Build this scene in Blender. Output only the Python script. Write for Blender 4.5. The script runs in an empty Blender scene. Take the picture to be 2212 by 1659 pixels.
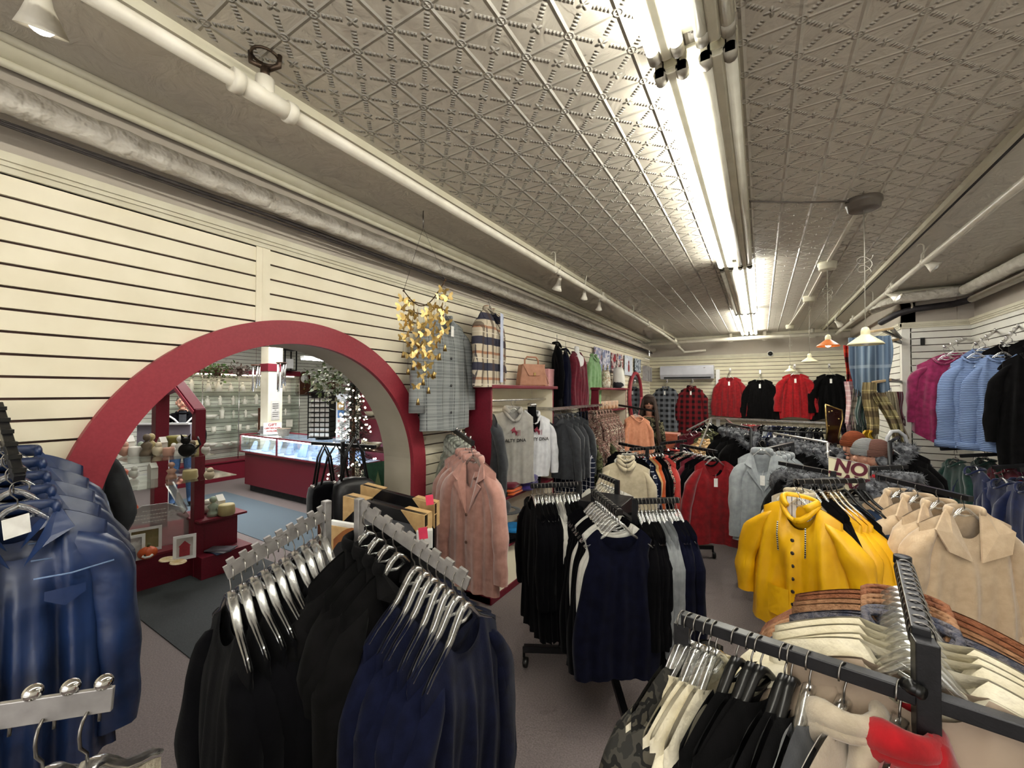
import bpy, bmesh, math, random
from mathutils import Vector, Matrix
PI = math.pi
rnd = random.Random(7)
COL = bpy.data.collections.new('shop'); bpy.context.scene.collection.children.link(COL)
FPX, YAW, PITCH, ROLL, HC = 880.0, 0.548772, 0.017307, 0.002749, 1.68
CAM = Vector((0, 0, HC))
_f = Vector((-math.sin(YAW)*math.cos(PITCH), math.cos(YAW)*math.cos(PITCH), math.sin(PITCH)))
_r = Vector((math.cos(YAW), math.sin(YAW), 0)); _u = _r.cross(_f)
RT = _r*math.cos(ROLL)+_u*math.sin(ROLL); UP = _u*math.cos(ROLL)-_r*math.sin(ROLL); FW = _f
def ray(x, y): return FW + RT*((x-1106)/FPX) - UP*((y-829.5)/FPX)
def P(x, y, d): return CAM + ray(x, y)*d
def PZ(x, y, z): r = ray(x, y); return CAM + r*((z-HC)/r.z)
def PX(x, y, X): r = ray(x, y); return CAM + r*(X/r.x)
def PY(x, y, Y): r = ray(x, y); return CAM + r*(Y/r.y)
def lerp(a, b, t): return a+(b-a)*t
# ---------------------------------------------------------------- mesh helper
class MB:
    def __init__(s): s.v = []; s.f = []; s.m = []; s.sm = []
    def add(s, vs, fs, mi=0, smooth=False):
        b = len(s.v); s.v += [tuple(v) for v in vs]
        for f in fs: s.f.append([b+i for i in f]); s.m.append(mi); s.sm.append(smooth)
        return s
    def boxb(s, x0, x1, y0, y1, z0, z1, mi=0):
        v = [(x, y, z) for x in (x0, x1) for y in (y0, y1) for z in (z0, z1)]
        return s.add(v, [(0,1,3,2),(4,6,7,5),(0,4,5,1),(2,3,7,6),(0,2,6,4),(1,5,7,3)], mi)
    def box(s, c, d, mi=0, M=None):
        v = [Vector((sx*d[0]/2, sy*d[1]/2, sz*d[2]/2)) for sx in (-1,1) for sy in (-1,1) for sz in (-1,1)]
        if M is not None: v = [M @ q for q in v]
        v = [q+Vector(c) for q in v]
        return s.add(v, [(0,1,3,2),(4,6,7,5),(0,4,5,1),(2,3,7,6),(0,2,6,4),(1,5,7,3)], mi)
    def bar(s, p, q, w, h, mi=0, up=(0,0,1)):
        p = Vector(p); q = Vector(q); d = q-p; L = d.length; d = d.normalized(); a = d.cross(Vector(up))
        if a.length < 1e-4: a = Vector((1,0,0))
        a.normalize(); b = a.cross(d)
        M = Matrix((d, a, b)).transposed()
        return s.box((p+q)/2, (L, w, h), mi, M)
    def tube(s, pts, r, n=8, mi=0, cap=True, flat=1.0, upv=None):
        pts = [Vector(p) for p in pts]; N = len(pts); rs = r if isinstance(r, (list, tuple)) else [r]*N
        vs = []; fs = []; prev = None
        for i, p in enumerate(pts):
            t = (pts[min(i+1, N-1)]-pts[max(i-1, 0)])
            t = t.normalized() if t.length > 1e-9 else Vector((0,0,1))
            if prev is None:
                a = Vector(upv) if upv else (Vector((0,0,1)) if abs(t.z) < .9 else Vector((0,1,0)))
                a = (a-t*a.dot(t)).normalized()
            else:
                a = prev-t*prev.dot(t); a = a.normalized() if a.length > 1e-6 else prev
            prev = a; b = t.cross(a)
            for k in range(n):
                th = 2*PI*k/n; vs.append(p+(a*math.cos(th)*flat+b*math.sin(th))*rs[i])
        for i in range(N-1):
            for k in range(n):
                k2 = (k+1) % n; fs.append((i*n+k, i*n+k2, (i+1)*n+k2, (i+1)*n+k))
        if cap: fs.append(tuple(range(n-1, -1, -1))); fs.append(tuple((N-1)*n+k for k in range(n)))
        return s.add(vs, fs, mi, True)
    def lathe(s, prof, n=20, c=(0,0,0), mi=0, M=None, sx=1, sy=1):
        vs = []; fs = []
        for (r, z) in prof:
            for k in range(n):
                th = 2*PI*k/n; q = Vector((r*math.cos(th)*sx, r*math.sin(th)*sy, z))
                if M is not None: q = M @ q
                vs.append(q+Vector(c))
        for i in range(len(prof)-1):
            for k in range(n):
                k2 = (k+1) % n; fs.append((i*n+k, i*n+k2, (i+1)*n+k2, (i+1)*n+k))
        return s.add(vs, fs, mi, True)
    def ball(s, c, r, n=12, m=8, mi=0, fn=None, M=None):
        rx, ry, rz = r if isinstance(r, (tuple, list)) else (r, r, r)
        vs = []; fs = []
        for j in range(m+1):
            ph = PI*j/m
            for k in range(n):
                th = 2*PI*k/n; q = Vector((math.sin(ph)*math.cos(th), math.sin(ph)*math.sin(th), math.cos(ph)))
                if fn: q = q*fn(q)
                q = Vector((q.x*rx, q.y*ry, q.z*rz))
                if M is not None: q = M @ q
                vs.append(q+Vector(c))
        for j in range(m):
            for k in range(n):
                k2 = (k+1) % n; fs.append((j*n+k, (j+1)*n+k, (j+1)*n+k2, j*n+k2))
        return s.add(vs, fs, mi, True)
    def grid(s, fn, nu, nv, mi=0, smooth=True):
        vs = [fn(i/nu, j/nv) for j in range(nv+1) for i in range(nu+1)]
        fs = [(j*(nu+1)+i, j*(nu+1)+i+1, (j+1)*(nu+1)+i+1, (j+1)*(nu+1)+i) for j in range(nv) for i in range(nu)]
        return s.add(vs, fs, mi, smooth)
    def prism(s, poly, t, M=None, mi=0, smooth=False):   # poly in local xy, thickness along local z
        n = len(poly); v = [Vector((x, y, -t/2)) for x, y in poly]+[Vector((x, y, t/2)) for x, y in poly]
        if M is not None: v = [M @ q for q in v]
        return s.add(v, [tuple(range(n-1, -1, -1)), tuple(range(n, 2*n))]+[(i, (i+1) % n, n+(i+1) % n, n+i) for i in range(n)], mi, smooth)
    def slab(s, c4, t, mi=0):                            # four 3d corners, thickness along normal
        c4 = [Vector(c) for c in c4]; nn = (c4[1]-c4[0]).cross(c4[3]-c4[0]).normalized()*t
        return s.add(c4+[c+nn for c in c4], [(3,2,1,0),(4,5,6,7),(0,1,5,4),(1,2,6,5),(2,3,7,6),(3,0,4,7)], mi)
    def mesh(s, name, mats, weld=0.0):
        me = bpy.data.meshes.new(name); me.from_pydata(s.v, [], s.f)
        for m in (mats if isinstance(mats, (list, tuple)) else [mats]): me.materials.append(m)
        me.polygons.foreach_set('material_index', s.m); me.polygons.foreach_set('use_smooth', s.sm)
        bm = bmesh.new(); bm.from_mesh(me)
        if weld: bmesh.ops.remove_doubles(bm, verts=bm.verts, dist=weld)
        bmesh.ops.recalc_face_normals(bm, faces=bm.faces); bm.to_mesh(me); bm.free(); me.update()
        return me
    def build(s, name, mats, parent=None, bevel=0, weld=0.0):
        o = mkobj(name, s.mesh(name, mats, weld), parent)
        if bevel:
            b = o.modifiers.new('bevel', 'BEVEL'); b.width = bevel; b.segments = 2; b.limit_method = 'ANGLE'
        return o
def mkobj(name, me, parent=None):
    o = bpy.data.objects.new(name, me); COL.objects.link(o)
    if parent is not None: o.parent = parent
    return o
def tag(o, label=None, cat=None, group=None, kind=None):
    if label: o['label'] = label
    if cat: o['category'] = cat
    if group: o['group'] = group
    if kind: o['kind'] = kind
    return o
def thing(name, label, cat, loc=(0,0,0), rz=0, group=None):
    o = bpy.data.objects.new(name, None); COL.objects.link(o); o.empty_display_size = .05
    o.location = loc; o.rotation_euler = (0, 0, rz)
    return tag(o, label, cat, group)
def struct(name, mb, mats, label, cat, bevel=0):
    return tag(mb.build(name, mats, None, bevel), label, cat, kind='structure')
def dup(o, loc=None, rz=None, label=None, group=None, parent=None):
    c = o.copy(); COL.objects.link(c)
    if parent is not None: c.parent = parent
    for ch in list(o.children): dup(ch, parent=c)
    if loc is not None: c.location = loc
    if rz is not None: c.rotation_euler = (0, 0, rz)
    if label: c['label'] = label
    if group: c['group'] = group
    return c
def rotz(a): return Matrix.Rotation(a, 3, 'Z')
def frame(d, up=(0,0,1)):                              # matrix whose local z looks along d, local y towards up
    z = Vector(d).normalized(); x = Vector(up).cross(z).normalized(); y = z.cross(x)
    return Matrix((x, y, z)).transposed()
def M4(R, loc): return Matrix.Translation(Vector(loc)) @ R.to_4x4()
def text_mesh(body, size, mat, ext=.001, bold=0.0, align='CENTER'):
    cu = bpy.data.curves.new('lettering', 'FONT'); cu.body = body; cu.size = size; cu.extrude = ext; cu.offset = bold
    cu.align_x = align; cu.align_y = 'CENTER'
    t = bpy.data.objects.new('tmp', cu); COL.objects.link(t)
    me = bpy.data.meshes.new_from_object(t.evaluated_get(bpy.context.evaluated_depsgraph_get()))
    bpy.data.objects.remove(t); me.materials.clear(); me.materials.append(mat)
    return me
# ---------------------------------------------------------------- materials
def lin(c):
    if isinstance(c, str): c = tuple(int(c[i:i+2], 16)/255 for i in (0, 2, 4))
    return tuple(((v/12.92) if v <= .04045 else ((v+.055)/1.055)**2.4) for v in c)+(1,)
MATS = {}
def nt(m): return m.node_tree.nodes, m.node_tree.links
def base(name, col, rough=.6, metal=0, spec=.5):
    m = bpy.data.materials.new(name); m.use_nodes = True
    b = m.node_tree.nodes['Principled BSDF']; b.inputs['Base Color'].default_value = lin(col)
    b.inputs['Roughness'].default_value = rough; b.inputs['Metallic'].default_value = metal
    b.inputs['Specular IOR Level'].default_value = spec
    return m
def noisy(name, col, col2=None, rough=.8, scale=40, bump=.3, bdist=.002, metal=0, spec=.4, detail=4, stretch=(1,1,1), bscale=None):
    if name in MATS: return MATS[name]
    m = base(name, col, rough, metal, spec); N, L = nt(m); b = N['Principled BSDF']
    tc = N.new('ShaderNodeTexCoord'); mp = N.new('ShaderNodeMapping'); mp.inputs['Scale'].default_value = stretch
    L.new(tc.outputs['Object'], mp.inputs[0])
    n = N.new('ShaderNodeTexNoise'); n.inputs['Scale'].default_value = scale; n.inputs['Detail'].default_value = detail
    L.new(mp.outputs[0], n.inputs['Vector'])
    c2 = lin(col2) if col2 else tuple(v*.72 for v in lin(col)[:3])+(1,)
    r = N.new('ShaderNodeValToRGB'); r.color_ramp.elements[0].position = .35; r.color_ramp.elements[1].position = .68
    r.color_ramp.elements[0].color = c2; r.color_ramp.elements[1].color = lin(col)
    L.new(n.outputs['Fac'], r.inputs[0]); L.new(r.outputs[0], b.inputs['Base Color'])
    if bump:
        n2 = N.new('ShaderNodeTexNoise'); n2.inputs['Scale'].default_value = bscale or scale*5; n2.inputs['Detail'].default_value = 3
        L.new(mp.outputs[0], n2.inputs['Vector'])
        bp = N.new('ShaderNodeBump'); bp.inputs['Strength'].default_value = bump; bp.inputs['Distance'].default_value = bdist
        L.new(n2.outputs['Fac'], bp.inputs['Height']); L.new(bp.outputs[0], b.inputs['Normal'])
    MATS[name] = m; return m
def cloth(name, col, col2=None, sheen=.3, rough=.9, bump=.35, scale=25, bscale=220, bdist=.0012):
    k = 'cloth_'+name
    if k in MATS: return MATS[k]
    m = noisy(k, col, col2, rough if sheen > .1 else 1.0, scale, bump, bdist, spec=.2 if sheen > .1 else .04, bscale=bscale)
    m.node_tree.nodes['Principled BSDF'].inputs['Sheen Weight'].default_value = sheen
    return m
def mathn(N, L, op, a, b=None, c=None):
    n = N.new('ShaderNodeMath'); n.operation = op
    for i, x in enumerate((a, b, c)):
        if x is None: continue
        if isinstance(x, (int, float)): n.inputs[i].default_value = x
        else: L.new(x, n.inputs[i])
    return n.outputs[0]
def mixc(N, L, f, a, b):
    n = N.new('ShaderNodeMix'); n.data_type = 'RGBA'
    if isinstance(f, (int, float)): n.inputs[0].default_value = f
    else: L.new(f, n.inputs[0])
    for i, x in ((6, a), (7, b)):
        if isinstance(x, tuple): n.inputs[i].default_value = x
        else: L.new(x, n.inputs[i])
    return n.outputs[2]
def plaid(name, basec, stripes, rough=.9, bump=.2):
    # stripes: list of (period, width, colour, axis, phase, strength)
    k = 'plaid_'+name
    if k in MATS: return MATS[k]
    m = base(k, basec, rough, spec=.2); N, L = nt(m); b = N['Principled BSDF']
    tc = N.new('ShaderNodeTexCoord'); sx = N.new('ShaderNodeSeparateXYZ'); L.new(tc.outputs['Object'], sx.inputs[0])
    cur = lin(basec)
    for per, wid, c, ax, ph, st in stripes:
        co = sx.outputs['XYZ'.index(ax)]
        f = mathn(N, L, 'FRACT', mathn(N, L, 'ADD', mathn(N, L, 'DIVIDE', co, per), ph+10))
        msk = mathn(N, L, 'MULTIPLY', mathn(N, L, 'LESS_THAN', f, wid), st)
        cur = mixc(N, L, msk, cur, lin(c))
    n = N.new('ShaderNodeTexNoise'); n.inputs['Scale'].default_value = 160
    cur2 = mixc(N, L, mathn(N, L, 'MULTIPLY', n.outputs['Fac'], .25), cur, (0.02,0.02,0.02,1))
    L.new(cur2, b.inputs['Base Color'])
    bp = N.new('ShaderNodeBump'); bp.inputs['Strength'].default_value = bump; bp.inputs['Distance'].default_value = .002
    L.new(n.outputs['Fac'], bp.inputs['Height']); L.new(bp.outputs[0], b.inputs['Normal'])
    MATS[k] = m; return m
def blotch(name, cols, scale=12, rough=.9, dist=0.0, bump=.2):
    k = 'blotch_'+name
    if k in MATS: return MATS[k]
    m = base(k, cols[0], rough, spec=.2); N, L = nt(m); b = N['Principled BSDF']
    tc = N.new('ShaderNodeTexCoord'); n = N.new('ShaderNodeTexNoise'); n.inputs['Scale'].default_value = scale
    n.inputs['Detail'].default_value = 2.5; n.inputs['Distortion'].default_value = dist; L.new(tc.outputs['Object'], n.inputs['Vector'])
    r = N.new('ShaderNodeValToRGB'); r.color_ramp.interpolation = 'CONSTANT'
    q = len(cols); e = r.color_ramp.elements
    e[0].position = 0; e[0].color = lin(cols[0]); e[1].position = .34+.32/q; e[1].color = lin(cols[1 % q])
    for i in range(2, q):
        x = e.new(.34+.32*i/q); x.color = lin(cols[i])
    L.new(n.outputs['Fac'], r.inputs[0]); L.new(r.outputs[0], b.inputs['Base Color'])
    MATS[k] = m; return m
def knit(name, col, col2, per=.012, strength=.8):
    k = 'knit_'+name
    if k in MATS: return MATS[k]
    m = base(k, col, .9, spec=.15); N, L = nt(m); b = N['Principled BSDF']
    tc = N.new('ShaderNodeTexCoord'); w = N.new('ShaderNodeTexWave'); w.bands_direction = 'Z'; w.inputs['Scale'].default_value = .31/per
    w.inputs['Distortion'].default_value = 1.2; w.inputs['Detail'].default_value = 2; w.inputs['Detail Scale'].default_value = 2
    L.new(tc.outputs['Object'], w.inputs[0]); L.new(mixc(N, L, w.outputs['Fac'], lin(col2), lin(col)), b.inputs['Base Color'])
    bp = N.new('ShaderNodeBump'); bp.inputs['Strength'].default_value = strength; bp.inputs['Distance'].default_value = .004
    L.new(w.outputs['Fac'], bp.inputs['Height']); L.new(bp.outputs[0], b.inputs['Normal'])
    MATS[k] = m; return m
def emis(name, col, s):
    m = base(name, col, .5); b = m.node_tree.nodes['Principled BSDF']
    b.inputs['Emission Color'].default_value = lin(col); b.inputs['Emission Strength'].default_value = s; return m
def clear(name, tint, gloss=.25, rough=.06):
    m = bpy.data.materials.new(name); m.use_nodes = True; N, L = nt(m)
    for n in list(N):
        if n.type == 'BSDF_PRINCIPLED': N.remove(n)
    o = N['Material Output']; t = N.new('ShaderNodeBsdfTransparent'); t.inputs[0].default_value = tint
    g = N.new('ShaderNodeBsdfGlossy'); g.inputs['Roughness'].default_value = rough; g.inputs[0].default_value = (1,1,1,1)
    lw = N.new('ShaderNodeLayerWeight'); lw.inputs[0].default_value = .45
    f = mathn(N, L, 'ADD', mathn(N, L, 'MULTIPLY', lw.outputs['Facing'], .62), gloss*.3)
    mx = N.new('ShaderNodeMixShader'); L.new(mathn(N, L, 'MINIMUM', f, 1), mx.inputs[0]); L.new(t.outputs[0], mx.inputs[1]); L.new(g.outputs[0], mx.inputs[2])
    L.new(mx.outputs[0], o.inputs[0]); return m
CREAM = noisy('cream_slat', 'e6dec8', 'ddd4bc', .45, 6, .05, .001)
CREAM2 = noisy('white_slat', 'dcdad0', 'd2d0c6', .5, 6, .05, .001)
GROOVE = noisy('groove_brown', '57403a', '3c2b27', .8, 9, 0)  # dark brown colour of the slatwall grooves
TAUPE = noisy('taupe_paint', 'b3aa9e', 'aba296', .7, 3, .15, .002, bscale=60)
TRIMC = noisy('cream_trim', 'cdc8b4', 'c2bca6', .5, 8, .1)
RED = noisy('burgundy_laminate', '93303c', '8a2b37', .45, 90, .1, .0006)
RED2 = noisy('dark_burgundy', '751a2c', '6a1626', .45, 90, .1, .0006)
PIPEW = noisy('white_pipe_paint', 'd8d3c6', 'c9c3b4', .35, 10, .1)
INSUL = noisy('pipe_insulation', 'cfcabf', 'bcb6aa', .7, 14, 1.0, .03, stretch=(1, 1, 1), bscale=14)
DARKPIPE = noisy('dark_foam', '2c272b', '1e1a1d', .6, 20, .2)
CHROME = noisy('brushed_chrome', 'd0cdca', 'bcb9b6', .25, 30, 0, metal=.85)
STEEL = noisy('dull_wire', '8e8b86', '6d6a66', .3, 40, 0, metal=1)
BLACKM = noisy('black_powder_coat', '17171a', '0e0e10', .35, 50, .1)
CLEARP = clear('clear_plastic', (.93,.94,.93,1), .5, .2)
GLASS = clear('shelf_glass', (.94,.975,.955,1), .10, .03)
GOLDM = noisy('brass', 'c8ae74', 'a08650', .3, 40, 0, metal=1)
PAPER = noisy('tag_paper', 'efeeea', 'dddbd6', .7, 30, 0)
INK = noisy('black_ink', '1c1a1b', '141213', .6, 30, 0)
TUBE_ON = emis('fluorescent_tube_lit', 'fffdf2', 36.0)
TUBE_OFF = noisy('fluorescent_tube_unlit', 'd9d6c6', 'cdc9b8', .3, 10, 0)
SOCK = noisy('lamp_socket', 'b9b4a6', '8f8a7e', .5, 20, 0)
SKIN = noisy('skin', 'd2a189', 'c28d76', .5, 20, .1)
WHITEP = noisy('white_plastic', 'e6e6e4', 'd9d9d7', .35, 10, 0)
BLACKP = noisy('black_plastic', '141414', '0c0c0c', .3, 10, 0)
WOOD = noisy('brown_wood', '5a3320', '3d2214', .45, 8, .1, stretch=(1,1,6))
CARD = noisy('cardboard', 'c3a271', 'b08f5f', .8, 30, .1)
PINKTAG = noisy('neon_pink_sticker', 'f0496a', 'e03e60', .6, 20, 0)
# ---------------------------------------------------------------- the room
D = 2.1; ZS = 2.44; ZCEI = 2.81; YB = 9.3
YC, ZC, RI, RO = 1.276, 1.125, .80, .92
carpet = noisy('grey_mauve_carpet', '8a807e', '746a69', .95, 130, .6, .004, bscale=400)
fl = MB().boxb(-9.2, 2.3, -2.6, 9.5, -.05, 0)
struct('floor', fl, carpet, 'grey mauve carpet floor running through the whole shop', 'floor')
# tin ceiling, pressed pattern as relief in the material
def tin_mat():
    m = base('pressed_tin', 'c2bbae', .42, 0, .5); N, L = nt(m); b = N['Principled BSDF']
    tc = N.new('ShaderNodeTexCoord'); s = N.new('ShaderNodeSeparateXYZ'); L.new(tc.outputs['Object'], s.inputs[0])
    F = lambda op, a, b_=None, c=None: mathn(N, L, op, a, b_, c)
    c = .1567
    u = F('ADD', F('DIVIDE', s.outputs[0], c), 100.278); v = F('ADD', F('DIVIDE', s.outputs[1], c), 100-.556)
    fu = F('ABSOLUTE', F('SUBTRACT', F('FRACT', F('ADD', u, .5)), .5)); fv = F('ABSOLUTE', F('SUBTRACT', F('FRACT', F('ADD', v, .5)), .5))
    def ridge(x, w, p=1): return F('SMOOTH_MAX', F('SUBTRACT', 1, F('DIVIDE', x, w)), 0, .15)
    r1 = F('MULTIPLY', ridge(fu, .06), .7); r2 = F('MULTIPLY', ridge(fv, .045), .5)
    dg = F('ABSOLUTE', F('SUBTRACT', fu, fv))
    beads = F('ADD', .55, F('MULTIPLY', F('SINE', F('MULTIPLY', F('ADD', fu, fv), 55)), .45))
    along = F('ADD', fu, fv)
    dmask = F('MULTIPLY', F('LESS_THAN', F('ABSOLUTE', F('SUBTRACT', along, .47)), .27), beads)
    r3 = F('MULTIPLY', ridge(dg, .08), F('MULTIPLY', dmask, 1.25))
    rad = F('SQRT', F('ADD', F('MULTIPLY', fu, fu), F('MULTIPLY', fv, fv)))
    ring = F('MULTIPLY', ridge(F('ABSOLUTE', F('SUBTRACT', rad, .085)), .035), .9)
    dot = F('MULTIPLY', ridge(rad, .035), .9)
    hu = F('SUBTRACT', .5, fu); hv = F('SUBTRACT', .5, fv)
    rf = F('SQRT', F('ADD', F('MULTIPLY', hu, hu), F('MULTIPLY', hv, hv)))
    th = F('ARCTAN2', hv, hu)
    pet = F('ADD', .105, F('MULTIPLY', F('COSINE', F('MULTIPLY', th, 4)), .04))
    flo = F('MULTIPLY', F('SMOOTH_MAX', F('MULTIPLY', F('SUBTRACT', pet, rf), 12), 0, .1), 1.0)
    flo = F('MULTIPLY', F('MINIMUM', flo, 1.0), 1.25); cen = F('MULTIPLY', ridge(rf, .03), 1.7)
    h = r1
    for q in (r2, r3, ring, dot, flo, cen): h = F('MAXIMUM', h, q)
    msk = F('MULTIPLY', F('GREATER_THAN', s.outputs[0], -1.5), F('LESS_THAN', s.outputs[0], .98))
    n = N.new('ShaderNodeTexNoise'); n.inputs['Scale'].default_value = 9; n.inputs['Detail'].default_value = 6; n.inputs['Distortion'].default_value = 1.5
    L.new(tc.outputs['Object'], n.inputs['Vector'])
    msk = F('MULTIPLY', msk, F('SUBTRACT', 1, F('MULTIPLY', F('MULTIPLY', F('GREATER_THAN', s.outputs[0], -.1), F('LESS_THAN', s.outputs[1], 3.9)), .6)))
    h2 = F('ADD', F('MULTIPLY', h, msk), F('MULTIPLY', n.outputs['Fac'], .35))
    bp = N.new('ShaderNodeBump'); bp.inputs['Strength'].default_value = 1.0; bp.inputs['Distance'].default_value = .020
    L.new(h2, bp.inputs['Height']); L.new(bp.outputs[0], b.inputs['Normal'])
    return m
ce = MB().boxb(-2.4, 2.3, -2.6, 9.5, ZCEI, ZCEI+.05)
struct('ceiling', ce, tin_mat(), 'taupe painted pressed tin ceiling with star and flower relief', 'ceiling')
ce2 = MB().boxb(-9.2, -2.4, -2.6, 9.5, ZCEI, ZCEI+.05)
struct('ceiling', ce2, noisy('far_ceiling', 'c9c6ba', 'bfbcb0', .7, 4, .1), 'pale ceiling of the gift room beyond the round opening', 'ceiling')
# slatted walls
SP = .0735
def slatwall(name, axis, pos, a0, a1, z0, z1, sgn, mat, label, hole=None, groove=.009):
    # axis 'X': wall in plane X=pos facing sgn, running over Y a0..a1
    mb = MB(); t = .02
    def strip(lo, hi, za, zb, d0, mi):
        p0, p1 = pos, pos+sgn*d0
        if abs(p1-p0) < 1e-6: p1 = pos+sgn*.0005
        if axis == 'X': mb.boxb(min(p0, p1), max(p0, p1), lo, hi, za, zb, mi)
        else: mb.boxb(lo, hi, min(p0, p1), max(p0, p1), za, zb, mi)
    def segs(za, zb):
        if not hole: return [(a0, a1)]
        zm = (za+zb)/2; yc, zc, R = hole; dd = R*R-max(0, zm-zc)**2
        if dd <= 0: return [(a0, a1)]
        w = math.sqrt(dd); return [(a0, yc-w), (yc+w, a1)]
    def cut(za, zb, d0, mi):
        k = 3 if (hole and zb > hole[1] and za < hole[1]+hole[2]) else 1
        for i in range(k):
            z_a, z_b = lerp(za, zb, i/k), lerp(za, zb, (i+1)/k)
            for lo, hi in segs(z_a, z_b): strip(lo, hi, z_a, z_b, d0, mi)
    z = z1
    while z > z0+.001:
        zb = max(z-SP, z0)
        cut(zb+groove, z, t, 0)
        if zb+groove > zb: cut(zb, zb+groove, .006, 1)
        z = zb
    return struct(name, mb, [mat, GROOVE], label, 'wall')
RM = (RI+RO)/2
slatwall('wall_left', 'X', -D-.02, -2.6, YB, 0, ZS-.06, 1, CREAM, 'cream slatwall of the left side with dark horizontal grooves', (YC, ZC, RM))
wb = MB()
for i in range(40):                                   # solid backing with the round hole, room side of the gift room
    for k in range(1):
        za, zb = ZCEI*i/40, ZCEI*(i+1)/40; zm = (za+zb)/2; dd = RM*RM-max(0, zm-ZC)**2
        sg = [(-2.6, YB)] if dd <= 0 else [(-2.6, YC-math.sqrt(dd)), (YC+math.sqrt(dd), YB)]
        for lo, hi in sg:
            wb.boxb(-D-.26, -D-.24, lo, hi, za, zb)
wb.boxb(-D-.26, -D-.02, -2.6, YB, ZS-.02, ZCEI)
struct('wall_left', wb, TAUPE, 'taupe painted upper band above the cream slatwall', 'wall')
slatwall('wall_back', 'Y', YB, -D, 1.36, 0, ZS-.04, -1, noisy('cream_back', 'd6cfb6', 'cfc8ae', .5, 6, .05), 'cream slatwall at the far back of the shop')
struct('wall_back', MB().boxb(-D, 2.2, YB-.01, YB+.1, ZS-.04, ZCEI), TAUPE, 'taupe painted band over the back slatwall', 'wall')
YBX, XB, XR = 6.15, 1.36, 1.9
slatwall('wall_right', 'Y', YBX, XB+.05, XR, 0, ZS-.03, -1, CREAM2, 'pale grey slatwall face of the boxed corner on the right')
slatwall('wall_right', 'X', XR, -2.6, YBX, 0, ZS-.03, -1, CREAM2, 'pale slatwall of the right side behind the hanging sweaters')
slatwall('wall_right', 'X', XB, YBX+.05, YB, 0, ZS-.03, -1, CREAM2, 'slatwall running back behind the boxed corner beside the scarves')
m = MB().boxb(XB-.02, XB+.06, YBX-.02, YBX+.06, 0, ZS-.03)
struct('trim_1', m, CREAM2, 'pale vertical corner post of the boxed corner', 'trim')
m = MB().boxb(XB, XR, YBX, YBX+.1, ZS-.03, ZCEI).boxb(XR, XR+.1, -2.6, YBX, ZS-.03, ZCEI).boxb(XB, XB+.1, YBX, YB, ZS-.03, ZCEI)
m.boxb(XR-.12, XR, YBX-.03, YBX, ZS-.03, ZCEI)
struct('wall_right', m, TAUPE, 'taupe painted band above the right hand slatwalls', 'wall')
# cornices
def cornice(pts, zt, side):
    mb = MB()
    for (a, b) in zip(pts[:-1], pts[1:]):
        a = Vector((*a, 0)); b = Vector((*b, 0)); d = (b-a).normalized(); n = Vector((-d.y, d.x, 0))*side
        for w, z0, z1 in ((.012, -.055, 0), (.028, -.02, .008), (.02, -.035, -.02)):
            mb.bar(a+n*w/2+Vector((0,0,zt+(z0+z1)/2)), b+n*w/2+Vector((0,0,zt+(z0+z1)/2)), w, z1-z0)
    return mb
struct('trim_2', cornice([(-D, -2.6), (-D, YB)], ZS, -1), TRIMC, 'cream moulding capping the left slatwall', 'trim')
struct('trim_3', cornice([(-D, YB-.02), (XB, YB-.02)], ZS-.02, -1), TRIMC, 'cream moulding capping the back slatwall', 'trim')
struct('trim_4', cornice([(XR-.02, -2.6), (XR-.02, YBX-.02), (XB-.02, YBX-.02), (XB-.02, YB)], ZS, 1), TRIMC, 'pale moulding capping the right slatwalls', 'trim')
m = MB().boxb(-D, -D+.006, 1.035, 1.10, 1.9, ZS-.055).boxb(-D+.006, -D+.008, 1.062, 1.066, 1.9, ZS-.055)
struct('trim_5', m, CREAM, 'cream joining strip between two slatwall sheets above the arch', 'trim')
m = MB()
m.grid(lambda u, v: (-D+.0+.05*math.cos(PI/2*v)*0-(-.0)+.06*math.sin(PI/2*v), lerp(-2.6, YB, u), ZCEI-.06*math.cos(PI/2*v)), 1, 6)
m.tube([(-D+.06, -2.6, ZCEI-.012), (-D+.06, YB, ZCEI-.012)], .014, 8).tube([(-D+.012, -2.6, ZCEI-.07), (-D+.012, YB, ZCEI-.07)], .014, 8)
struct('trim_6', m, TRIMC, 'coved moulding where the left wall meets the ceiling', 'trim')
m = MB()
m.tube([(XR-.06, -2.6, ZCEI-.02), (XR-.06, YBX-.06, ZCEI-.02)], .02, 8).tube([(XR-.06, YBX-.06, ZCEI-.02), (XB-.06, YBX-.06, ZCEI-.02)], .02, 8)
m.boxb(XR-.1, XR, -2.6, YBX, ZCEI-.05, ZCEI-.02).boxb(XB-.1, XR, YBX-.1, YBX, ZCEI-.05, ZCEI-.02)
struct('trim_7', m, TRIMC, 'stepped moulding where the right wall meets the ceiling', 'trim')
struct('trim_8', MB().boxb(-D, XB, YB-.14, YB-.02, ZCEI-.05, ZCEI), TRIMC, 'moulding where the back wall meets the ceiling', 'trim')
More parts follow.
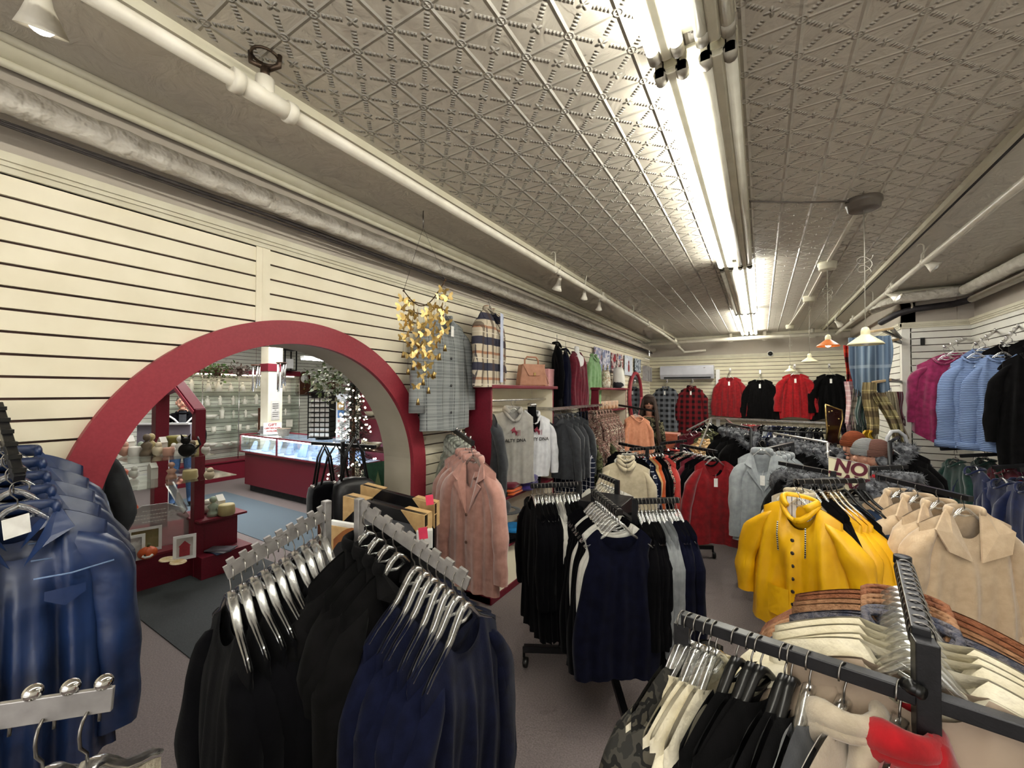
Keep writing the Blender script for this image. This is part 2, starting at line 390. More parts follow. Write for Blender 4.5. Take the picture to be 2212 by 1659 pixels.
# the ringed opening
m = MB(); n = 64
def arch_pts(r):
    return [(YC+r, 0.0)]+[(YC+r*math.cos(PI*i/n), ZC+r*math.sin(PI*i/n)) for i in range(n+1)]+[(YC-r, 0.0)]
def arch_strip(m, r0, x0, r1, x1, smooth=True):
    A, B = arch_pts(r0), arch_pts(r1)
    for i in range(len(A)-1):
        m.add([(x0, *A[i]), (x0, *A[i+1]), (x1, *B[i+1]), (x1, *B[i])], [(0,1,2,3)], 0, smooth)
arch_strip(m, RI, -D, RI, -D+.03); arch_strip(m, RI, -D+.03, RO, -D+.03, False); arch_strip(m, RO, -D+.03, RO, -D)
struct('trim_9', m, RED, 'broad burgundy arch ring framing the opening in the slatwall', 'trim')
m = MB(); arch_strip(m, RI+.001, -D+.02, RI+.001, -D-.27); arch_strip(m, RI+.001, -D-.27, RM+.12, -D-.27, False)
struct('trim_10', m, noisy('reveal_grey', 'b5ad9b', 'ada592', .6, 5, .05), 'grey beige inner reveal of the arched opening', 'trim')
# carpets laid on the floor
def rug(name, x0, x1, y0, y1, z, mat, label):
    tag(MB().boxb(x0, x1, y0, y1, .0005, z).build(name, mat), label, 'carpet')
rug('floor_mat', -4.75, -2.35, 1.15, 2.2, .008, noisy('charcoal_mat', '474a4c', '3a3d3f', .95, 200, .6, .003, bscale=500), 'charcoal ribbed floor mat running through the round opening')
m_blue = noisy('blue_grey_runner', '66747e', '58656f', .95, 160, .5, .003, bscale=400)
rug('carpet_runner', -7.6, -3.2, 2.45, 3.3, .006, m_blue, 'blue grey carpet runner in front of the glass counter')
# ---------------------------------------------------------------- pipes, tracks, cables
def pipe_thing(name, label, cat, pts, r, mat, n=12, cap=True):
    t = thing(name, label, cat); MB().tube(pts, r, n).build('pipe', mat, t); return t
lp = pipe_thing('sprinkler_pipe', 'long white sprinkler pipe under the ceiling on the left', 'pipe', [(-1.4, -2.5, 2.65), (-1.4, 7.0, 2.65), (-1.42, 9.0, 2.62)], .022, PIPEW)
m = MB().tube([(-1.4, .62, 2.65), (-1.4, .80, 2.65)], .031, 14).tube([(-1.4, .61, 2.65), (-1.4, .64, 2.65)], .036, 14).tube([(-1.4, .78, 2.65), (-1.4, .81, 2.65)], .036, 14).tube([(-1.4, .71, 2.65), (-1.4, .71, 2.715)], .028, 14)
m.build('tee_fitting', PIPEW, lp)
m = MB().tube([(-1.4, .71, 2.71), (-1.4, .71, 2.75)], .014, 10)
for dx in (-.03, .03): m.tube([(-1.4, .71+dx*.3, 2.75), (-1.4+dx, .71+dx, 2.765), (-1.4+dx*1.1, .71+dx, 2.80)], .008, 8)
m.tube([(-1.4+.04*math.cos(a*PI/8), .71+.04*math.sin(a*PI/8), 2.79) for a in range(17)], .005, 6)
m.build('sprinkler_head', noisy('bronze', '57483c', '40342b', .4, 30, 0, metal=.8), lp)
for y in (2.95, 5.3, 7.2):
    pts = [(-1.4, y, 2.66)]+[(-1.4, y, 2.78)]+[(-1.4-.02*(1-math.cos(a)), y, 2.78+.02*math.sin(a)) for a in (PI/4, PI/2, 3*PI/4, PI)]
    MB().tube(pts, .005, 6).tube([(-1.4, y-.008, 2.65), (-1.4, y+.008, 2.65)], .027, 10).build('pipe_hanger', PIPEW, lp)
for y in (4.1, 6.1, 8.3):
    MB().tube([(-1.4, y-.05, 2.65), (-1.4, y+.05, 2.65)], .03, 12).tube([(-1.4, y, 2.65), (-1.4, y, 2.71)], .015, 8).build('pipe_coupling', PIPEW, lp)
rp = pipe_thing('sprinkler_pipe', 'long white sprinkler pipe under the ceiling on the right', 'pipe', [(1.0, -2.5, 2.65), (1.08, 8.6, 2.65)], .022, PIPEW)
for y in (4.2, 5.9, 8.1):
    x = 1.0+.08*(y+2.5)/11
    pts = [(x, y, 2.66), (x, y, 2.775)]+[(x-.02*(1-math.cos(a)), y, 2.775+.02*math.sin(a)) for a in (PI/4, PI/2, 3*PI/4, PI)]
    MB().tube(pts, .005, 6).tube([(x, y-.008, 2.65), (x, y+.008, 2.65)], .027, 10).build('pipe_hanger', PIPEW, rp)
for y in (5.1, 7.0): MB().tube([(1.055, y-.05, 2.65), (1.055, y+.05, 2.65)], .03, 12).tube([(1.055, y, 2.65), (1.055, y, 2.70)], .015, 8).build('pipe_coupling', PIPEW, rp)
pipe_thing('cross_pipe', 'white pipe crossing the shop below the ceiling near the back wall', 'pipe', [(-D+.0, 8.62, 2.66), (1.06, 8.62, 2.66)], .036, PIPEW)
t = pipe_thing('drop_pipe', 'short white branch pipe beside the back corner under the cross pipe', 'pipe', [(-1.42, 8.7, 2.6), (-1.35, 9.05, 2.5), (-.95, 9.1, 2.52)], .02, PIPEW)
def lumpy(pts, r, n, amp, step, seed):
    q = random.Random(seed); out = []; rs = []
    for a, b in zip(pts[:-1], pts[1:]):
        a = Vector(a); b = Vector(b); k = max(2, int((b-a).length/step))
        for i in range(k): out.append(lerp(a, b, i/k)); rs.append(r*(1+amp*q.uniform(-1, 1)))
    out.append(Vector(pts[-1])); rs.append(r); return out, rs
pts, rs = lumpy([(-1.995, -2.5, 2.585), (-1.995, 9.2, 2.585)], .048, 14, .05, .045, 3)
t = thing('insulated_pipe', 'thick plaster wrapped pipe running along the top of the left wall', 'pipe'); MB().tube(pts, rs, 14).build('lagging', INSUL, t)
m = MB()
for k, (dx, dz, r) in enumerate([(0, 0, .008), (.01, -.016, .004), (-.01, .012, .004)]):
    m.tube([(-2.03+dx+.004*math.sin(i*.7+k), lerp(-2.5, 9.2, i/60), 2.528+dz-.010*abs(math.sin(i*.35+k*1.3))) for i in range(61)], r, 6)
m.build('cable', noisy('dark_cable', '3c3634', '2a2523', .6, 30, 0), t)
t = thing('surface_track', 'slim cream wiring track with a dark edge along the tin ceiling', 'track')
MB().boxb(-1.56, -1.525, -2.5, 9.1, 2.775, 2.81).build('channel', TRIMC, t); MB().boxb(-1.578, -1.56, -2.5, 9.1, 2.78, 2.81).build('edge', DARKPIPE, t)
t = thing('surface_track', 'slim wiring track with a dark edge above the right hand pipe', 'track')
MB().boxb(.93, .955, -2.5, 9.1, 2.775, 2.81).build('channel', TRIMC, t); MB().boxb(.955, .975, -2.5, 9.1, 2.78, 2.81).build('edge', DARKPIPE, t)
# right hand lagged pipes round the boxed corner
pts, rs = lumpy([(1.78, -2.5, 2.72), (1.78, 5.95, 2.72), (1.28, 6.0, 2.70), (1.16, 6.5, 2.68)], .055, 12, .05, .05, 5)
t = thing('insulated_pipe', 'thick white lagged pipe bending round the boxed corner at right', 'pipe'); MB().tube(pts, rs, 12).build('lagging', INSUL, t)
t = thing('drain_pipe', 'white pipe with black foam sleeve round the boxed corner', 'pipe')
MB().tube([(1.82, -2.5, 2.63), (1.8, 5.9, 2.61)], .032, 12).build('pipe', PIPEW, t)
MB().tube([(1.8, 5.86, 2.61), (1.72, 6.0, 2.6), (1.42, 6.03, 2.58), (1.3, 6.08, 2.55), (1.2, 6.3, 2.49)], .034, 12).build('foam_sleeve', DARKPIPE, t)
m = MB().tube([(1.4, 6.1, 2.72), (1.4, 6.0, 2.62), (1.4, 6.03, 2.55)], .009, 6); m.build('strap', PIPEW, t)
# ---------------------------------------------------------------- fluorescent fixtures
def fixture(y0, y1, on, label):
    t = thing('fluorescent_light', label, 'ceiling light', (-.18, (y0+y1)/2, ZCEI), group='fluorescent strip lights in one line')
    L = (y1-y0)/2-.01
    m = MB()
    for x in (-.068, .068):
        m.boxb(x-.03, x+.03, -L, L, -.055, 0); m.add([(x-.03, -L, -.055), (x+.03, -L, -.055), (x+.012, -L, -.075), (x-.012, -L, -.075), (x-.03, L, -.055), (x+.03, L, -.055), (x+.012, L, -.075), (x-.012, L, -.075)], [(0,1,2,3),(7,6,5,4),(1,5,6,2),(3,2,6,7),(0,3,7,4)])
    m.boxb(-.125, .125, -L, L, -.012, 0)
    m.build('housing', noisy('enamel_housing', 'cfcab6', 'c0bba5', .35, 10, 0), t, bevel=.003)
    for x, lit in zip((-.105, -.035, .035, .105), on):
        MB().tube([(x, -L+.03, -.062), (x, L-.03, -.062)], .019, 12).build('tube', TUBE_ON if lit else TUBE_OFF, t)
        for s in (-1, 1):
            MB().tube([(x, s*(L-.0), -.062), (x, s*(L-.045), -.062)], .02, 12).boxb(x-.014, x+.014, min(s*L, s*(L-.02)), max(s*L, s*(L-.02)), -.075, -.01).build('socket', SOCK, t)
fixture(-1.05, 1.36, (1, 1, 0, 0), 'nearest fluorescent strip light, left pair of tubes lit')
fixture(1.40, 3.93, (1, 1, 0, 0), 'second fluorescent strip light, its left tubes glaring white')
fixture(3.97, 6.35, (0, 0, 1, 1), 'third fluorescent strip light, only its right tubes lit')
fixture(6.38, 8.75, (1, 1, 1, 1), 'farthest fluorescent strip light above the back of the shop')
# spot lamps on small arms
def spot(px, py, X, aim, label, lit=False, s=1.0, z=None):
    p = PX(px, py, X) if z is None else PZ(px, py, z)
    t = thing('spotlight', label, 'spotlight', p)
    R = frame(-Vector(aim), (0, 1, .1))
    prof = [(.008, .075), (.016, .07), (.018, .045), (.022, .02), (.034, -.01), (.046, -.035), (.044, -.036), (.03, -.01), (.016, .02)]
    MB().lathe([(r*s, z_*s) for r, z_ in prof], 20, M=R).build('shade', PIPEW, t)
    MB().ball(R @ Vector((0, 0, -.018*s)), .026*s, 12, 8).build('bulb', emis('spot_bulb_'+label[:12], 'fff6e6', 9) if lit else WHITEP, t)
    top = R @ Vector((0, 0, .07*s)); MB().tube([top, top+Vector((.0, .0, .04)), Vector((.02, .01, 2.80-p.z))], .006, 6).build('arm', PIPEW, t)
spot(88, 30, -1.75, (-.45, .15, -1), 'white spotlight in the top left corner, glowing', True, 1.1, z=2.66)
spot(1205, 618, 0, (-.5, .3, -1), 'white spotlight left of the pipe hook over the plaid jacket', z=2.62)
spot(1262, 640, 0, (-.3, .5, -1), 'small white spotlight below the left pipe', s=.8, z=2.6)
spot(1294, 664, 0, (-.3, .5, -1), 'small white spotlight farther back along the left pipe', s=.8, z=2.6)
spot(2012, 572, 0, (.8, -.2, -.8), 'white spotlight right of the right hand pipe', z=2.62)
spot(1932, 640, 0, (.8, -.3, -.6), 'white spotlight glowing before the boxed corner', True, z=2.6)
spot(1812, 700, 0, (.6, .4, -.6), 'small white spotlight behind the large pendant lamp', s=.9, z=2.6)
for i, (px, w) in enumerate([(1578, 'left of the strip light'), (1652, 'right of the strip light'), (1755, 'near the pendants')]):
    p = PZ(px, 738, 2.66); p.y = 8.9; p.x = PY(px, 738, 8.9).x
    t = thing('ceiling_lamp_holder', 'round white lamp holder by the cross pipe, '+w, 'lamp', (p.x, 8.9, 2.68))
    MB().lathe([(.001, .12), (.03, .12), (.03, .03), (.05, .02), (.055, -.01), (.04, -.04), (.001, -.05)], 16).build('holder', PIPEW, t)
# electrical boxes and pendant lamps
BX = [(.52, 3.09), (.5, 4.45), (.49, 5.92), (.42, 8.3)]
for i, (x, y) in enumerate(BX):
    r = (.085, .07, .065, .06)[i]
    t = thing('ceiling_box', ('grey round ceiling box nearest the camera', 'grey round ceiling box, second along the raceway', 'grey round ceiling box, third along the raceway', 'small ceiling box at the far end of the raceway')[i], 'electrical box', (x, y, ZCEI))
    MB().lathe([(r*.95, 0), (r, -.005), (r, -.03), (r*.94, -.032), (r*.9, -.06), (r*.8, -.066), (.001, -.066)], 28).build('body', (noisy('grey_box', '6d655c', '5c554d', .35, 10, 0) if i == 0 else TRIMC), t)
t = thing('wiring_raceway', 'thin white wiring raceway linking the round ceiling boxes', 'raceway')
m = MB()
for a, b in zip(BX[:-1], BX[1:]): m.bar((a[0], a[1]+.07, ZCEI-.008), (b[0], b[1]-.06, ZCEI-.008), .02, .016)
m.build('channel', PIPEW, t)
tag(MB().tube([(-.05, 2.75, ZCEI-.012), (.2, 2.9, ZCEI-.02), (.45, 3.05, ZCEI-.014)], .005, 6).build('flex_cable', noisy('grey_cable', '77706a', '5f5953', .6, 20, 0)), 'grey cable from the strip light to the nearest ceiling box', 'cable')
ORG = noisy('amber_glass_shade', 'c4743e', 'a85a2c', .3, 10, 0)
CRS = noisy('cream_shade', 'd9d3b4', 'cbc49f', .35, 10, 0)
for i, (x, y) in enumerate(BX):
    z = (1.955, 2.075, 2.03, 2.02)[i]
    t = thing('pendant_lamp', ('large cream cone pendant lamp nearest the camera', 'amber cone pendant lamp, glowing, second in the row', 'cream cone pendant lamp, third in the row', 'small cream cone pendant lamp at the far end')[i], 'pendant lamp', (x, y, z))
    MB().tube([(0, 0, .10), (0, 0, ZCEI-z-.06)], .0022, 6).build('cord', noisy('cord_grey', 'a8a396', '8c877c', .6, 20, 0), t)
    MB().lathe([(.083, 0), (.086, .002), (.078, .012), (.05, .035), (.025, .055), (.021, .06), (.019, .06), (.023, .052), (.047, .03), (.075, .008), (.083, 0)], 28).build('shade', ORG if i == 1 else CRS, t)
    MB().lathe([(.022, .055), (.022, .08), (.016, .098), (.005, .104), (.001, .104)], 18).build('socket_cap', CRS, t)
    MB().ball((0, 0, .018), .024, 12, 8).build('bulb', emis('pendant_bulb_lit', 'ffe2b0', 25) if i == 1 else WHITEP, t)
    if i in (0, 1, 3): MB().tube([(.03*math.cos(a*.5)*(1+.1*a/10), .012*math.sin(a), .42+.03*math.sin(a*.5)+.004*a) for a in range(26)], .0018, 5).build('cord_coil', noisy('cord_grey', 'a8a396', '8c877c', .6, 20, 0), t)
# ---------------------------------------------------------------- garments
ORD = ['frontmost', 'second', 'third', 'fourth', 'fifth', 'sixth', 'seventh', 'eighth', 'ninth', 'tenth', 'eleventh', 'twelfth', 'thirteenth', 'fourteenth', 'fifteenth', 'sixteenth', 'seventeenth', 'eighteenth']
def sstep(x): x = max(0, min(1, x)); return x*x*(3-2*x)
DEF = dict(W=.19, HW=.23, L=.72, T=.04, neck=.075, nd=.06, bd=.015, top=-.095, sh=-.15, sl=.5, sr0=.07, sr1=.045, so=.05, sf=.03, fold=.012, k=4, collar='none', buttons=0, tag=0, hem=0.0, openv=0, cuff=0, pocket=0)
def torso(mb, p, seed, nu, nv, mi=0):
    q = random.Random(seed); ph = [q.uniform(0, 6.3) for _ in range(8)]; am = [q.uniform(.6, 1.3) for _ in range(4)]
    asym = q.uniform(-.015, .015)
    for side in (1, -1):
        def fn(a, v):
            u = a*2-1; au = abs(u); xt = u*p['W']; ax = abs(xt)
            drop = p['nd'] if side > 0 else p['bd']
            if ax < p['neck']: zt = p['top']-drop*math.sqrt(max(0, 1-(ax/p['neck'])**2))
            else: zt = p['top']+(p['sh']-p['top'])*((ax-p['neck'])/max(.001, p['W']-p['neck']))**1.35
            zb = -p['L']+p['hem']*(au**2)+.008*math.sin(3*u+ph[0])
            z = zt+(zb-zt)*v
            w = p['W']+(p['HW']-p['W'])*sstep(v*1.15)+.012*math.sin(7*v+ph[1])*v
            if p.get('arm'): w -= p['arm']*math.exp(-((v-.12)/.09)**2)
            x = u*w+asym*v
            th = p['T']*(min(1, v/.22)**.55)*(max(0, 1-au**3.2))**.5
            if v < .001: th = .004 if ax >= p['neck'] and au < .999 else (.018*(1-(ax/p['neck'])**2)**.5 if ax < p['neck'] else 0)
            env = min(1, v*2.2)
            f = am[0]*math.sin(p['k']*u*PI+ph[2]+.9*v+(1.4 if side < 0 else 0))+.55*am[1]*math.sin(1.9*p['k']*u*PI+ph[3]-1.7*v)+.4*am[2]*math.sin(9*v+3*u+ph[4])
            y = side*th+p['fold']*env*f*(1-.55*au**4)*.8
            if au > .999: y = p['fold']*env*.5*math.sin(5*v+ph[5])
            return (x, y, z)
        mb.grid(fn, nu, nv, mi)
def sleeve(mb, p, s, seed, n=12, m=12, mi=0):
    q = random.Random(seed+s*31); ph = q.uniform(0, 6.3); ph2 = q.uniform(0, 6.3)
    W = p['W']; sl = p['sl']; so = p['so']*q.uniform(.7, 1.2); sf = p['sf']*q.uniform(-.3, 1.3)
    path = []
    for i in range(m+1):
        t = i/m; x = W-.045+.045*min(1, t*5)+so*math.sin(t*1.8); z = p['sh']-.055*min(1, t*6)**.8*0-.02-sl*t; y = sf*math.sin(t*2.4)
        path.append(Vector((s*x, y, z)))
    vs = []; fs = []
    for i, c in enumerate(path):
        t = i/m; r = lerp(p['sr0'], p['sr1'], t**.8)*(1+.06*math.sin(14*t+ph)+.04*math.sin(23*t+ph2))
        if i == 0: r *= .62
        if i == 1: r *= .93
        for k in range(n):
            th = 2*PI*k/n; rr = r*(1+.10*math.sin(3*th+ph+6*t)+.05*math.sin(5*th-9*t))
            tilt = .35*(1-min(1, t*4))
            vs.append(c+Vector((rr*math.cos(th)*.8, rr*math.sin(th)*.62, -s*math.cos(th)*rr*tilt)))
    for i in range(m):
        for k in range(n):
            k2 = (k+1) % n; fs.append((i*n+k, i*n+k2, (i+1)*n+k2, (i+1)*n+k))
    fs.append(tuple(range(n))); 
    mb.add(vs, fs, mi, True)
    if p['cuff']:
        c = path[-1]; r = p['sr1']*1.12
        mb.tube([c+Vector((0, 0, p['cuff'])), c+Vector((0, 0, -.005))], [r, r*1.02], n, mi, True, .75)
def neckarc(p, r, z0, front=True, n=18, span=1.0, dz=0):
    out = []
    for i in range(n+1):
        a = -PI/2-span*PI/2*0+(i/n-.5)*2*PI*span-PI/2*0
        a = (i/n-.5)*2*PI*span-PI/2                       # centred on the back (-Y)
        x = p['neck']*r*math.cos(a); y = .05*r*math.sin(a)
        f = max(0, math.sin(a)); z = p['top']+z0-(p['nd']*.9)*f*f+dz
        out.append(Vector((x, y+f*.0, z)))
    return out
def collar(mb, p, seed, mi=0, mi2=None):
    c = p['collar']; q = random.Random(seed+5)
    if c == 'crew': mb.tube(neckarc(p, 1.0, .002, span=1.0), .008, 8, mi)
    elif c == 'turtle':
        for k in range(3): mb.tube(neckarc(dict(p, nd=.02), .85-.05*k, .012+.022*k), .019, 10, mi)
    elif c == 'cowl':
        for k in range(3): mb.tube(neckarc(dict(p, nd=p['nd']*(1.2-.35*k)), 1.0-.1*k, .004+.02*k), [.014+.006*math.sin(i*.8+k*2) for i in range(19)], 10, mi)
    elif c in ('shirt', 'lapel', 'wide'):
        mb.tube(neckarc(dict(p, nd=.03), .95, .012, span=.62), .008 if c == 'shirt' else .011, 10, mi, True, 2.4)
        for s in (-1, 1):
            nk = p['neck']; tp = p['top']; y = p['T']+.010
            if c == 'shirt': pts = [(nk*.95, .0, tp+.02), (nk*.15, y-.005, tp-p['nd']-.01), (nk*.55, y+.004, tp-.085), (nk*1.35, y-.012, tp-.045)]
            elif c == 'lapel': pts = [(nk*.95, -.005, tp+.025), (nk*.1, y, tp-.36*p['L']), (nk*.9, y+.006, tp-.20), (nk*1.5, y+.003, tp-.135), (nk*1.05, y+.006, tp-.115), (nk*1.75, y-.006, tp-.085), (nk*1.25, .012, tp-.015)]
            else: pts = [(nk*.9, 0, tp+.035), (nk*.25, y, tp-.22), (nk*1.7, y+.012, tp-.17), (nk*2.2, y-.01, tp-.07), (nk*1.3, .01, tp+.0)]
            v = [Vector((s*a, b, z)) for a, b, z in pts]; ctr = sum(v, Vector())/len(v)+Vector((0, .012, 0))
            n = len(v); bk = [w-Vector((0, .009, 0)) for w in v]
            mb.add(v+[ctr]+bk, [(i, (i+1) % n, n) for i in range(n)]+[(i, (i+1) % n, n+1+(i+1) % n, n+1+i) for i in range(n)], mi, False)
    elif c == 'hood':
        mb.tube(neckarc(dict(p, nd=.10), 1.05, .004), [.015+.003*math.sin(i*.5+seed) for i in range(19)], 12, mi)
        mb.tube(neckarc(dict(p, nd=.06), 1.02, .024, span=.82), [.015+.004*math.sin(i*.4+seed+1) for i in range(19)], 12, mi, True, 1.5)
        def hf(v): return 1+.05*math.sin(6*v.x+4*v.z+seed)+.03*math.sin(11*v.y+seed)
        mb.ball((0, -.045, p['top']-.06), (p['neck']*1.1, .035, .10), 18, 12, mi, hf)
    elif c == 'fur':
        pts = neckarc(dict(p, nd=.13), 1.35, .02)
        mb.tube(pts, [.036+.006*math.sin(i*.6+seed) for i in range(19)], 12, mi2 if mi2 is not None else mi)
        spikes(mb, pts, .040, 900, .030, q, mi2 if mi2 is not None else mi)
def spikes(mb, pts, r, n, ln, q, mi):
    vs = []; fs = []
    for _ in range(n):
        i = q.randrange(len(pts)-1); c = lerp(pts[i], pts[i+1], q.random()); d = Vector((q.gauss(0, 1), q.gauss(0, 1), q.gauss(0, 1))).normalized()
        a = c+d*r*.8; t = (d+Vector((q.gauss(0, .5), q.gauss(0, .5), q.gauss(-.2, .5)))).normalized(); e = a+t*ln*q.uniform(.6, 1.3)
        s = t.cross(Vector((q.gauss(0, 1), q.gauss(0, 1), q.gauss(0, 1)))).normalized()*.0035
        b = len(vs); vs += [a-s, a+s, e]; fs.append((b, b+1, b+2))
    mb.add(vs, fs, mi, False)
GC = {}
def garment_parts(key, p, seed, near):
    ck = (key, seed, near)
    if ck in GC: return GC[ck]
    mats = p['mats']; nu, nv = (40, 34) if near else (22, 18); out = []
    n2, m2 = (14, 18) if near else (9, 9)
    def extras(mb, which):
        if which == 'buttons':
            for i in range(p['buttons']):
                z = lerp(p['top']-p['nd']-.04 if p['collar'] != 'lapel' else -.36*p['L']-.09, -p['L']*.86, i/max(1, p['buttons']-1))
                mb.lathe([(.0001, .004), (.007, .004), (.009, .002), (.009, 0), (.0001, -.004)], 12, (.004, p['T']+p['fold']*.7+.004, z), 0, frame((0, 1, 0)))
        if which == 'tag':
            y = p['T']+p['fold']+.008; z = p['top']-p['nd']-.03
            mb.box((.005, y, z-.02), (.032, .0012, .075)).tube([(.005, y-.004, z+.018), (-.005, y*.5, z+.05)], .0008, 4)
    if near:
        mb = MB(); torso(mb, p, seed, nu, nv); out.append(('body', mb.mesh('body', mats[0], .0008)))
        if p['sl']:
            for s in (-1, 1): mb = MB(); sleeve(mb, p, s, seed, n2, m2); out.append(('sleeve', mb.mesh('sleeve', mats[0])))
        if p['collar'] not in ('none',):
            mb = MB(); collar(mb, p, seed); out.append(('hood' if p['collar'] == 'hood' else 'collar', mb.mesh('collar', mats[1] if len(mats) > 1 else mats[0])))
        if p['buttons']:
            for i in range(p['buttons']):
                z = lerp(p['top']-p['nd']-.05 if p['collar'] != 'lapel' else -.36*p['L']-.1, -p['L']*.86, i/max(1, p['buttons']-1)); mb = MB()
                mb.lathe([(.0001, .005), (.007, .005), (.010, .003), (.010, 0), (.0001, -.004)], 12, (.004, p['T']*.95+p['fold']*.6+.004, z), 0, frame((0, 1, 0)))
                out.append(('button', mb.mesh('button', p.get('bmat', BLACKP))))
        if p['tag']: mb = MB(); extras(mb, 'tag'); out.append(('price_tag', mb.mesh('price_tag', PAPER)))
        for e in p.get('extra', []): out += e(p, seed)
    else:
        mb = MB(); torso(mb, p, seed, nu, nv)
        if p['sl']:
            for s in (-1, 1): sleeve(mb, p, s, seed, n2, m2)
        mm = [mats[0]]
        if p['collar'] != 'none':
            ms = MB(); collar(ms, p, seed, 0)
            mb.add(ms.v, ms.f, 1, True); mm.append(mats[1] if len(mats) > 1 else mats[0])
        out.append(('body', mb.mesh(key, mm, .0008)))
        if p['tag']: ms = MB(); extras(ms, 'tag'); out.append(('price_tag', ms.mesh('price_tag', PAPER)))
    GC[ck] = out; return out
def garment(key, p, loc, rz, name, label, cat, group=None, seed=0, near=False):
    p = dict(DEF, **p); parts = garment_parts(key, p, seed, near)
    if len(parts) == 1:
        o = mkobj(name, parts[0][1]); o.location = loc; o.rotation_euler = (0, 0, rz); return tag(o, label, cat, group)
    t = thing(name, label, cat, loc, rz, group)
    for n, me in parts: mkobj(n, me, t)
    return t
# hanger meshes
def hanger_meshes(near, col='clear'):
    k = ('hanger', near, col)
    if k in GC: return GC[k]
    n = 8 if near else 5; h = MB()
    pts = [Vector((-.018*math.cos(a)-.002, 0, -.019+.021*math.sin(a))) for a in [(-.35+i*(PI+.35)/(9 if near else 6)) for i in range(10 if near else 7)]]
    pts = [Vector((-p.x-.004 if False else p.x, p.y, p.z)) for p in pts]
    pts += [Vector((.014, 0, -.034)), Vector((.002, 0, -.05)), Vector((0, 0, -.075))]
    h.tube(pts, .0019, n)
    b = MB(); s = [(-.165, -.188, .006), (-.14, -.168, .0075), (-.10, -.146, .009), (-.065, -.124, .010), (-.042, -.100, .011), (-.02, -.078, .011), (0, -.068, .012)]
    full = s+[(-x, z, r) for x, z, r in reversed(s[:-1])]
    b.tube([(x, 0, z) for x, z, r in full], [r for _, _, r in full], 10 if near else 6, 0, True, .75)
    if near: b.tube([(-.03, 0, -.10), (0, 0, -.108), (.03, 0, -.10)], .005, 6)
    bm_ = {'clear': CLEARP, 'black': BLACKP, 'gold': None}[col] or clear('gold_plastic', (.93,.80,.5,1), .5, .12)
    GC[k] = (h.mesh('hook', STEEL), b.mesh('shoulder_bar', bm_)); return GC[k]
def hanger(loc, rz, label, group, near=False, col='clear'):
    h, b = hanger_meshes(near, col)
    t = thing('clothes_hanger', label, 'hanger', loc, rz, group)
    mkobj('hook', h, t); mkobj('shoulder_bar', b, t); return t
def face(loc, off=0):
    d = CAM-Vector(loc); return math.atan2(d.y, d.x)-PI/2+off
def row(p0, p1, items, place, near=False, flip=False, hang='clear', seed=0, ts=None, drop=0.0, front='front', hcap=None, skew=0.0, hangers=True):
    """items: list of (key, spec, name, adjectives, category) from the FRONT end p0 to p1"""
    p0 = Vector(p0); p1 = Vector(p1); d = (p0-p1); yaw = math.atan2(d.y, d.x)-PI/2+(PI if flip else 0)+skew
    q = random.Random(seed+99); n = len(items); out = []
    for i, it in enumerate(items):
        if it is None: continue
        key, spec, name, adj, cat = it[:5]
        t = ts[i] if ts else (i+.5)/n
        loc = lerp(p0, p1, t)-Vector((0, 0, drop)); rz = yaw+q.uniform(-.09, .09)
        o_ = ORD[i] if i < len(ORD) else 'rearmost'
        if len(items) == 1: lab = adj+' on '+place
        else: lab = '%s, %s from the %s on %s' % (adj, o_, front, place) if i else '%s, %s on %s' % (adj, o_, place)
        out.append(garment(key, spec, loc, rz, name, lab, cat, 'clothes on '+place, seed=(seed+i*3) % 4, near=near))
        if hangers:
            hn = it[5] if len(it) > 5 else hang
            if hn: hanger(loc, rz, '%s plastic hanger, %s on %s' % ({'clear':'clear','black':'black','gold':'golden'}[hn], o_, place), 'hangers on '+place, near=near, col=hn)
    return out
# ---------------------------------------------------------------- fabrics
F_BLACK = cloth('black', '09090c', '060608', .03, bump=.5)
F_BLACK2 = cloth('warm_black', '111011', '0a0a0a', .03, bump=.5)
F_NAVY = cloth('navy', '12162c', '0c0f20', .05, bump=.5)
F_DNAVY = cloth('dark_navy', '0f1122', '0a0b18', .04, bump=.5)
F_WHITE = cloth('white', 'd8d6ce', 'c4c1b8', .2)
F_GREY = cloth('grey', '85898b', '73777a', .25)
F_CHAR = cloth('charcoal', '3c3e42', '2f3135', .25)
F_RED = cloth('red', '8a1019', '700c13', .3)
F_RED3 = cloth('bright_red', 'a20e18', '860b13', .3)
F_WINE = cloth('wine', '6b1a2b', '551321', .3)
F_CREAM = cloth('cream_wool', 'cfb899', 'bfa687', .5, bump=.8)
F_OAT = cloth('oat', 'c6bba2', 'b5a98f', .4, bump=.6)
F_YEL = noisy('yellow_oilskin', 'f0b90c', 'e2a808', .42, 7, .35, .004, spec=.5, bscale=16)
F_TEAL = cloth('denim_fleece', '1d3350', '15263f', .3)
F_PINK = cloth('dusty_pink', 'bd8f83', 'ab7d72', .6, bump=.7)
F_LGREY = cloth('pale_grey_wool', '9fa5a8', '8b9194', .5, bump=.7)
F_CAMO = blotch('camouflage', ['2b2a28', '3c3a35', '1b1a19', '4a463d'], 22)
F_SAGE = blotch('grey_camo', ['8f9389', '7d8177', 'a2a59b'], 9)
F_FUR = noisy('grey_fur', '7a7c80', '303136', .9, 30, .5)
F_BRNFUR = noisy('brown_teddy', 'a17858', '7d583c', .95, 45, 1.0, .01, bscale=60)
F_DBRN = noisy('rust_teddy', '8e5b3d', '6e4129', .95, 45, 1.0, .01, bscale=60)
F_GREYTED = noisy('grey_tweed', '6f6a6d', '3d4152', .95, 60, 1.0, .01, bscale=90)
F_OFFW = noisy('off_white_plush', 'ddd6c0', 'cbc2a8', .9, 18, .8, .008, bscale=40)
F_TAUPE = noisy('taupe_quilt', '9a8876', '8b7a68', .7, 10, .3)
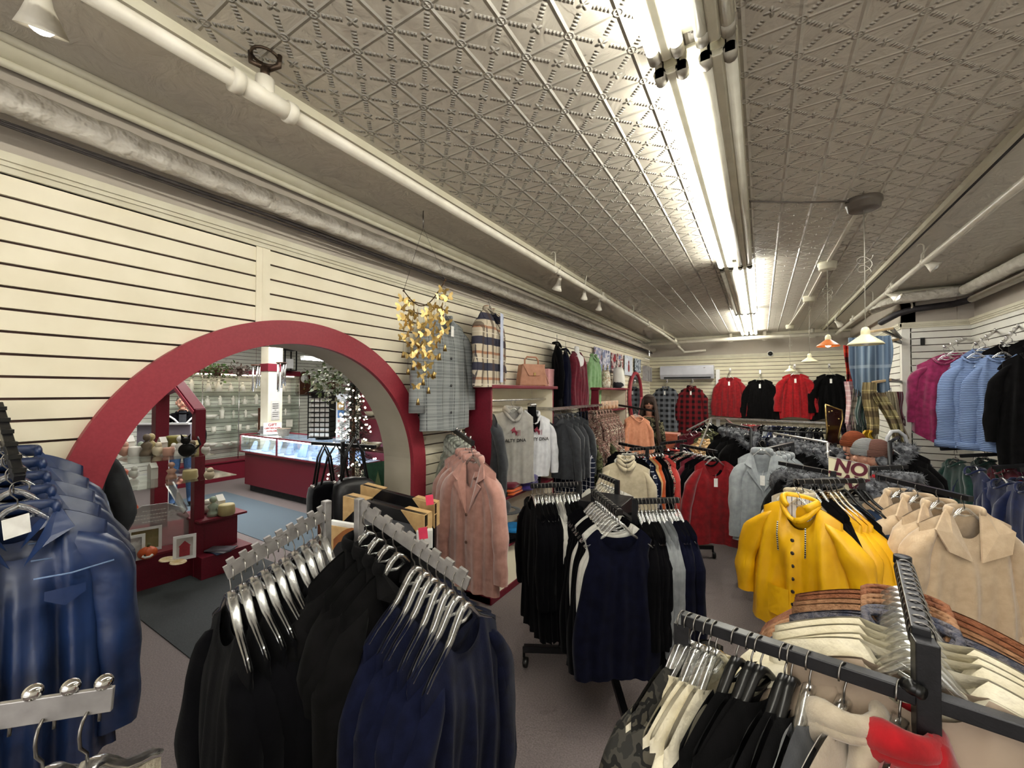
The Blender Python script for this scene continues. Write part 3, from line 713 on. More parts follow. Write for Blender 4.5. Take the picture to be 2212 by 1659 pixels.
F_PUR = cloth('purple', '3b2d74', '2d2260', .3)
F_MAG = cloth('magenta', '8a2150', '6d173d', .4)
F_BLUE = knit('sky_knit', '7c90b4', '60749a', .014)
F_GRN = cloth('sage_green', '86ab7a', '759a69', .3)
F_DGRN = cloth('bottle_green', '1e4038', '16302a', .3)
F_CBLUE = cloth('cobalt', '16224c', '101a3b', .3)
F_TAN = cloth('tan', 'c9a678', 'b7935f', .3)
F_ORNG = cloth('orange', 'c65a28', 'ab4a1e', .3)
F_PEACH = cloth('peach', 'dd9a78', 'cd8968', .3)
F_SATIN = noisy('blue_denim', '182e58', '070f20', .38, 4.5, .6, .012, spec=.7, bscale=9)
F_FLORAL = blotch('floral', ['18181c', 'a62c33', 'c9b8a8', '18181c', '3e6a58'], 42, dist=1)
F_FLOR2 = blotch('brown_floral', ['6d5848', 'b79e8f', '8a5d58', '4b4036', 'c7b6a4'], 30, dist=1)
F_OLIVE = blotch('olive_print', ['4b4c36', '6b6c4c', '2f3024'], 20)
BW = plaid('navy_white', '151c33', [(.05,.12,'e8e8ea','X',0,.8),(.05,.12,'e8e8ea','Z',0,.8)])
BUFF = plaid('buffalo_grey', '17181c', [(.11,.5,'7c8088','X',.1,.55),(.11,.5,'7c8088','Z',0,.55)])
BUFFR = plaid('buffalo_red', '170c0e', [(.11,.5,'76121b','X',.1,.6),(.11,.5,'76121b','Z',.2,.6)])
GPL = plaid('grey_knit_check', '8f9393', [(.13,.30,'6f7375','X',.2,.55),(.10,.22,'6c7072','Z',.1,.5),(.13,.05,'303338','X',.32,.7),(.025,.3,'b2b5b4','Z',0,.35),(.10,.05,'3b3e43','Z',.3,.5)], bump=.6)
BRPL = plaid('blanket_plaid', 'c9bda8', [(.20,.30,'2a2d44','Z',.0,.95),(.20,.10,'a8765a','Z',.36,.9),(.12,.28,'4d3c35','X',.1,.75),(.12,.05,'1f2136','X',.5,.85),(.20,.04,'d8d0c0','Z',.55,.8)])
KB = dict(key='k')
S = {}
S['black_cardigan'] = dict(mats=[F_BLACK], collar='none', top=-.125, sh=-.185, neck=.07, L=.97, W=.18, HW=.23, sl=.58, fold=.014, k=4, T=.034)
S['black_coat'] = dict(mats=[F_BLACK2], collar='shirt', L=.95, W=.19, HW=.23, sl=.58, T=.042, fold=.014, sr0=.08)
S['navy_cardigan'] = dict(mats=[F_NAVY], collar='none', top=-.125, sh=-.185, L=.74, W=.18, HW=.21, sl=.52, fold=.014, k=4, T=.032, nd=.05)
S['black_tank'] = dict(mats=[F_BLACK], L=.86, W=.165, HW=.21, sl=0, neck=.09, nd=.10, bd=.05, arm=.02, fold=.014, k=4, T=.03)
S['navy_tank'] = dict(mats=[F_DNAVY], L=.80, W=.165, HW=.215, sl=0, neck=.10, nd=.10, bd=.05, arm=.022, fold=.010, k=4, T=.03, collar='none')
S['white_tank'] = dict(mats=[F_WHITE], L=.70, W=.165, HW=.19, sl=0, neck=.09, nd=.10, bd=.05, arm=.03, fold=.014, k=3, T=.022)
S['black_top'] = dict(mats=[F_BLACK], L=.86, W=.17, HW=.2, sl=.50, fold=.016, k=5, T=.024, sr0=.055, sr1=.035, so=.02)
S['white_top'] = dict(mats=[F_WHITE], L=.80, W=.17, HW=.2, sl=.55, fold=.016, k=5, T=.02, sr0=.05, sr1=.035, so=.02)
S['grey_top'] = dict(mats=[F_GREY], L=.72, W=.17, HW=.2, sl=.55, fold=.012, k=5, T=.022, sr0=.055, sr1=.035, so=.02)
S['navy_top'] = dict(mats=[F_DNAVY], L=.72, W=.17, HW=.2, sl=.55, fold=.012, k=5, T=.024, sr0=.055, sr1=.04, so=.02)
S['yellow_coat'] = dict(mats=[F_YEL, F_YEL], collar='hood', L=.82, W=.20, HW=.27, sl=.52, T=.06, fold=.024, k=3, nd=.14, neck=.085, sr0=.095, sr1=.065, so=.10, buttons=7, bmat=noisy('dark_snap', '3b3230', '2a2322', .4, 40, 0))
S['navy_jkt'] = dict(mats=[F_TEAL], collar='none', L=.8, W=.2, HW=.24, sl=.5, T=.05)
S['teal_coat'] = dict(mats=[F_TEAL], collar='hood', L=.85, W=.2, HW=.24, sl=.55, T=.055, fold=.016, sr0=.085, sr1=.06)
S['cream_coat'] = dict(mats=[F_CREAM], collar='wide', L=1.0, W=.21, HW=.26, sl=.58, T=.055, fold=.016, k=3, neck=.08, sr0=.09, sr1=.068, so=.05, cuff=.07, nd=.12)
S['oat_coat'] = dict(mats=[F_OAT], collar='shirt', L=.9, W=.19, HW=.23, sl=.6, T=.045, fold=.014, sr0=.08, sr1=.055)
S['fur_coat'] = dict(mats=[F_BLACK2, F_FUR], collar='fur', L=.9, W=.19, HW=.23, sl=.55, T=.055, sr0=.085, sr1=.06, neck=.07)
S['palegrey_coat'] = dict(mats=[F_LGREY], collar='lapel', L=.78, W=.165, HW=.2, sl=.58, T=.045, fold=.010, sr0=.07, sr1=.05, so=.03, tag=1, nd=.15, neck=.07)
S['pink_coat'] = dict(mats=[F_PINK], collar='lapel', L=.86, W=.185, HW=.22, sl=.60, T=.045, fold=.012, k=3, sr0=.075, sr1=.055, so=.06, buttons=3, nd=.16, bmat=noisy('brown_button', '7d5a4c', '5f4236', .4, 30, 0))
S['camo_top'] = dict(mats=[F_SAGE], collar='cowl', L=.75, W=.18, HW=.22, sl=.55, T=.04, fold=.018)
S['red_tunic'] = dict(mats=[F_RED], collar='none', L=.84, W=.17, HW=.23, sl=.62, neck=.085, nd=.14, T=.03, fold=.012, sr0=.07, sr1=.055, so=.09, tag=1, hem=-.03)
S['brown_fur'] = dict(mats=[F_BRNFUR], collar='crew', L=.75, W=.22, HW=.24, sl=.5, T=.06, sr0=.09, sr1=.07)
S['rust_fur'] = dict(S['brown_fur'], mats=[F_DBRN])
S['grey_fur'] = dict(S['brown_fur'], mats=[F_GREYTED])
S['offwhite_fur'] = dict(mats=[F_OFFW], collar='none', top=-.075, L=.8, W=.24, HW=.27, sl=.5, T=.065, fold=.024, k=6, sr0=.10, sr1=.07)
S['taupe_quilt'] = dict(mats=[F_TAUPE], collar='none', L=.8, W=.20, HW=.24, sl=.5, T=.05, fold=.008, sr0=.085, sr1=.06)
S['camo_coat'] = dict(mats=[F_CAMO], collar='none', L=.8, W=.19, HW=.22, sl=.55, T=.035, fold=.014, sr0=.08)
S['cream_knit'] = dict(mats=[F_OFFW], collar='none', top=-.11, sh=-.18, L=.75, W=.2, HW=.23, sl=.55, T=.04, fold=.012, sr0=.07)
S['black_hoodie'] = dict(mats=[F_BLACK2], collar='none', top=-.10, sh=-.17, L=.8, W=.2, HW=.23, sl=.55, T=.042, fold=.016, sr0=.08, sr1=.05)
S['char_hoodie'] = dict(S['black_hoodie'], mats=[F_CHAR])
S['beige_hoodie'] = dict(S['black_hoodie'], collar='hood', neck=.055, mats=[cloth('beige_fleece', 'b3a692', 'a09480', .5, bump=.8)])
S['red_hoodie'] = dict(S['black_hoodie'], collar='hood', neck=.055, mats=[F_RED3])
S['blue_jacket'] = dict(mats=[F_SATIN], collar='shirt', L=.85, W=.18, HW=.21, sl=.62, T=.055, fold=.03, k=4, sr0=.085, sr1=.06, so=.03, nd=.12, neck=.08, tag=0)
def simple(m, **k): return dict(dict(mats=[m], collar='crew', L=.7, W=.18, HW=.21, sl=.52, T=.028, fold=.012, sr0=.06, sr1=.042, so=.03), **k)
def it(k, adj, cat='sweater', name=None, h=None): 
    r = (k, S[k], name or cat.replace(' ', '_'), adj, cat)
    return r+(h,) if h else r
for nm, m in dict(wine=F_WINE, tan=F_TAN, orange=F_ORNG, bw=BW, black=F_BLACK, red=F_RED, floral=F_FLORAL, coral=cloth('coral', 'c8453f', 'b03a35', .3), white=F_WHITE, olive=F_OLIVE, mag=F_MAG, cobalt=F_CBLUE, dgreen=F_DGRN, navy=F_NAVY, flor2=F_FLOR2, grey=F_GREY, char=F_CHAR, peach=F_PEACH).items():
    S['top_'+nm] = simple(m)
# ---------------------------------------------------------------- chrome rack with notched arms (front centre)
SQCH = noisy('chrome_tube', 'a5a2a0', '8e8b89', .35, 30, 0, metal=.6)
t = thing('clothes_rack', 'chrome four way clothes rack with notched sloping arms in the foreground', 'clothes rack')
pl, pr = PZ(705, 1085, 1.345), PZ(776, 1080, 1.35)
for p, z in ((pl, 1.35), (pr, 1.355)): MB().boxb(p.x-.011, p.x+.011, p.y-.011, p.y+.011, .06, z).build('post', SQCH, t, bevel=.002)
MB().bar((pl.x, pl.y, 1.165), (pr.x, pr.y, 1.165), .02, .022).bar((pl.x, pl.y, .12), (pr.x, pr.y, .12), .03, .03).build('crossbar', SQCH, t)
def notched(a, b, t, n=9):
    a = Vector(a); b = Vector(b); m = MB(); d = (b-a)
    m.bar(a-Vector((0, 0, .012)), b-Vector((0, 0, .012)), .006, .036)
    for i in range(n):
        f = (i+.35)/n; c = lerp(a, b, f); e = lerp(a, b, f+.55/n); m.bar(c+Vector((0, 0, .012)), e+Vector((0, 0, .012)), .010, .014)
    m.build('notched_arm', SQCH, t)
al0, al1 = pl+Vector((0, 0, -.02)), P(487, 1228, 1.02)
ar0, ar1 = pr+Vector((0, 0, -.01)), P(1012, 1252, 1.06)
notched(al0, al1, t); notched(ar0, ar1, t)
for s, e in ((pl, (-.35, -.12)), (pr, (.25, -.22)), (pl, (-.1, .35)), (pr, (.3, .2))): MB().bar((s.x, s.y, .07), (s.x+e[0], s.y+e[1], .07), .03, .025).build('foot', SQCH, t)
row(al1, al0, [it('black_cardigan', 'black knit cardigan', 'cardigan') for _ in range(10)], "the chrome rack's left arm", near=True, seed=1, drop=.004)
row(ar1, ar0, [it('navy_cardigan', 'navy knit cardigan', 'cardigan') for _ in range(7)]+[it('black_coat', 'black hooded coat', 'coat') for _ in range(4)], "the chrome rack's right arm", near=True, seed=2, drop=.004, ts=[.03, .10, .17, .24, .31, .38, .45, .62, .72, .82, .92])
# ---------------------------------------------------------------- black multi-arm racks
def sq(m, a, b, w=.03, h=.03): m.bar(a, b, w, h)
def blackrack(label, c, arms, ztop, feet=.42, box=False, post=True):
    """arms: (start, end) ; c: centre on floor"""
    t = thing('clothes_rack', label, 'clothes rack', (0, 0, 0))
    if post: MB().boxb(c[0]-.02, c[0]+.02, c[1]-.02, c[1]+.02, .12, ztop-.08).build('post', BLACKM, t)
    if box: MB().boxb(c[0]-.13, c[0]+.13, c[1]-.13, c[1]+.13, .15, ztop-.07).build('centre_column', BLACKM, t, bevel=.003)
    for a, b in arms:
        a = Vector(a); b = Vector(b); m = MB(); sq(m, a, b, .026, .026)
        m.bar(Vector((b.x, b.y, b.z+.013)), Vector((b.x, b.y, b.z-.12)), .028, .028, up=(0, 1, 0))
        m.bar(Vector((b.x, b.y, b.z-.11)), Vector((c[0], c[1], b.z-.11)), .028, .028); m.build('arm', BLACKM, t)
    for k in range(4):
        a = .5+k*PI/2; e = (c[0]+feet*math.cos(a), c[1]+feet*math.sin(a))
        MB().bar((c[0], c[1], .11), (e[0], e[1], .11), .035, .035).build('foot', BLACKM, t)
        w = MB().tube([(e[0], e[1], .12), (e[0], e[1], .06)], .009, 8)
        w.lathe([(.001, .016), (.026, .014), (.030, .008), (.030, -.008), (.026, -.014), (.001, -.016)], 16, (e[0]+.012, e[1], .031), 0, frame((1, .3, 0))); w.build('caster', BLACKP, t)
    return t
# central rack
cB0, cB1 = PZ(1340, 1108, 1.10), PZ(1283, 1062, 1.10)
cA0, cA1 = PZ(1147, 1050, 1.10), PZ(1250, 1045, 1.10)
cC0, cC1 = PZ(1466, 1080, 1.10), PZ(1372, 1083, 1.10)
cD0, cD1 = PZ(1295, 1026, 1.10), PZ(1333, 1042, 1.10)
cc = P(1310, 1075, 2.48)
blackrack('black pinwheel clothes rack on casters in the middle of the floor', (cc.x, cc.y), [(cA0, cA1), (cB0, cB1), (cC0, cC1), (cD0, cD1)], 1.10, .5, box=True)
row(cB0, cB1, [it('navy_tank', 'plain navy tank top', 'tank top')]+[it('white_tank' if i in (1, 2, 6) else 'black_tank', ('white' if i in (1, 2, 6) else 'black')+' tank top', 'tank top') for i in range(1, 11)], "the middle rack's near arm", near=True, seed=3, drop=-.014)
row(cA0, cA1, [it('white_top' if i in (6, 7) else 'black_top', ('white' if i in (6, 7) else 'black')+' jersey top', 'top', 'jersey_top') for i in range(13)], "the middle rack's left arm", seed=4, drop=-.014, front='left end')
row(cC0, cC1, [it('navy_top' if i < 4 else 'grey_top' if i < 7 else 'black_top', ('navy' if i < 4 else 'grey' if i < 7 else 'black')+' long sleeved top', 'top', 'jersey_top') for i in range(12)], "the middle rack's right arm", seed=6, drop=-.014, front='right end', flip=True)
row(cD0, cD1, [it('white_tank', 'white tank top', 'tank top') for i in range(6)], "the middle rack's rear arm", seed=7, drop=-.014)
# rack behind with coloured tops
gA0, gA1 = PZ(1338, 958, 1.14), PZ(1398, 970, 1.14)
gB0, gB1 = PZ(1362, 971, 1.14), PZ(1430, 966, 1.14)
gC0, gC1 = PZ(1482, 952, 1.14), PZ(1430, 958, 1.14)
gD0, gD1 = PZ(1548, 976, 1.14), PZ(1472, 962, 1.14)
gc = P(1452, 985, 4.15)
blackrack('black clothes rack with coloured tops behind the middle rack', (gc.x, gc.y), [(gA0, gA1), (gB0, gB1), (gC0, gC1), (gD0, gD1)], 1.14, .4)
S['beige_cowl'] = simple(F_OAT, collar='cowl', L=.72, W=.2, HW=.23, T=.04)
row(gA0, gA1, [it('top_black', 'black top', 'top'), it('top_white', 'white top', 'top'), it('top_black', 'black top', 'top'), it('top_red', 'red top', 'top')], "the coloured rack's outer arm", seed=8, drop=-.014, front='left end')
garment('beige_cowl', S['beige_cowl'], P(1352, 975, 3.55), face(P(1352, 975, 3.55), .1), 'cowl_top', 'beige cowl neck top hanging at the left of the coloured rack', 'top', seed=1)
hanger(P(1352, 975, 3.55), face(P(1352, 975, 3.55), .1), 'clear hanger holding the beige cowl neck top', 'single hangers')
row(gB0, gB1, [it('top_black', 'black top', 'top'), it('top_black', 'black top', 'top'), it('top_bw', 'navy checked shirt', 'shirt'), it('top_navy', 'navy top', 'top'), it('top_tan', 'tan top', 'top'), it('top_orange', 'orange top', 'top'), it('top_black', 'black top', 'top'), it('top_black', 'black top', 'top'), it('top_floral', 'black floral top', 'top'), it('top_coral', 'coral top', 'top')], "the coloured rack's left arm", seed=9, drop=-.014, front='left end', flip=False)
row(gC0, gC1, [it('top_navy', 'navy top', 'top'), it('top_coral', 'coral top', 'top'), it('top_black', 'black top', 'top')], "the coloured rack's rear arm", seed=10, drop=-.014)
rt = row(gD0, gD1, [it('red_tunic', 'red V neck tunic', 'tunic'), it('top_black', 'black top', 'top'), it('top_black', 'black top', 'top'), it('top_wine', 'wine red top', 'top'), it('top_black', 'black top', 'top'), it('top_floral', 'floral top', 'top'), it('top_black', 'black top', 'top'), it('top_floral', 'floral top', 'top')], "the coloured rack's right arm", seed=11, drop=-.014, near=False, skew=-.5)
# yellow coat rack
yA0, yA1 = PZ(1722, 1040, 1.15), PZ(1862, 1038, 1.15)
yB0, yB1 = PZ(2098, 1078, 1.15), PZ(1898, 1030, 1.15)
yc = P(1884, 1085, 2.5)
blackrack('black clothes rack of winter coats on the right', (yc.x, yc.y), [(yA0, yA1), (yB0, yB1)], 1.15, .4)
row(yA0, yA1, [it('oat_coat', 'oat coloured coat', 'coat'), it('oat_coat', 'oat coloured coat', 'coat'), it('black_hoodie', 'black jacket', 'jacket'), it('black_hoodie', 'black jacket', 'jacket')], "the coat rack's left arm", seed=12, drop=-.014, ts=[-.02, .08, .22, .34], front='left end')
def yellow_extra(p, seed):
    o = []
    for s in (-1, 1):
        m = MB().tube([(s*.07, p['T']+.035, p['top']-.10), (s*.072, p['T']+.04, p['top']-.17), (s*.068, p['T']+.036, p['top']-.26)], .0035, 6); o.append(('drawstring', m.mesh('drawstring', plaid('cord', 'e8e4da', [(.012, .5, '1a1a1a', 'Z', 0, 1)]))))
    m = MB()
    for s in (-1, 1): m.grid(lambda u, v: (s*lerp(.02, .13, u), p['T']+.028+.01*math.sin(u*3), -.56-.16*v), 6, 6)
    o.append(('pocket', m.mesh('pocket', F_YEL)))
    m = MB().grid(lambda u, v: (lerp(-.075, .075, u), .012-.030*(1-(2*u-1)**2), p['top']+.03-.13*v*(1-.4*(2*u-1)**2)), 12, 6)
    o.append(('striped_lining', m.mesh('lining', plaid('lining', 'e9e5df', [(.022, .16, '2b2b33', 'X', 0, .9)]))))
    return o
S['yellow_coat']['extra'] = [yellow_extra]
S['yellow_coat2'] = dict(S['yellow_coat'], collar='none', top=-.15, sh=-.21, buttons=0, extra=[], nd=.08)
S['teal_coat2'] = dict(S['teal_coat'], collar='none', top=-.16, sh=-.22)
S['black_low'] = dict(S['black_hoodie'], top=-.16, sh=-.22)
yp = P(1728, 1052, 2.28)
garment('yellow_coat', S['yellow_coat'], yp, face(yp, -.45), 'raincoat', 'frontmost yellow hooded raincoat with snap buttons and cord ties', 'raincoat', 'yellow raincoats on the coat rack', seed=2, near=True)
hanger(yp, face(yp, -.45), 'clear hanger holding the frontmost yellow raincoat', 'single hangers', near=True)
row(lerp(yA0, yA1, .45)+Vector((0, -.03, 0)), yA1, [it('yellow_coat2', 'yellow raincoat behind the first', 'raincoat', h='gold')]*3+[it('black_low', 'black jacket', 'jacket', h='black')]+[it('teal_coat2', 'dark blue fleece coat', 'coat', h='black')]*2, "the coat rack's inner arm", seed=13, drop=-.014, near=True, front='left end', ts=[.0, .14, .28, .5, .78, .98])
row(yB0, yB1, [it('cream_coat', 'cream wool coat with wide collar', 'coat')]*4, "the coat rack's right arm", seed=14, drop=-.014, near=True, ts=[.06, .30, .52, .72])
S['chev_coat'] = dict(S['fur_coat'], mats=[plaid('grey_stripe', 'b9b7b0', [(.09,.4,'6d6c6a','Z',0,.8)]), F_FUR])
row(yB0, yB1, [it('chev_coat', 'grey striped fur collared coat', 'coat')]*3, "the coat rack's inner right arm", seed=15, drop=-.014, ts=[.86, .95, 1.06], skew=-.4)
# rack behind it: pale grey coats, fur hoods
hA0, hA1 = PZ(1684, 1000, 1.16), PZ(1800, 1022, 1.16)
hB0, hB1 = PZ(1958, 1008, 1.16), PZ(1876, 1012, 1.16)
hc = P(1842, 1040, 2.9)
blackrack('black clothes rack behind the yellow raincoats, topped by the sign', (hc.x, hc.y), [(hA0, hA1), (hB0, hB1)], 1.16, .35)
row(hA0, hA1, [it('fur_coat', 'black coat with grey fur hood', 'coat')]*3, "the sign rack's left arm", seed=16, drop=-.014, skew=.2)
row(hB0, hB1, [it('fur_coat', 'black coat with grey fur hood', 'coat')]*2+[it('red_hoodie', 'red jacket', 'jacket')], "the sign rack's right arm", seed=17, drop=-.014)
kA0, kA1 = PZ(1652, 972, 1.22), PZ(1712, 958, 1.22)
kc = PZ(1690, 968, 1.20)
blackrack('black clothes rack holding pale grey wool coats', (kc.x, kc.y+.1), [(kA0, kA1)], 1.2, .35)
kp = P(1646, 952, 3.15)
garment('palegrey_coat', S['palegrey_coat'], kp, face(kp, .1), 'wool_coat', 'pale grey wool coat with lapels and hang tag facing the aisle', 'coat', seed=1, near=True)
hanger(kp, face(kp, .1), 'clear hanger holding the pale grey wool coat', 'single hangers')
row(kA0, kA1, [it('palegrey_coat', 'pale grey wool coat', 'coat')]*5, 'the pale grey coat rack', seed=18, ts=[.1, .25, .4, .55, .7], skew=-.3)
def small_rail(a, b, label, mat=None):
    t = thing('clothes_rail', label, 'clothes rail'); mat = mat or CHROME
    MB().tube([a, b], .012, 8).build('bar', mat, t)
    for e in (a, b): MB().tube([e, (e.x, e.y, .02)], .014, 8).boxb(e.x-.02, e.x+.02, e.y-.2, e.y+.2, 0, .03).build('upright', mat, t)
r0, r1 = P(1672, 936, 4.4), P(1788, 948, 3.6); r1.z = r0.z
small_rail(r0, r1, 'thin chrome rail above the grey fur hoods')
row(r1, r0, [it('fur_coat', 'black coat with grey fur hood', 'coat')]*5, 'the thin chrome rail', seed=18, skew=-.35, drop=.0, ts=[-.03, .14, .36, .58, .80])
r2, r3 = P(1622, 925, 4.2), P(1570, 922, 4.8); r3.z = r2.z
small_rail(r2, r3, 'short black rail of fur hooded coats behind the red tunic', BLACKM)
row(r2, r3, [it('fur_coat', 'black coat with grey fur hood', 'coat')]*3, 'the short black rail', seed=22, drop=.0)
r4, r5 = P(1922, 955, 3.0), P(1940, 955, 3.35); r5.z = r4.z
small_rail(r4, r5, 'short black rail beside the stepladder', BLACKM)
row(r4, r5, [it('fur_coat', 'black coat with grey fur hood', 'coat')]*2, 'the rail beside the stepladder', seed=23, drop=.0)
# NO TAX sign
s0 = [P(1790, 986, 2.62), P(1876, 1005, 2.55), P(1876, 1076, 2.55), P(1790, 1056, 2.62)]
t = thing('shop_sign', 'cream NO TAX sign in burgundy capitals standing on a coat rack', 'sign')
MB().slab(s0, .004).build('board', noisy('sign_cream', 'e9e2c2', 'e0d8b6', .4, 8, 0), t)
xx = (s0[1]-s0[0]).normalized(); nn = xx.cross(s0[0]-s0[3]).normalized(); nn = nn if (CAM-s0[0]).dot(nn) > 0 else -nn; yy = nn.cross(xx)
Rm = Matrix((xx, yy, nn)).transposed(); cen = sum(s0, Vector())/4
sg = noisy('burgundy_ink', '5f1f30', '521828', .6, 20, 0)
for b, dz in (('NO', .058), ('TAX', -.030)):
    o = mkobj('lettering', text_mesh(b, .108, sg, .0006, .004), t); o.matrix_world = M4(Rm, cen+yy*dz+nn*.006)
for a, b in ((0, 1), (1, 2), (3, 2), (0, 3)): pass
m = MB(); m.bar(s0[1], s0[2], .008, .012).bar(s0[0], s0[1], .008, .008).bar(s0[2], s0[2]+Vector((0, 0, -.10)), .008, .012); m.build('metal_edge', CHROME, t)
# ---------------------------------------------------------------- big black rack front right
fa, fb = PZ(1474, 1334, 1.15), PZ(2000, 1508, 1.15)
fe = fb+(fb-fa).normalized()*.55
t = thing('clothes_rack', 'large black square tube clothes rack in the right foreground', 'clothes rack')
MB().bar(fa, fe, .026, .026).build('rail', BLACKM, t, bevel=.002)
pz = P(1996, 1500, .70)
MB().boxb(fb.x-.016, fb.x+.016, fb.y-.016, fb.y+.016, .1, 1.25).build('post', BLACKM, t, bevel=.002)
MB().tube([fb+Vector((-.03, -.01, .022)), fb+Vector((-.01, -.03, .022))], .011, 12).ball(fb+Vector((-.022, -.022, .024)), .013, 12, 8).build('clamp_knob', BLACKP, t)
ga0, ga1 = P(1990, 1372, .72), P(1950, 1240, 1.02)
ga0.z = 1.25; ga1.z = 1.25
MB().bar(ga0, ga1, .026, .026).tube([ga1+Vector((0, 0, .02)), ga1+Vector((0, 0, .0))], .018, 12).build('arm', BLACKM, t, bevel=.002)
e2 = fe+Vector((0, 0, 0)); MB().bar(lerp(fb, fe, .35), lerp(fb, fe, .35)+Vector((.12, -.10, -.6)), .05, .012).build('brace_plate', BLACKM, t)
MB().bar(fb+Vector((0, 0, -.3)), fb+Vector((.35, -.35, -.34)), .03, .03).build('lower_rail', BLACKM, t)
MB().bar((fb.x-.35, fb.y, .08), (fb.x+.35, fb.y+.1, .08), .04, .04).bar((fa.x, fa.y-.3, .08), (fa.x, fa.y+.3, .08), .04, .04).boxb(fa.x-.016, fa.x+.016, fa.y-.016, fa.y+.016, .08, 1.14).build('base', BLACKM, t)
place = "the front black rack"
its = [it('camo_coat', 'dark camouflage coat', 'coat')]+[it('cream_knit', 'cream knit sweater', 'sweater')]*4+[it('black_hoodie', 'black hooded fleece', 'hoodie', h='black')]*4+[it('black_hoodie', 'black hooded fleece', 'hoodie', h='black')]+[it('char_hoodie', 'charcoal hooded fleece', 'hoodie')]+[it('beige_hoodie', 'beige hooded fleece', 'hoodie')]+[it('red_hoodie', 'red hooded fleece', 'hoodie')]
hooks = [1474, 1490, 1508, 1530, 1545, 1590, 1622, 1642, 1694, 1708, 1748, 1822, 1942]
ts = []
for px in hooks:
    lo, hi = 0, 1.0
    for _ in range(30):
        md = (lo+hi)/2; q = lerp(fa, fb, md)-CAM; xx_ = 1106+FPX*q.dot(RT)/q.dot(FW)
        if xx_ < px: lo = md
        else: hi = md
    ts.append(lo)
row(fa, fb, its, place, near=True, seed=20, drop=-.014, ts=ts, front='left end', skew=-.35)
its = [it('taupe_quilt', 'taupe quilted jacket', 'jacket'), it('offwhite_fur', 'off white plush jacket', 'jacket'), it('offwhite_fur', 'off white plush jacket', 'jacket'), it('offwhite_fur', 'off white plush jacket', 'jacket'), it('offwhite_fur', 'off white plush jacket', 'jacket'), it('navy_jkt', 'navy jacket', 'jacket'), it('grey_fur', 'grey tweed teddy jacket', 'jacket'), it('grey_fur', 'grey tweed teddy jacket', 'jacket'), it('brown_fur', 'brown teddy jacket', 'jacket'), it('brown_fur', 'brown teddy jacket', 'jacket'), it('rust_fur', 'rust teddy jacket', 'jacket'), it('rust_fur', 'rust teddy jacket', 'jacket')]
row(ga0, ga1, its, "the front rack's upper arm", near=True, seed=21, drop=-.014, ts=[.04, .12, .21, .30, .39, .47, .54, .61, .69, .77, .86, .95])
# ---------------------------------------------------------------- cabinets on the left wall
def cabinet(y0, y1, zt, shelves, label, crown=True):
    t = thing('display_cabinet', label, 'cabinet', (0, 0, 0)); xf, xb = -1.82, -2.078
    MB().boxb(xb, xf, y0, y0+.02, 0, zt).build('side_panel', RED2, t, bevel=.002); MB().boxb(xb, xf, y1-.02, y1, 0, zt).build('side_panel', RED2, t, bevel=.002)
    MB().boxb(xb+.001, xf-.004, y0+.02, y0+.026, .05, zt).boxb(xb+.001, xf-.004, y1-.026, y1-.02, .05, zt).boxb(xb, xb+.008, y0+.02, y1-.02, .05, zt).boxb(xb, xf-.004, y0+.02, y1-.02, zt-.008, zt).build('cream_lining', CREAM, t)
    MB().boxb(xb, xf+.035, y0-.03, y1+.03, zt, zt+.03).build('crown', RED2, t, bevel=.006)
    MB().boxb(xb, xf+.01, y0, y1, 0, .055).build('plinth', RED2, t, bevel=.003)
    MB().slab([(xf-.005, y0+.02, .055), (xf-.005, y1-.02, .055), (xf-.06, y1-.02, shelves[0]-.02), (xf-.06, y0+.02, shelves[0]-.02)], .006).build('kick_panel', CREAM, t)
    for z in shelves: MB().boxb(xb+.008, xf, y0+.02, y1-.02, z-.02, z).build('shelf', RED2, t, bevel=.002)
    return t
cabinet(2.66, 3.80, 1.70, [.39, .79], 'tall burgundy display cabinet with cream inside beside the pink coat')
cabinet(5.15, 6.45, 1.70, [.35, .8, 1.1, 1.42], 'second burgundy shelf cabinet farther along the left wall')
tag(MB().lathe([(.001, 0), (.05, 0), (.05, .015), (.001, .015)], 20, (-1.98, 2.82, 1.68)).build('puck_light', emis('warm_puck', 'ffe3b8', 8)), 'glowing puck light under the top of the near burgundy cabinet', 'lamp')
# generic garments for display
def wallhang(key, spec, px, pyt, pyb, X, rz, name, label, cat, near=True, hang='clear', seed=0, group=None, Y=None):
    a = PX(px, pyt, X) if Y is None else PY(px, pyt, Y); b = PX(px, pyb, X) if Y is None else PY(px, pyb, Y)
    loc = Vector((a.x, a.y, a.z+.10)); sp = dict(spec, L=loc.z-b.z)
    g = garment(key+label[:9], sp, loc, rz, name, label, cat, group, seed, near)
    if hang: hanger(loc, rz, '%s hanger holding the %s' % ({'clear':'clear','black':'black'}[hang], ' '.join(label.split()[:9])), 'display hangers', near=near, col=hang)
    return g, loc
def wallhook(loc, rz, X=None, label=''):
    m = MB(); d = Vector((math.sin(rz), -math.cos(rz), 0)); b = loc+d*.16; b.z = loc.z+.05
    m.bar(loc+Vector((0, 0, -.002)), b, .02, .012).bar(b+Vector((0, 0, .04)), b-Vector((0, 0, .04)), .03, .008, up=(0, 1, 0)).ball(loc, .008, 8, 6)
    t = thing('wall_bracket', label, 'bracket'); m.build('arm', CHROME, t)
S['check_coat'] = dict(mats=[GPL, F_GREY], collar='shirt', W=.205, HW=.27, sl=.60, T=.055, fold=.010, k=3, sr0=.085, sr1=.055, so=.09, sf=.0, nd=.05, neck=.06, buttons=4, tag=1, cuff=.16, bmat=noisy('dark_button', '3a3a3e', '2a2a2e', .3, 40, 0))
wallhang('checkcoat', S['check_coat'], 962, 690, 928, -1.98, -PI/2, 'knit_coat', 'long grey checked knit coat hanging on the cream wall right of the arch', 'coat', group='wall garments')
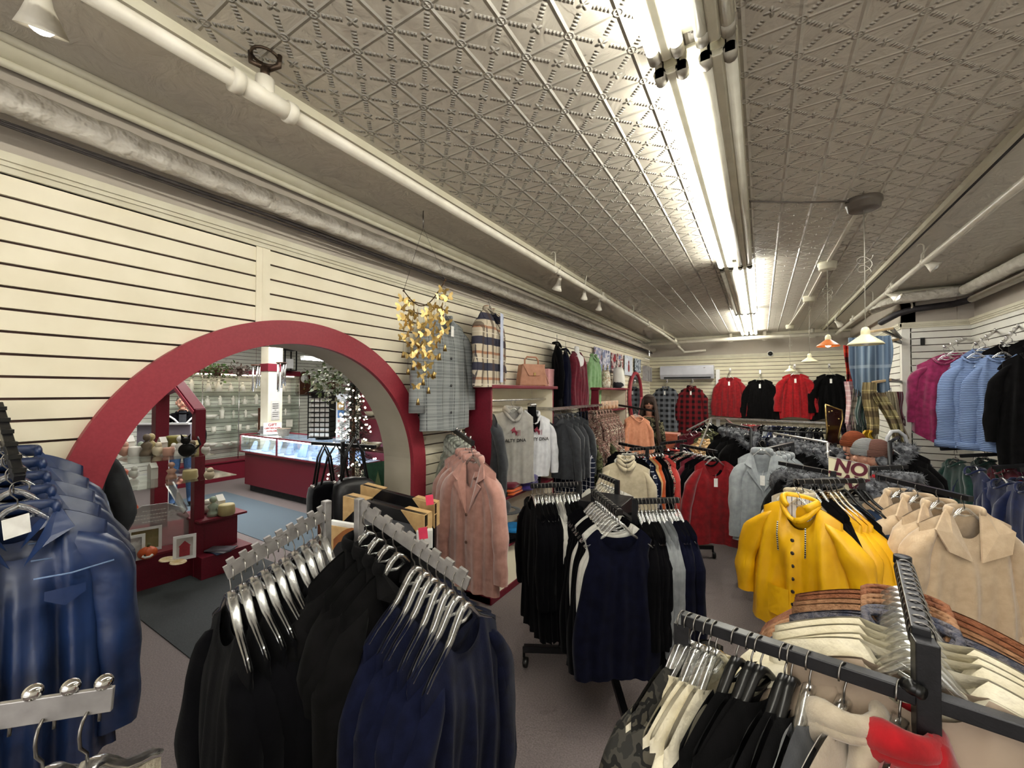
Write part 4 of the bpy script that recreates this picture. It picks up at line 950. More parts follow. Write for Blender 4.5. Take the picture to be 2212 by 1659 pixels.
S['plaid_jacket'] = dict(mats=[BRPL, BRPL], collar='shirt', W=.20, HW=.22, sl=.55, T=.09, fold=.008, k=3, sr0=.09, sr1=.06, so=.05, nd=.10, buttons=4)
g, lc = wallhang('plaidjacket', S['plaid_jacket'], 1058, 672, 838, -1.90, -1.35, 'shirt_jacket', 'brown navy and cream plaid shirt jacket above the near burgundy cabinet', 'jacket', seed=2, group='wall garments')
MB().grid(lambda u, v: (lerp(-.02, .05, u), .112, -.13-v*(lc.z-1.74-.14)), 2, 6).build('pale_lining', noisy('pale_blue_lining', 'c4cbe0', 'aeb7d0', .6, 10, 0), g)
# handbag
hb = PX(1148, 828, -1.93); hb.z = 1.73
t = thing('handbag', 'tan leather handbag with top handle on the burgundy cabinet', 'handbag', hb, 1.0)
TANL = noisy('tan_leather', 'b07f66', 'a17158', .45, 20, .2)
def trap(w0, w1, h, d, z0=0): return [(-w0, z0), (w0, z0), (w1, z0+h), (-w1, z0+h)]
Rv = Matrix.Rotation(PI/2, 3, 'X')
MB().prism(trap(.155, .125, .21, 0), .10, Rv).build('body', TANL, t, bevel=.012)
MB().prism([(-.127, .215), (.127, .215), (.132, .14), (.0, .09), (-.132, .14)], .008, M4(Rv, (0, -.056, 0)).to_3x3()).build('flap', TANL, t) if False else MB().slab([(-.127, -.056, .212), (.127, -.056, .212), (.06, -.06, .10), (-.06, -.06, .10)], .006).build('flap', TANL, t, bevel=.002)
MB().box((0, -.068, .115), (.022, .01, .03)).build('clasp', GOLDM, t, bevel=.003)
MB().tube([(-.075, 0, .20), (-.075, 0, .255), (-.05, 0, .285), (.05, 0, .285), (.075, 0, .255), (.075, 0, .20)], .009, 8).build('handle', TANL, t)
MB().tube([(.12, 0, .2), (.15, -.03, .1), (.17, -.05, .02), (.14, -.07, .006), (.10, -.09, .006)], .006, 6).build('strap', TANL, t)
b2 = PX(1182, 826, -2.0); tag(MB().boxb(-2.06, -1.93, b2.y-.11, b2.y+.09, 1.73, 1.92).build('gift_box', noisy('pink_card', 'd9a3a4', 'cf9596', .6, 60, 0), bevel=.004), 'pink gift box standing behind the tan handbag', 'box')
# rails of garments on the wall beyond the near cabinet
S['navy_knit'] = simple(F_DNAVY, W=.2, HW=.24, sl=.55, T=.05, sr0=.07)
S['black_knit'] = simple(F_BLACK, W=.2, HW=.24, sl=.55, T=.05, sr0=.07)
wallhang('blackknit', S['black_knit'], 1203, 742, 880, -1.98, -PI/2+.5, 'knit_dress', 'black knit dress hanging high on the left wall', 'dress', seed=1, group='wall garments')
wallhang('navyknit', S['navy_knit'], 1222, 756, 880, -1.93, -PI/2+.4, 'knit_dress', 'dark navy knit dress beside the black one on the wall', 'dress', seed=2, group='wall garments')
S['wine_top2'] = simple(F_WINE, W=.17, HW=.23, sl=0, neck=.085, nd=.10, T=.09, fold=.014, arm=.01)
g, lw_ = wallhang('winetop', S['wine_top2'], 1246, 762, 880, -1.95, -PI/2-.1, 'tank_top', 'wine red top worn by a white half bust on the wall', 'top', hang=None, seed=0, group='wall garments')
t = thing('mannequin_bust', 'white mannequin bust with neck wearing the wine red top', 'mannequin', lw_, -PI/2-.1)
MB().lathe([(.001, -.02), (.035, -.022), (.045, -.035), (.046, -.09), (.07, -.12), (.13, -.15), (.145, -.20), (.13, -.3), (.12, -.42), (.13, -.52), (.001, -.53)], 24, sy=.5).build('torso', WHITEP, t)
S['green_dress'] = simple(F_GRN, W=.18, HW=.24, sl=.45, T=.05, collar='shirt', fold=.014)
wallhang('greendress', S['green_dress'], 1283, 770, 879, -1.95, -PI/2, 'tiered_dress', 'sage green tiered shirt dress hanging on the left wall', 'dress', seed=2, group='wall garments')
t = thing('wall_rail', 'flat chrome clothes rail on the left wall below the dresses', 'clothes rail')
ra, rb = PX(1194, 884, -1.8), PX(1300, 880, -1.8); ra.z = rb.z = 1.50
m = MB().bar(ra, rb, .012, .03)
for f in (.02, .5, .98): q = lerp(ra, rb, f); m.bar(q, (-2.08, q.y, q.z), .012, .03)
m.build('bar', CHROME, t)
S['grey_jkt'] = dict(mats=[F_CHAR], collar='shirt', L=.7, W=.19, HW=.21, sl=.55, T=.03)
S['pants'] = dict(mats=[F_DNAVY], collar='none', L=1.0, W=.13, HW=.12, sl=0, neck=.03, nd=.0, bd=0, top=-.06, sh=-.062, T=.025, fold=.01, k=2)
S['top_flor2b'] = simple(F_FLOR2, collar='shirt', L=.75)
row(ra, lerp(ra, rb, .38), [it('grey_jkt', 'charcoal jacket', 'jacket')]*4, 'the left wall rail', seed=30, drop=.0, front='near end')
row(lerp(ra, rb, .42), lerp(ra, rb, .66), [it('pants', 'black trousers', 'trousers')]*4, 'the wall rail middle', seed=31, drop=.0, skew=-1.2, front='near end')
row(lerp(ra, rb, .70), rb+Vector((0, .25, 0)), [it('top_flor2b', 'brown floral blouse', 'blouse')]*6, 'the far wall rail', seed=32, drop=.0, front='near end')
row(ra+Vector((.06, .3, -.28)), rb+Vector((.06, .1, -.28)), [it('top_bw', 'checked shirt', 'shirt'), it('top_olive', 'olive print blouse', 'blouse'), it('top_flor2', 'brown floral blouse', 'blouse'), it('top_olive', 'olive print blouse', 'blouse'), it('top_flor2', 'brown floral blouse', 'blouse')], 'the lower wall rail', seed=33, front='near end')
# clothes in the near cabinet
def emblem(t, yl, zc, s, c1, txt='SALTY DNA', ink=INK):
    Rf = frame((0, 1, 0))
    m = MB()
    m.tube([(s*.02*math.cos(a), yl, zc+.045+s*.022*math.sin(a)) for a in [k*.5 for k in range(9)]], .0055, 6)
    m.prism([(-.035, .07), (.0, .10), (.01, .065), (.035, .05), (.01, .04), (-.005, .055)], .002, Rf)
    for v in range(len(m.v)-12, len(m.v)): m.v[v] = (m.v[v][0], m.v[v][1]+yl, m.v[v][2]+zc)
    for k in range(4): m.box((-.05+.012*k, yl, zc+.045), (.003, .002, .05))
    m.build('emblem', c1, t)
    o = mkobj('lettering', text_mesh(txt, .040*s, ink, .0008, .0005), t); o.matrix_local = M4(Rf, (0, yl, zc-.02))
EMB = noisy('emblem_burgundy', '8d3044', '7a2739', .6, 20, 0)
cl = PX(1078, 862, -1.93); cl.y = 2.80
garment('cab_hoodie', dict(S['black_hoodie'], L=.82, T=.05, mats=[F_CHAR]), (-1.92, 2.80, 1.60), -PI/2+PI*.5*.55, 'hoodie', 'charcoal hoodie hanging at the left inside the near cabinet', 'hoodie', seed=1, near=True)
S['grey_tee'] = simple(noisy('grey_jersey', 'a09d98', '918e89', .8, 20, .3), collar='hood', L=.72, W=.19, HW=.2, sl=.0, T=.035, fold=.005, nd=.07)
gt = garment('grey_tee', S['grey_tee'], (-1.86, 3.06, 1.60), -PI/2-.7, 'sleeveless_shirt', 'grey SALTY DNA hooded vest hanging inside the near cabinet', 'shirt', seed=2, near=True)
emblem(gt, .044, -.33, 1, EMB)
hanger((-1.86, 3.06, 1.60), -PI/2-.7, 'clear hanger holding the grey printed vest in the cabinet', 'display hangers', near=True)
hanger((-1.92, 2.80, 1.60), -.7, 'clear hanger holding the charcoal hoodie in the cabinet', 'display hangers', near=True)
MB_ = MB().tube([(-1.9, 2.69, 1.60), (-1.9, 3.77, 1.60)], .009, 8); tag(MB_.build('hanging_rod', CHROME), 'thin chrome rod inside the near burgundy cabinet', 'rod')
S['ash_hoodie'] = simple(noisy('ash_fleece', 'd3d4d8', 'c2c3c8', .85, 20, .3), collar='hood', L=.68, W=.20, HW=.20, sl=.50, T=.10, fold=.008, sr0=.075, sr1=.05, so=.05, nd=.08)
ah = garment('ash_hoodie', S['ash_hoodie'], (-1.90, 3.48, 1.545), -PI/2-.6, 'hoodie', 'pale ash SALTY DNA hoodie on the black bust in the cabinet', 'hoodie', seed=3, near=True)
emblem(ah, .112, -.30, 1.15, EMB)
t = thing('mannequin_bust', 'black fabric bust with chrome cap wearing the ash hoodie', 'mannequin', (-1.90, 3.48, .79), -PI/2-.6)
MB().lathe([(.001, 0), (.09, 0), (.1, .1), (.11, .3), (.14, .5), (.10, .60), (.045, .66), (.045, .74), (.001, .74)], 20, sy=.6).build('torso', F_BLACK, t)
MB().lathe([(.001, .775), (.04, .772), (.046, .765), (.046, .74), (.001, .74)], 20).build('neck_cap', CHROME, t)
def folded(name, x, y, z, sx, sy, h, mat, label, rz=0, cat='folded shirt', n=2):
    q = random.Random(int(y*100)+int(z*77)); m = MB()
    for k in range(n):
        hh = h/n
        def fn(u, v, zz=z+hh*k, top=1): return (x+(u-.5)*sx, y+(v-.5)*sy, zz)
        m.ball((0, 0, hh*(k+.5)), (sx/2, sy/2, hh*.62), 20, 8, 0, lambda w: 1/max(.55, (abs(w.x)**5+abs(w.y)**5+abs(w.z)**5)**.2)*(1+.035*math.sin(7*w.x+5*w.y+k)), None)
    o = m.build(name, mat); o.location = (x, y, z); o.rotation_euler = (0, 0, rz); return tag(o, label, cat, 'folded clothes in the near cabinet')
f = folded('folded_hoodie', -1.88, 3.30, .79, .22, .34, .10, F_PUR, 'purple hoodie with white print folded on the cabinet shelf', .3)
o = mkobj('lettering', text_mesh('Salt', .07, noisy('white_print', 'e6e4ec', 'd8d6de', .6, 10, 0), .001, .003), f); o.matrix_local = M4(Matrix.Rotation(PI/2, 3, 'Z') @ Matrix.Rotation(.7, 3, 'X'), (.07, 0, .105))
folded('folded_shirt', -1.90, 3.05, .79, .2, .26, .05, F_ORNG, 'orange shirt folded on the upper cabinet shelf', .1)
folded('folded_shirt', -1.90, 3.05, .845, .19, .24, .045, F_WINE, 'dark red shirt folded on top of the orange one', .2, n=1)
folded('folded_shirt', -1.90, 2.80, .79, .2, .24, .11, F_BLACK2, 'black clothes folded at the left of the upper cabinet shelf', .1)
t = tag(MB().ball((0, 0, .05), (.09, .09, .07), 20, 10).lathe([(.085, .035), (.12, .03), (.135, .028), (.085, .03)], 20, (.05, 0, 0)).build('cap', F_CHAR), 'charcoal cap hanging over the upper cabinet shelf edge', 'cap'); t.location = (-1.87, 2.88, .66)
folded('folded_shirt', -1.90, 3.18, .39, .2, .26, .07, noisy('bright_blue', '1f86c9', '1671ae', .8, 20, .4), 'bright blue shirt folded on the lower cabinet shelf', .5)
folded('folded_shirt', -1.92, 3.48, .39, .2, .26, .10, noisy('rust_print', '7a2d22', '5f2019', .8, 60, .4), 'rust patterned shirt folded on the lower cabinet shelf', .1)
folded('folded_shirt', -1.90, 3.02, .39, .2, .3, .05, F_BLACK, 'black shirt folded flat beside the blue shirt', -.2)
folded('folded_shirt', -1.90, 2.76, .39, .2, .18, .10, F_DNAVY, 'dark navy shirt folded at the left of the lower shelf', 0)
# pink and grey coats on a wall arm
pa, pb = P(1022, 958, 2.50), PX(975, 925, -2.07)
t = thing('garment_display_rail', 'black sloping display arm on the wall above the pink coats', 'display arm'); MB().bar(pa, pb, .02, .03).build('bar', BLACKM, t)
for i in range(5): q = lerp(pa, pb, (i+.5)/5); MB().tube([q+Vector((0, 0, .01)), q+Vector((0, 0, .035))], .006, 8).build('stop_pin', CHROME, t)
rz = face(pa, -.75)
for i, f in enumerate((0, .14, .28)):
    q = lerp(pa, pb, f)-Vector((0, 0, .012)); garment('pink_coat', S['pink_coat'], q, rz+.05*i, 'wool_coat', ('dusty pink lapel coat hanging frontmost right of the arch', 'dusty pink coat second on the wall arm', 'dusty pink coat third on the wall arm')[i], 'coat', 'pink coats on the wall arm', seed=i, near=True)
    hanger(q, rz, 'clear hanger %s of the pink coats on the wall arm' % ORD[i], 'pink coat hangers', near=True)
for i, f in enumerate((.5, .64, .78, .92)):
    q = lerp(pa, pb, f)-Vector((0, 0, .012)); garment('camo_top', S['camo_top'], q, rz-.2, 'camouflage_top', 'grey green camouflage top, %s behind the pink coats' % ORD[i], 'top', 'camouflage tops behind the pink coats', seed=i, near=True)
    hanger(q, rz-.2, 'clear hanger %s of the camouflage tops behind pink coats' % ORD[i], 'camouflage top hangers', near=True)
# butterfly chime
bc = P(917, 720, 2.55)
t = thing('butterfly_chime', 'brass butterfly wind chime on a crescent rod beside the arch', 'wind chime')
cr0, cr1 = P(872, 628, 2.5), P(962, 605, 2.35)
pts = [lerp(cr0, cr1, u)-Vector((0, 0, .12*math.sin(PI*u))) for u in [k/16 for k in range(17)]]
MB().tube(pts, .0035, 6).ball(cr0, .007, 8, 6).ball(cr1, .007, 8, 6).build('crescent_rod', noisy('antique_bronze', '5c4630', '41301f', .4, 30, 0, metal=.8), t)
top = P(914, 500, 2.42); top.z = 2.65
MB().tube([cr0, top, cr1], .0015, 4).tube([top, top+Vector((0, 0, .1))], .003, 6).build('cord', STEEL, t)
q = random.Random(5)
def bfly(m, c, a, s, tilt):
    R = Matrix.Rotation(a, 3, 'Z') @ Matrix.Rotation(tilt, 3, 'Y')
    for sg_ in (-1, 1):
        w = [(0, 0), (.6, .75), (1.25, .95), (1.3, .45), (.85, .05), (1.0, -.5), (.75, -.85), (.3, -.6), (0, -.15)]
        v = [R @ Vector((sg_*x*s, -abs(x)*.35*s, z*s))+c for x, z in w]; m.add(v, [tuple(range(len(v)))], 0)
    m.tube([c+R @ Vector((0, 0, -.35*s)), c+R @ Vector((0, 0, .45*s))], .09*s, 5)
for k, n_, y0 in [(0, 5, .02), (2, 6, .03), (4, 5, .03), (6, 8, .02), (8, 6, .03), (10, 7, .02), (12, 6, .02), (14, 5, .02), (16, 5, .01)]:
    s0_ = pts[k]; ln = n_*.062+.03
    MB().tube([s0_, s0_-Vector((0, 0, ln+.05))], .0008, 4).build('cord', STEEL, t)
    for i in range(n_):
        m = MB(); bfly(m, s0_-Vector((q.uniform(-.02, .02), 0, .05+.062*i+q.uniform(-.01, .01))), q.uniform(-.9, .9)+.55, q.uniform(.022, .030), q.uniform(-.4, .4)); m.build('butterfly', GOLDM, t)
    MB().lathe([(.001, .03), (.006, .02), (.012, -.012), (.001, -.012)], 10, s0_-Vector((0, 0, ln+.06))).build('bell', GOLDM, t)
# posters
post_c = [['8b8fae','c9c4cf','5d5c77','a97f7a'], ['7e86a8','d5d3da','a3a5bd','5b6078'], ['a08b8f','c4b3ae','6d5b66','8e2f35'], ['6a6f93','b9a8a8','8d4e4e','d8d2cd'], ['c5cad6','b9bfce','d4d8e0','c5cad6'], ['55606e','8f99a6','b9c0c8','474f5c']]
for i, (x0, x1, y0, y1) in enumerate([(1283, 1300, 750, 822), (1301, 1318, 756, 804), (1320, 1332, 762, 806), (1333, 1346, 764, 800), (1349, 1366, 768, 812), (1371, 1384, 774, 806)]):
    a, b, c, d = PX(x0, y0, -2.07), PX(x1, y0+3, -2.07), PX(x1, y1, -2.07), PX(x0, y1, -2.07); a.z = b.z; d.z = c.z
    t = thing('poster', 'small photo poster on the left wall, %s from the mannequin bust' % ['first', 'second', 'third', 'fourth', 'fifth, with a red figure', 'last'][i], 'poster', group='posters on the left wall')
    MB().slab([d, c, b, a], .004).build('sheet', blotch('poster%d' % i, post_c[i], 9), t)
    if i == 4:
        cc_ = (a+c)/2+Vector((.006, 0, -.04)); MB().ball(cc_, (.004, .06, .08), 12, 8).ball(cc_+Vector((0, 0, .10)), (.004, .035, .035), 10, 8).build('printed_figure', F_RED, t)
t = thing('magazine_rack', 'small wall rack of printed sheets in the back left corner', 'rack')
for k in range(3):
    a = PX(1390+5*k, 790+2*k, -2.05); MB().boxb(-2.07, -1.98, a.y, a.y+.04, a.z-.30, a.z).build('sheet', noisy('grey_print', 'a9a7a9', '8d8b8f', .6, 8, 0), t)
# bags on second cabinet
def tote(px, py, mat, label, s=1.0, rz=-1.2, X=-1.93):
    p = PX(px, py, X); t = thing('tote_bag', label, 'bag', (p.x, p.y, 1.73), rz)
    def hf(v): return 1+.06*math.sin(5*v.x+3*v.z)
    MB().ball((0, 0, .13*s), (.20*s, .07*s, .15*s), 20, 12, 0, lambda v: .93/max(.6, (abs(v.x)**4+abs(v.y)**4+abs(v.z)**4)**.25)*hf(v)*(.88+.12*(1-v.z))).build('body', mat, t)
    for y in (-.03, .03): MB().tube([(-.09*s, y, .24*s), (-.07*s, y, .33*s), (.07*s, y, .33*s), (.09*s, y, .24*s)], .007, 6).build('handle', mat, t)
tote(1308, 832, blotch('cream_dots', ['ddd6c6','ddd6c6','a5825f','ddd6c6','8d8f6d'], 30), 'cream patterned tote bag on the second burgundy cabinet', 1.0)
tote(1336, 832, blotch('white_bw', ['e6e4dc','e6e4dc','d9d7cf','3a3b40'], 6), 'white canvas tote bag leaning on the patterned one', 1.3)
for i in range(6):
    y = 5.35+i*.17; t = tag(MB().lathe([(.001, 0), (.05, 0), (.055, .02), (.055, .11), (.045, .12), (.001, .12)], 14).build('candle_jar', noisy('amber_jar', 'b07c52', 'd9c3ae', .3, 12, 0)), 'amber candle jar on the top shelf of the second cabinet', 'jar', 'candle jars on the second cabinet'); t.location = (-1.93, y, 1.42)
for i in range(3):
    t = tag(MB().boxb(-.05, .05, -.07, .07, 0, .12).build('small_box', noisy('woven_tan', '9c7f55', '7d6340', .7, 40, .3), bevel=.008), 'small woven tan box on the middle shelf of the second cabinet', 'box', 'woven boxes on the second cabinet'); t.location = (-1.93, 5.32+i*.18, 1.10)
t = tag(MB().lathe([(.001, 0), (.035, 0), (.035, .12), (.02, .14), (.02, .16), (.001, .16)], 14).build('white_bottle', WHITEP), 'white bottle beside the woven boxes in second cabinet', 'bottle'); t.location = (-1.9, 6.0, 1.10)
# oval mirror
mc = PX(1373, 858, -2.06); t = thing('oval_mirror', 'tall oval mirror in a burgundy frame on the left wall', 'mirror', mc)
ry_, rzz = .42, .46
MB().tube([(0, ry_*math.cos(a*PI/24), rzz*math.sin(a*PI/24)) for a in range(49)], .035, 8).build('frame', RED, t)
m = MB(); m.add([(0.005, 0, 0)]+[(.005, ry_*math.cos(a*PI/24), rzz*math.sin(a*PI/24)) for a in range(48)], [(0, i+1, (i+1) % 48+1) for i in range(48)]); m.build('glass', noisy('mirror_glass', 'c9ccce', 'c0c4c6', .05, 3, 0, metal=1), t)
# mannequin with long hair
mp = P(1402, 960, 6.4); mp.z = 0
t = thing('mannequin', 'mannequin with very long brown hair and fringe in a dark print dress', 'mannequin', mp, face(mp))
MB().ball((0, 0, 1.50), (.075, .09, .115), 20, 14).tube([(0, 0, 1.42), (0, 0, 1.30)], .05, 12).ball((0, .085, 1.49), (.012, .02, .02), 8, 6).lathe([(.06, 1.3), (.15, 1.25), (.17, 1.1)], 20, sy=.6).build('head_and_neck', SKIN, t)
MB().ball((.03, .088, 1.515), (.012, .006, .006), 8, 6).ball((-.03, .088, 1.515), (.012, .006, .006), 8, 6).ball((0, .09, 1.445), (.022, .008, .007), 8, 6).build('painted_face', noisy('face_paint', '5e3530', '4a2824', .5, 30, 0), t)
m = MB()
def hairf(v): return 1+.05*math.sin(9*math.atan2(v.y, v.x))
m.grid(lambda u, v: ((.10+.14*v)*math.sin((u-.5)*5.0)*(1+.05*math.sin(40*u)), -(.10+.10*v)*math.cos((u-.5)*5.0)*(1+.05*math.sin(33*u)), 1.56-.85*v), 40, 12)
m.ball((0, -.005, 1.535), (.10, .112, .105), 24, 10)
m.grid(lambda u, v: (.088*math.sin((u-.5)*2.2), .098*math.cos((u-.5)*2.2)+.004, 1.60-.065*v), 14, 4)
m.build('hair', noisy('brown_hair', '4d372b', '2e2019', .6, 50, .8, .01, stretch=(4, 4, .3)), t)
MB().lathe([(.05, 1.3), (.15, 1.25), (.19, 1.15), (.17, .95), (.15, .85), (.2, .6), (.24, .35)], 28, sy=.65).build('dress', blotch('dress_print', ['1c1b17', '2e2b22', '6b664e', '1c1b17'], 14), t)
for s in (-1, 1): MB().tube([(s*.17, 0, 1.2), (s*.21, .02, .95), (s*.22, .08, .72)], [.045, .038, .028], 10).build('arm', blotch('dress_print', ['1c1b17', '2e2b22'], 14), t)
MB().tube([(0, 0, .35), (0, 0, .01)], .015, 8).lathe([(.001, .015), (.16, .012), (.17, 0)], 24).build('stand', CHROME, t)
pk = P(1400, 885, 6.0); pk0 = P(1366, 886, 6.6)
t = thing('garment_display_rail', 'black arm holding peach tops beside the oval mirror', 'display arm'); MB().bar(pk+Vector((.1, 0, -.02)), (-2.07, pk.y+.1, pk.z+.08), .02, .03).build('bar', BLACKM, t)
row(P(1378, 888, 5.6), P(1372, 884, 6.0), [it('top_peach', 'peach top', 'top')]*4, 'the arm by the oval mirror', seed=35, ts=[0, .3, .6, .9], skew=.4)
t = thing('folding_chair', 'low salmon draped stool under the plaid jackets at the back', 'stool', P(1443, 975, 7.0)*1); t.location.z = 0
MB().box((0, 0, .95), (.36, .3, .04)).box((0, -.152, .8), (.36, .01, .34)).box((0, .152, .8), (.36, .01, .34)).build('draped_cloth', cloth('salmon', 'b8664c', 'a2563f', .4), t, bevel=.01)
MB().tube([(-.15, -.12, .93), (-.15, -.12, 0)], .012, 6).tube([(.15, -.12, .93), (.15, -.12, 0)], .012, 6).tube([(-.15, .12, .93), (-.15, .12, 0)], .012, 6).tube([(.15, .12, .93), (.15, .12, 0)], .012, 6).build('frame', BLACKM, t)
# ---------------------------------------------------------------- left foreground
ja, jb = PX(42, 1035, -1.78), PX(-6, 875, -2.07)
t = thing('garment_display_rail', 'black sloping display arm on the left wall holding denim jackets', 'display arm'); MB().bar(ja, jb, .022, .026).build('bar', BLACKM, t, bevel=.002)
for i in range(6): q = lerp(ja, jb, (i+.3)/6); MB().box(q+Vector((0, 0, .014)), (.03, .026, .012)).build('stop_block', BLACKP, t)
def jk_extra(p, seed):
    o = []; y = p['T']+.03
    for s in (-1, 1):
        o.append(('pocket_flap', MB().grid(lambda u, v: (s*lerp(.05, .13, u), y+.004*math.sin(3*u), -.30-.05*v*(1-abs(u-.5))), 8, 3).mesh('pocket_flap', F_SATIN)))
        o.append(('seam', MB().tube([(s*.03, y-.006, -.26), (s*.10, y-.004, -.265), (s*.19, y-.02, -.26)], .0025, 5).mesh('seam', noisy('pale_stitch', '7d93b5', '667da3', .6, 30, 0))))
    return o
S['blue_jacket']['extra'] = [jk_extra]
for i, f in enumerate((0.02, .2, .38, .56, .74)):
    q = lerp(ja, jb, f)-Vector((0, 0, .012)); garment('blue_jacket', S['blue_jacket'], q, -PI/2-.15+.05*i, 'denim_jacket', 'glossy blue denim jacket, %s on the left wall arm' % ORD[i], 'jacket', 'denim jackets on the left wall arm', seed=i % 4, near=True)
    hanger(q, -PI/2-.15+.05*i, 'clear hanger, %s on the left wall arm of denim jackets' % ORD[i], 'hangers on the left wall arm', near=True)
tg = P(36, 1137, .93); o = tag(MB().box((0, 0, 0), (.002, .045, .045)).build('price_sticker', PAPER), 'square white price sticker on the frontmost denim jacket', 'sticker'); o.location = tg; o.rotation_euler = (.1, 0, .35)
ba, bb = P(245, 1508, .52), P(-90, 1560, .47)
t = thing('display_bar', 'chrome bar with ball stops across the bottom left corner', 'display arm')
m = MB(); d_ = (bb-ba).normalized(); m.bar(ba, bb, .006, .030); m.build('bar', SQCH, t, bevel=.001)
for px in (62, 145, 222):
    u = (245-px)/335; q = lerp(ba, bb, u)+Vector((0, 0, .022)); MB().ball(q, .0095, 16, 12).tube([q, q-Vector((0, 0, .03))], .003, 8).build('ball_stop', noisy('polished_chrome', 'd6d4d0', 'c8c6c2', .06, 10, 0, metal=1), t)
S['beige_pile'] = dict(mats=[noisy('beige_speckle', 'b9b09e', '8e8574', .9, 90, .8)], collar='none', top=-.15, sh=-.2, L=.7, W=.17, HW=.2, sl=.5, T=.025)
row(lerp(ba, bb, .12), lerp(ba, bb, .95), [it('beige_pile', 'speckled beige top', 'top')]*3, 'the bottom left chrome bar', near=True, seed=40, front='right end', drop=.012, ts=[.06, .42, .78])
# ---------------------------------------------------------------- back wall
a, b = PY(1425, 790, 9.05), PY(1541, 818, 9.05)
t = thing('air_conditioner', 'white split air conditioner high on the back slatwall', 'air conditioner', ((a.x+b.x)/2, 9.28, (a.z+b.z)/2))
w = (b.x-a.x)/2; h = (a.z-b.z)/2
prof = [(0, -h), (-.17, -h), (-.21, -h+.07), (-.225, -h+.09), (-.225, h-.05), (-.20, h-.01), (0, h)]
m = MB(); m.prism([(y, z) for y, z in prof], 2*w, Matrix(((0,0,1),(1,0,0),(0,1,0)))); m.build('case', noisy('ac_white', 'c9cad3', 'bfc0ca', .35, 6, 0), t, bevel=.008)
MB().boxb(-w+.08, w-.05, -.205, -.18, -h+.015, -h+.045).build('vent_slot', BLACKP, t); MB().boxb(w-.18, w-.15, -.229, -.224, h-.07, h-.055).build('badge', CHROME, t)
tag(MB().boxb(b.x+.03, b.x+.10, 9.22, 9.28, .0, a.z-.1).build('pipe_cover', WHITEP), 'white vertical pipe cover beside the air conditioner', 'pipe cover')
t = thing('security_camera', 'small dark dome camera on the taupe band of the back wall', 'camera', PY(1664, 764, 9.26)); MB().ball((0, 0, 0), (.042, .045, .042), 14, 8).build('dome', BLACKP, t); MB().lathe([(.001, .01), (.055, .01), (.055, .0), (.04, -.005)], 20, M=frame((0, 1, 0))).build('base', WHITEP, t)
S['buff_grey'] = dict(mats=[BUFF, BUFF], collar='shirt', W=.21, HW=.27, sl=.55, T=.07, sr0=.085, sr1=.06, so=.05, tag=1)
S['buff_red'] = dict(S['buff_grey'], mats=[BUFFR, BUFFR], collar='hood', so=.07, sl=.6)
S['red_poncho'] = dict(mats=[F_RED3], W=.20, HW=.30, sl=.62, T=.06, sr0=.10, sr1=.09, so=.08, nd=.08, tag=1, fold=.02, k=5, hem=-.08)
S['red_blouse'] = dict(mats=[F_RED], W=.20, HW=.26, sl=.68, T=.06, sr0=.085, sr1=.065, so=.07, nd=.08, tag=1, fold=.014, k=5)
S['black_blouse'] = dict(S['red_blouse'], mats=[F_BLACK2])
S['black_poncho'] = dict(S['red_poncho'], mats=[F_BLACK2])
for i, (k, px, yt, yb, lab, cat) in enumerate([('buff_grey', 1438, 838, 930, 'grey and black buffalo check coat below the air conditioner', 'coat'), ('buff_red', 1494, 838, 938, 'red and black buffalo check coat below the air conditioner', 'coat'),
        ('red_blouse', 1576, 815, 900, 'dark red blouse on the back wall right of the air conditioner', 'blouse'), ('black_blouse', 1642, 820, 904, 'black blouse on the back wall between two red ones', 'blouse'), ('red_poncho', 1718, 808, 900, 'bright red flowing top on the back wall', 'top'), ('black_poncho', 1794, 808, 905, 'black flowing top at the right end of the back wall', 'top')]):
    g, lc = wallhang(k, S[k], px, yt, yb, 0, PI, {'coat':'check_coat','blouse':'blouse','top':'flowing_top'}[cat], lab, cat, near=True, Y=9.02, seed=i % 4, group='clothes on the back wall')
    wallhook(lc, PI, label='chrome bracket holding the '+' '.join(lab.split(' on ')[0].split(' below ')[0].split(' high ')[0].split()[:7])+' on the back wall')
# chrome rack in front of back wall
t = thing('clothes_rack', 'long chrome clothes rack at the back below the red blouses', 'clothes rack')
ea, eb = PY(1536, 908, 7.9), PY(1786, 917, 7.6); ea.z = eb.z = 1.22
MB().bar(ea, eb, .03, .03).build('rail', CHROME, t)
for q in (ea, eb): MB().bar(q, (q.x, q.y, .02), .03, .03, up=(1, 0, 0)).build('post', CHROME, t)
arms_ = []
for (x0, y0, x1, y1, d1) in [(1536, 908, 1512, 965, 5.3), (1536, 908, 1484, 930, 6.4), (1566, 910, 1622, 946, 5.2)]:
    f0 = PY(x0, y0, 7.9); f0.z = 1.22; f1 = P(x1, y1, d1); MB().bar(f0, f1, .02, .02).build('arm', CHROME, t); arms_.append((f1, f0))
its = []
pat = ['wine', 'red', 'coral', 'wine', 'black', 'grey', 'cobalt', 'navy', 'navy', 'cobalt', 'navy', 'char', 'black', 'char', 'black', 'black']
nm = dict(wine='wine red', red='red', coral='coral', black='black', grey='grey', cobalt='cobalt blue', navy='navy', char='charcoal')
row(lerp(ea, eb, .28), lerp(ea, eb, .98), [it('top_'+c, nm[c]+' top', 'top') for c in pat], 'the back chrome rail', seed=50, front='left end')
S['camo_olive'] = simple(F_OLIVE, collar='shirt'); S['beige_top'] = simple(F_TAN, collar='cowl', W=.2)
row(arms_[0][0], arms_[0][1], [it('beige_top', 'beige cowl neck top', 'top')]*4+[it('camo_olive', 'olive camouflage top', 'top')]*2, 'the back rack centre arm', seed=51, ts=[.0, .1, .2, .3, .5, .7])
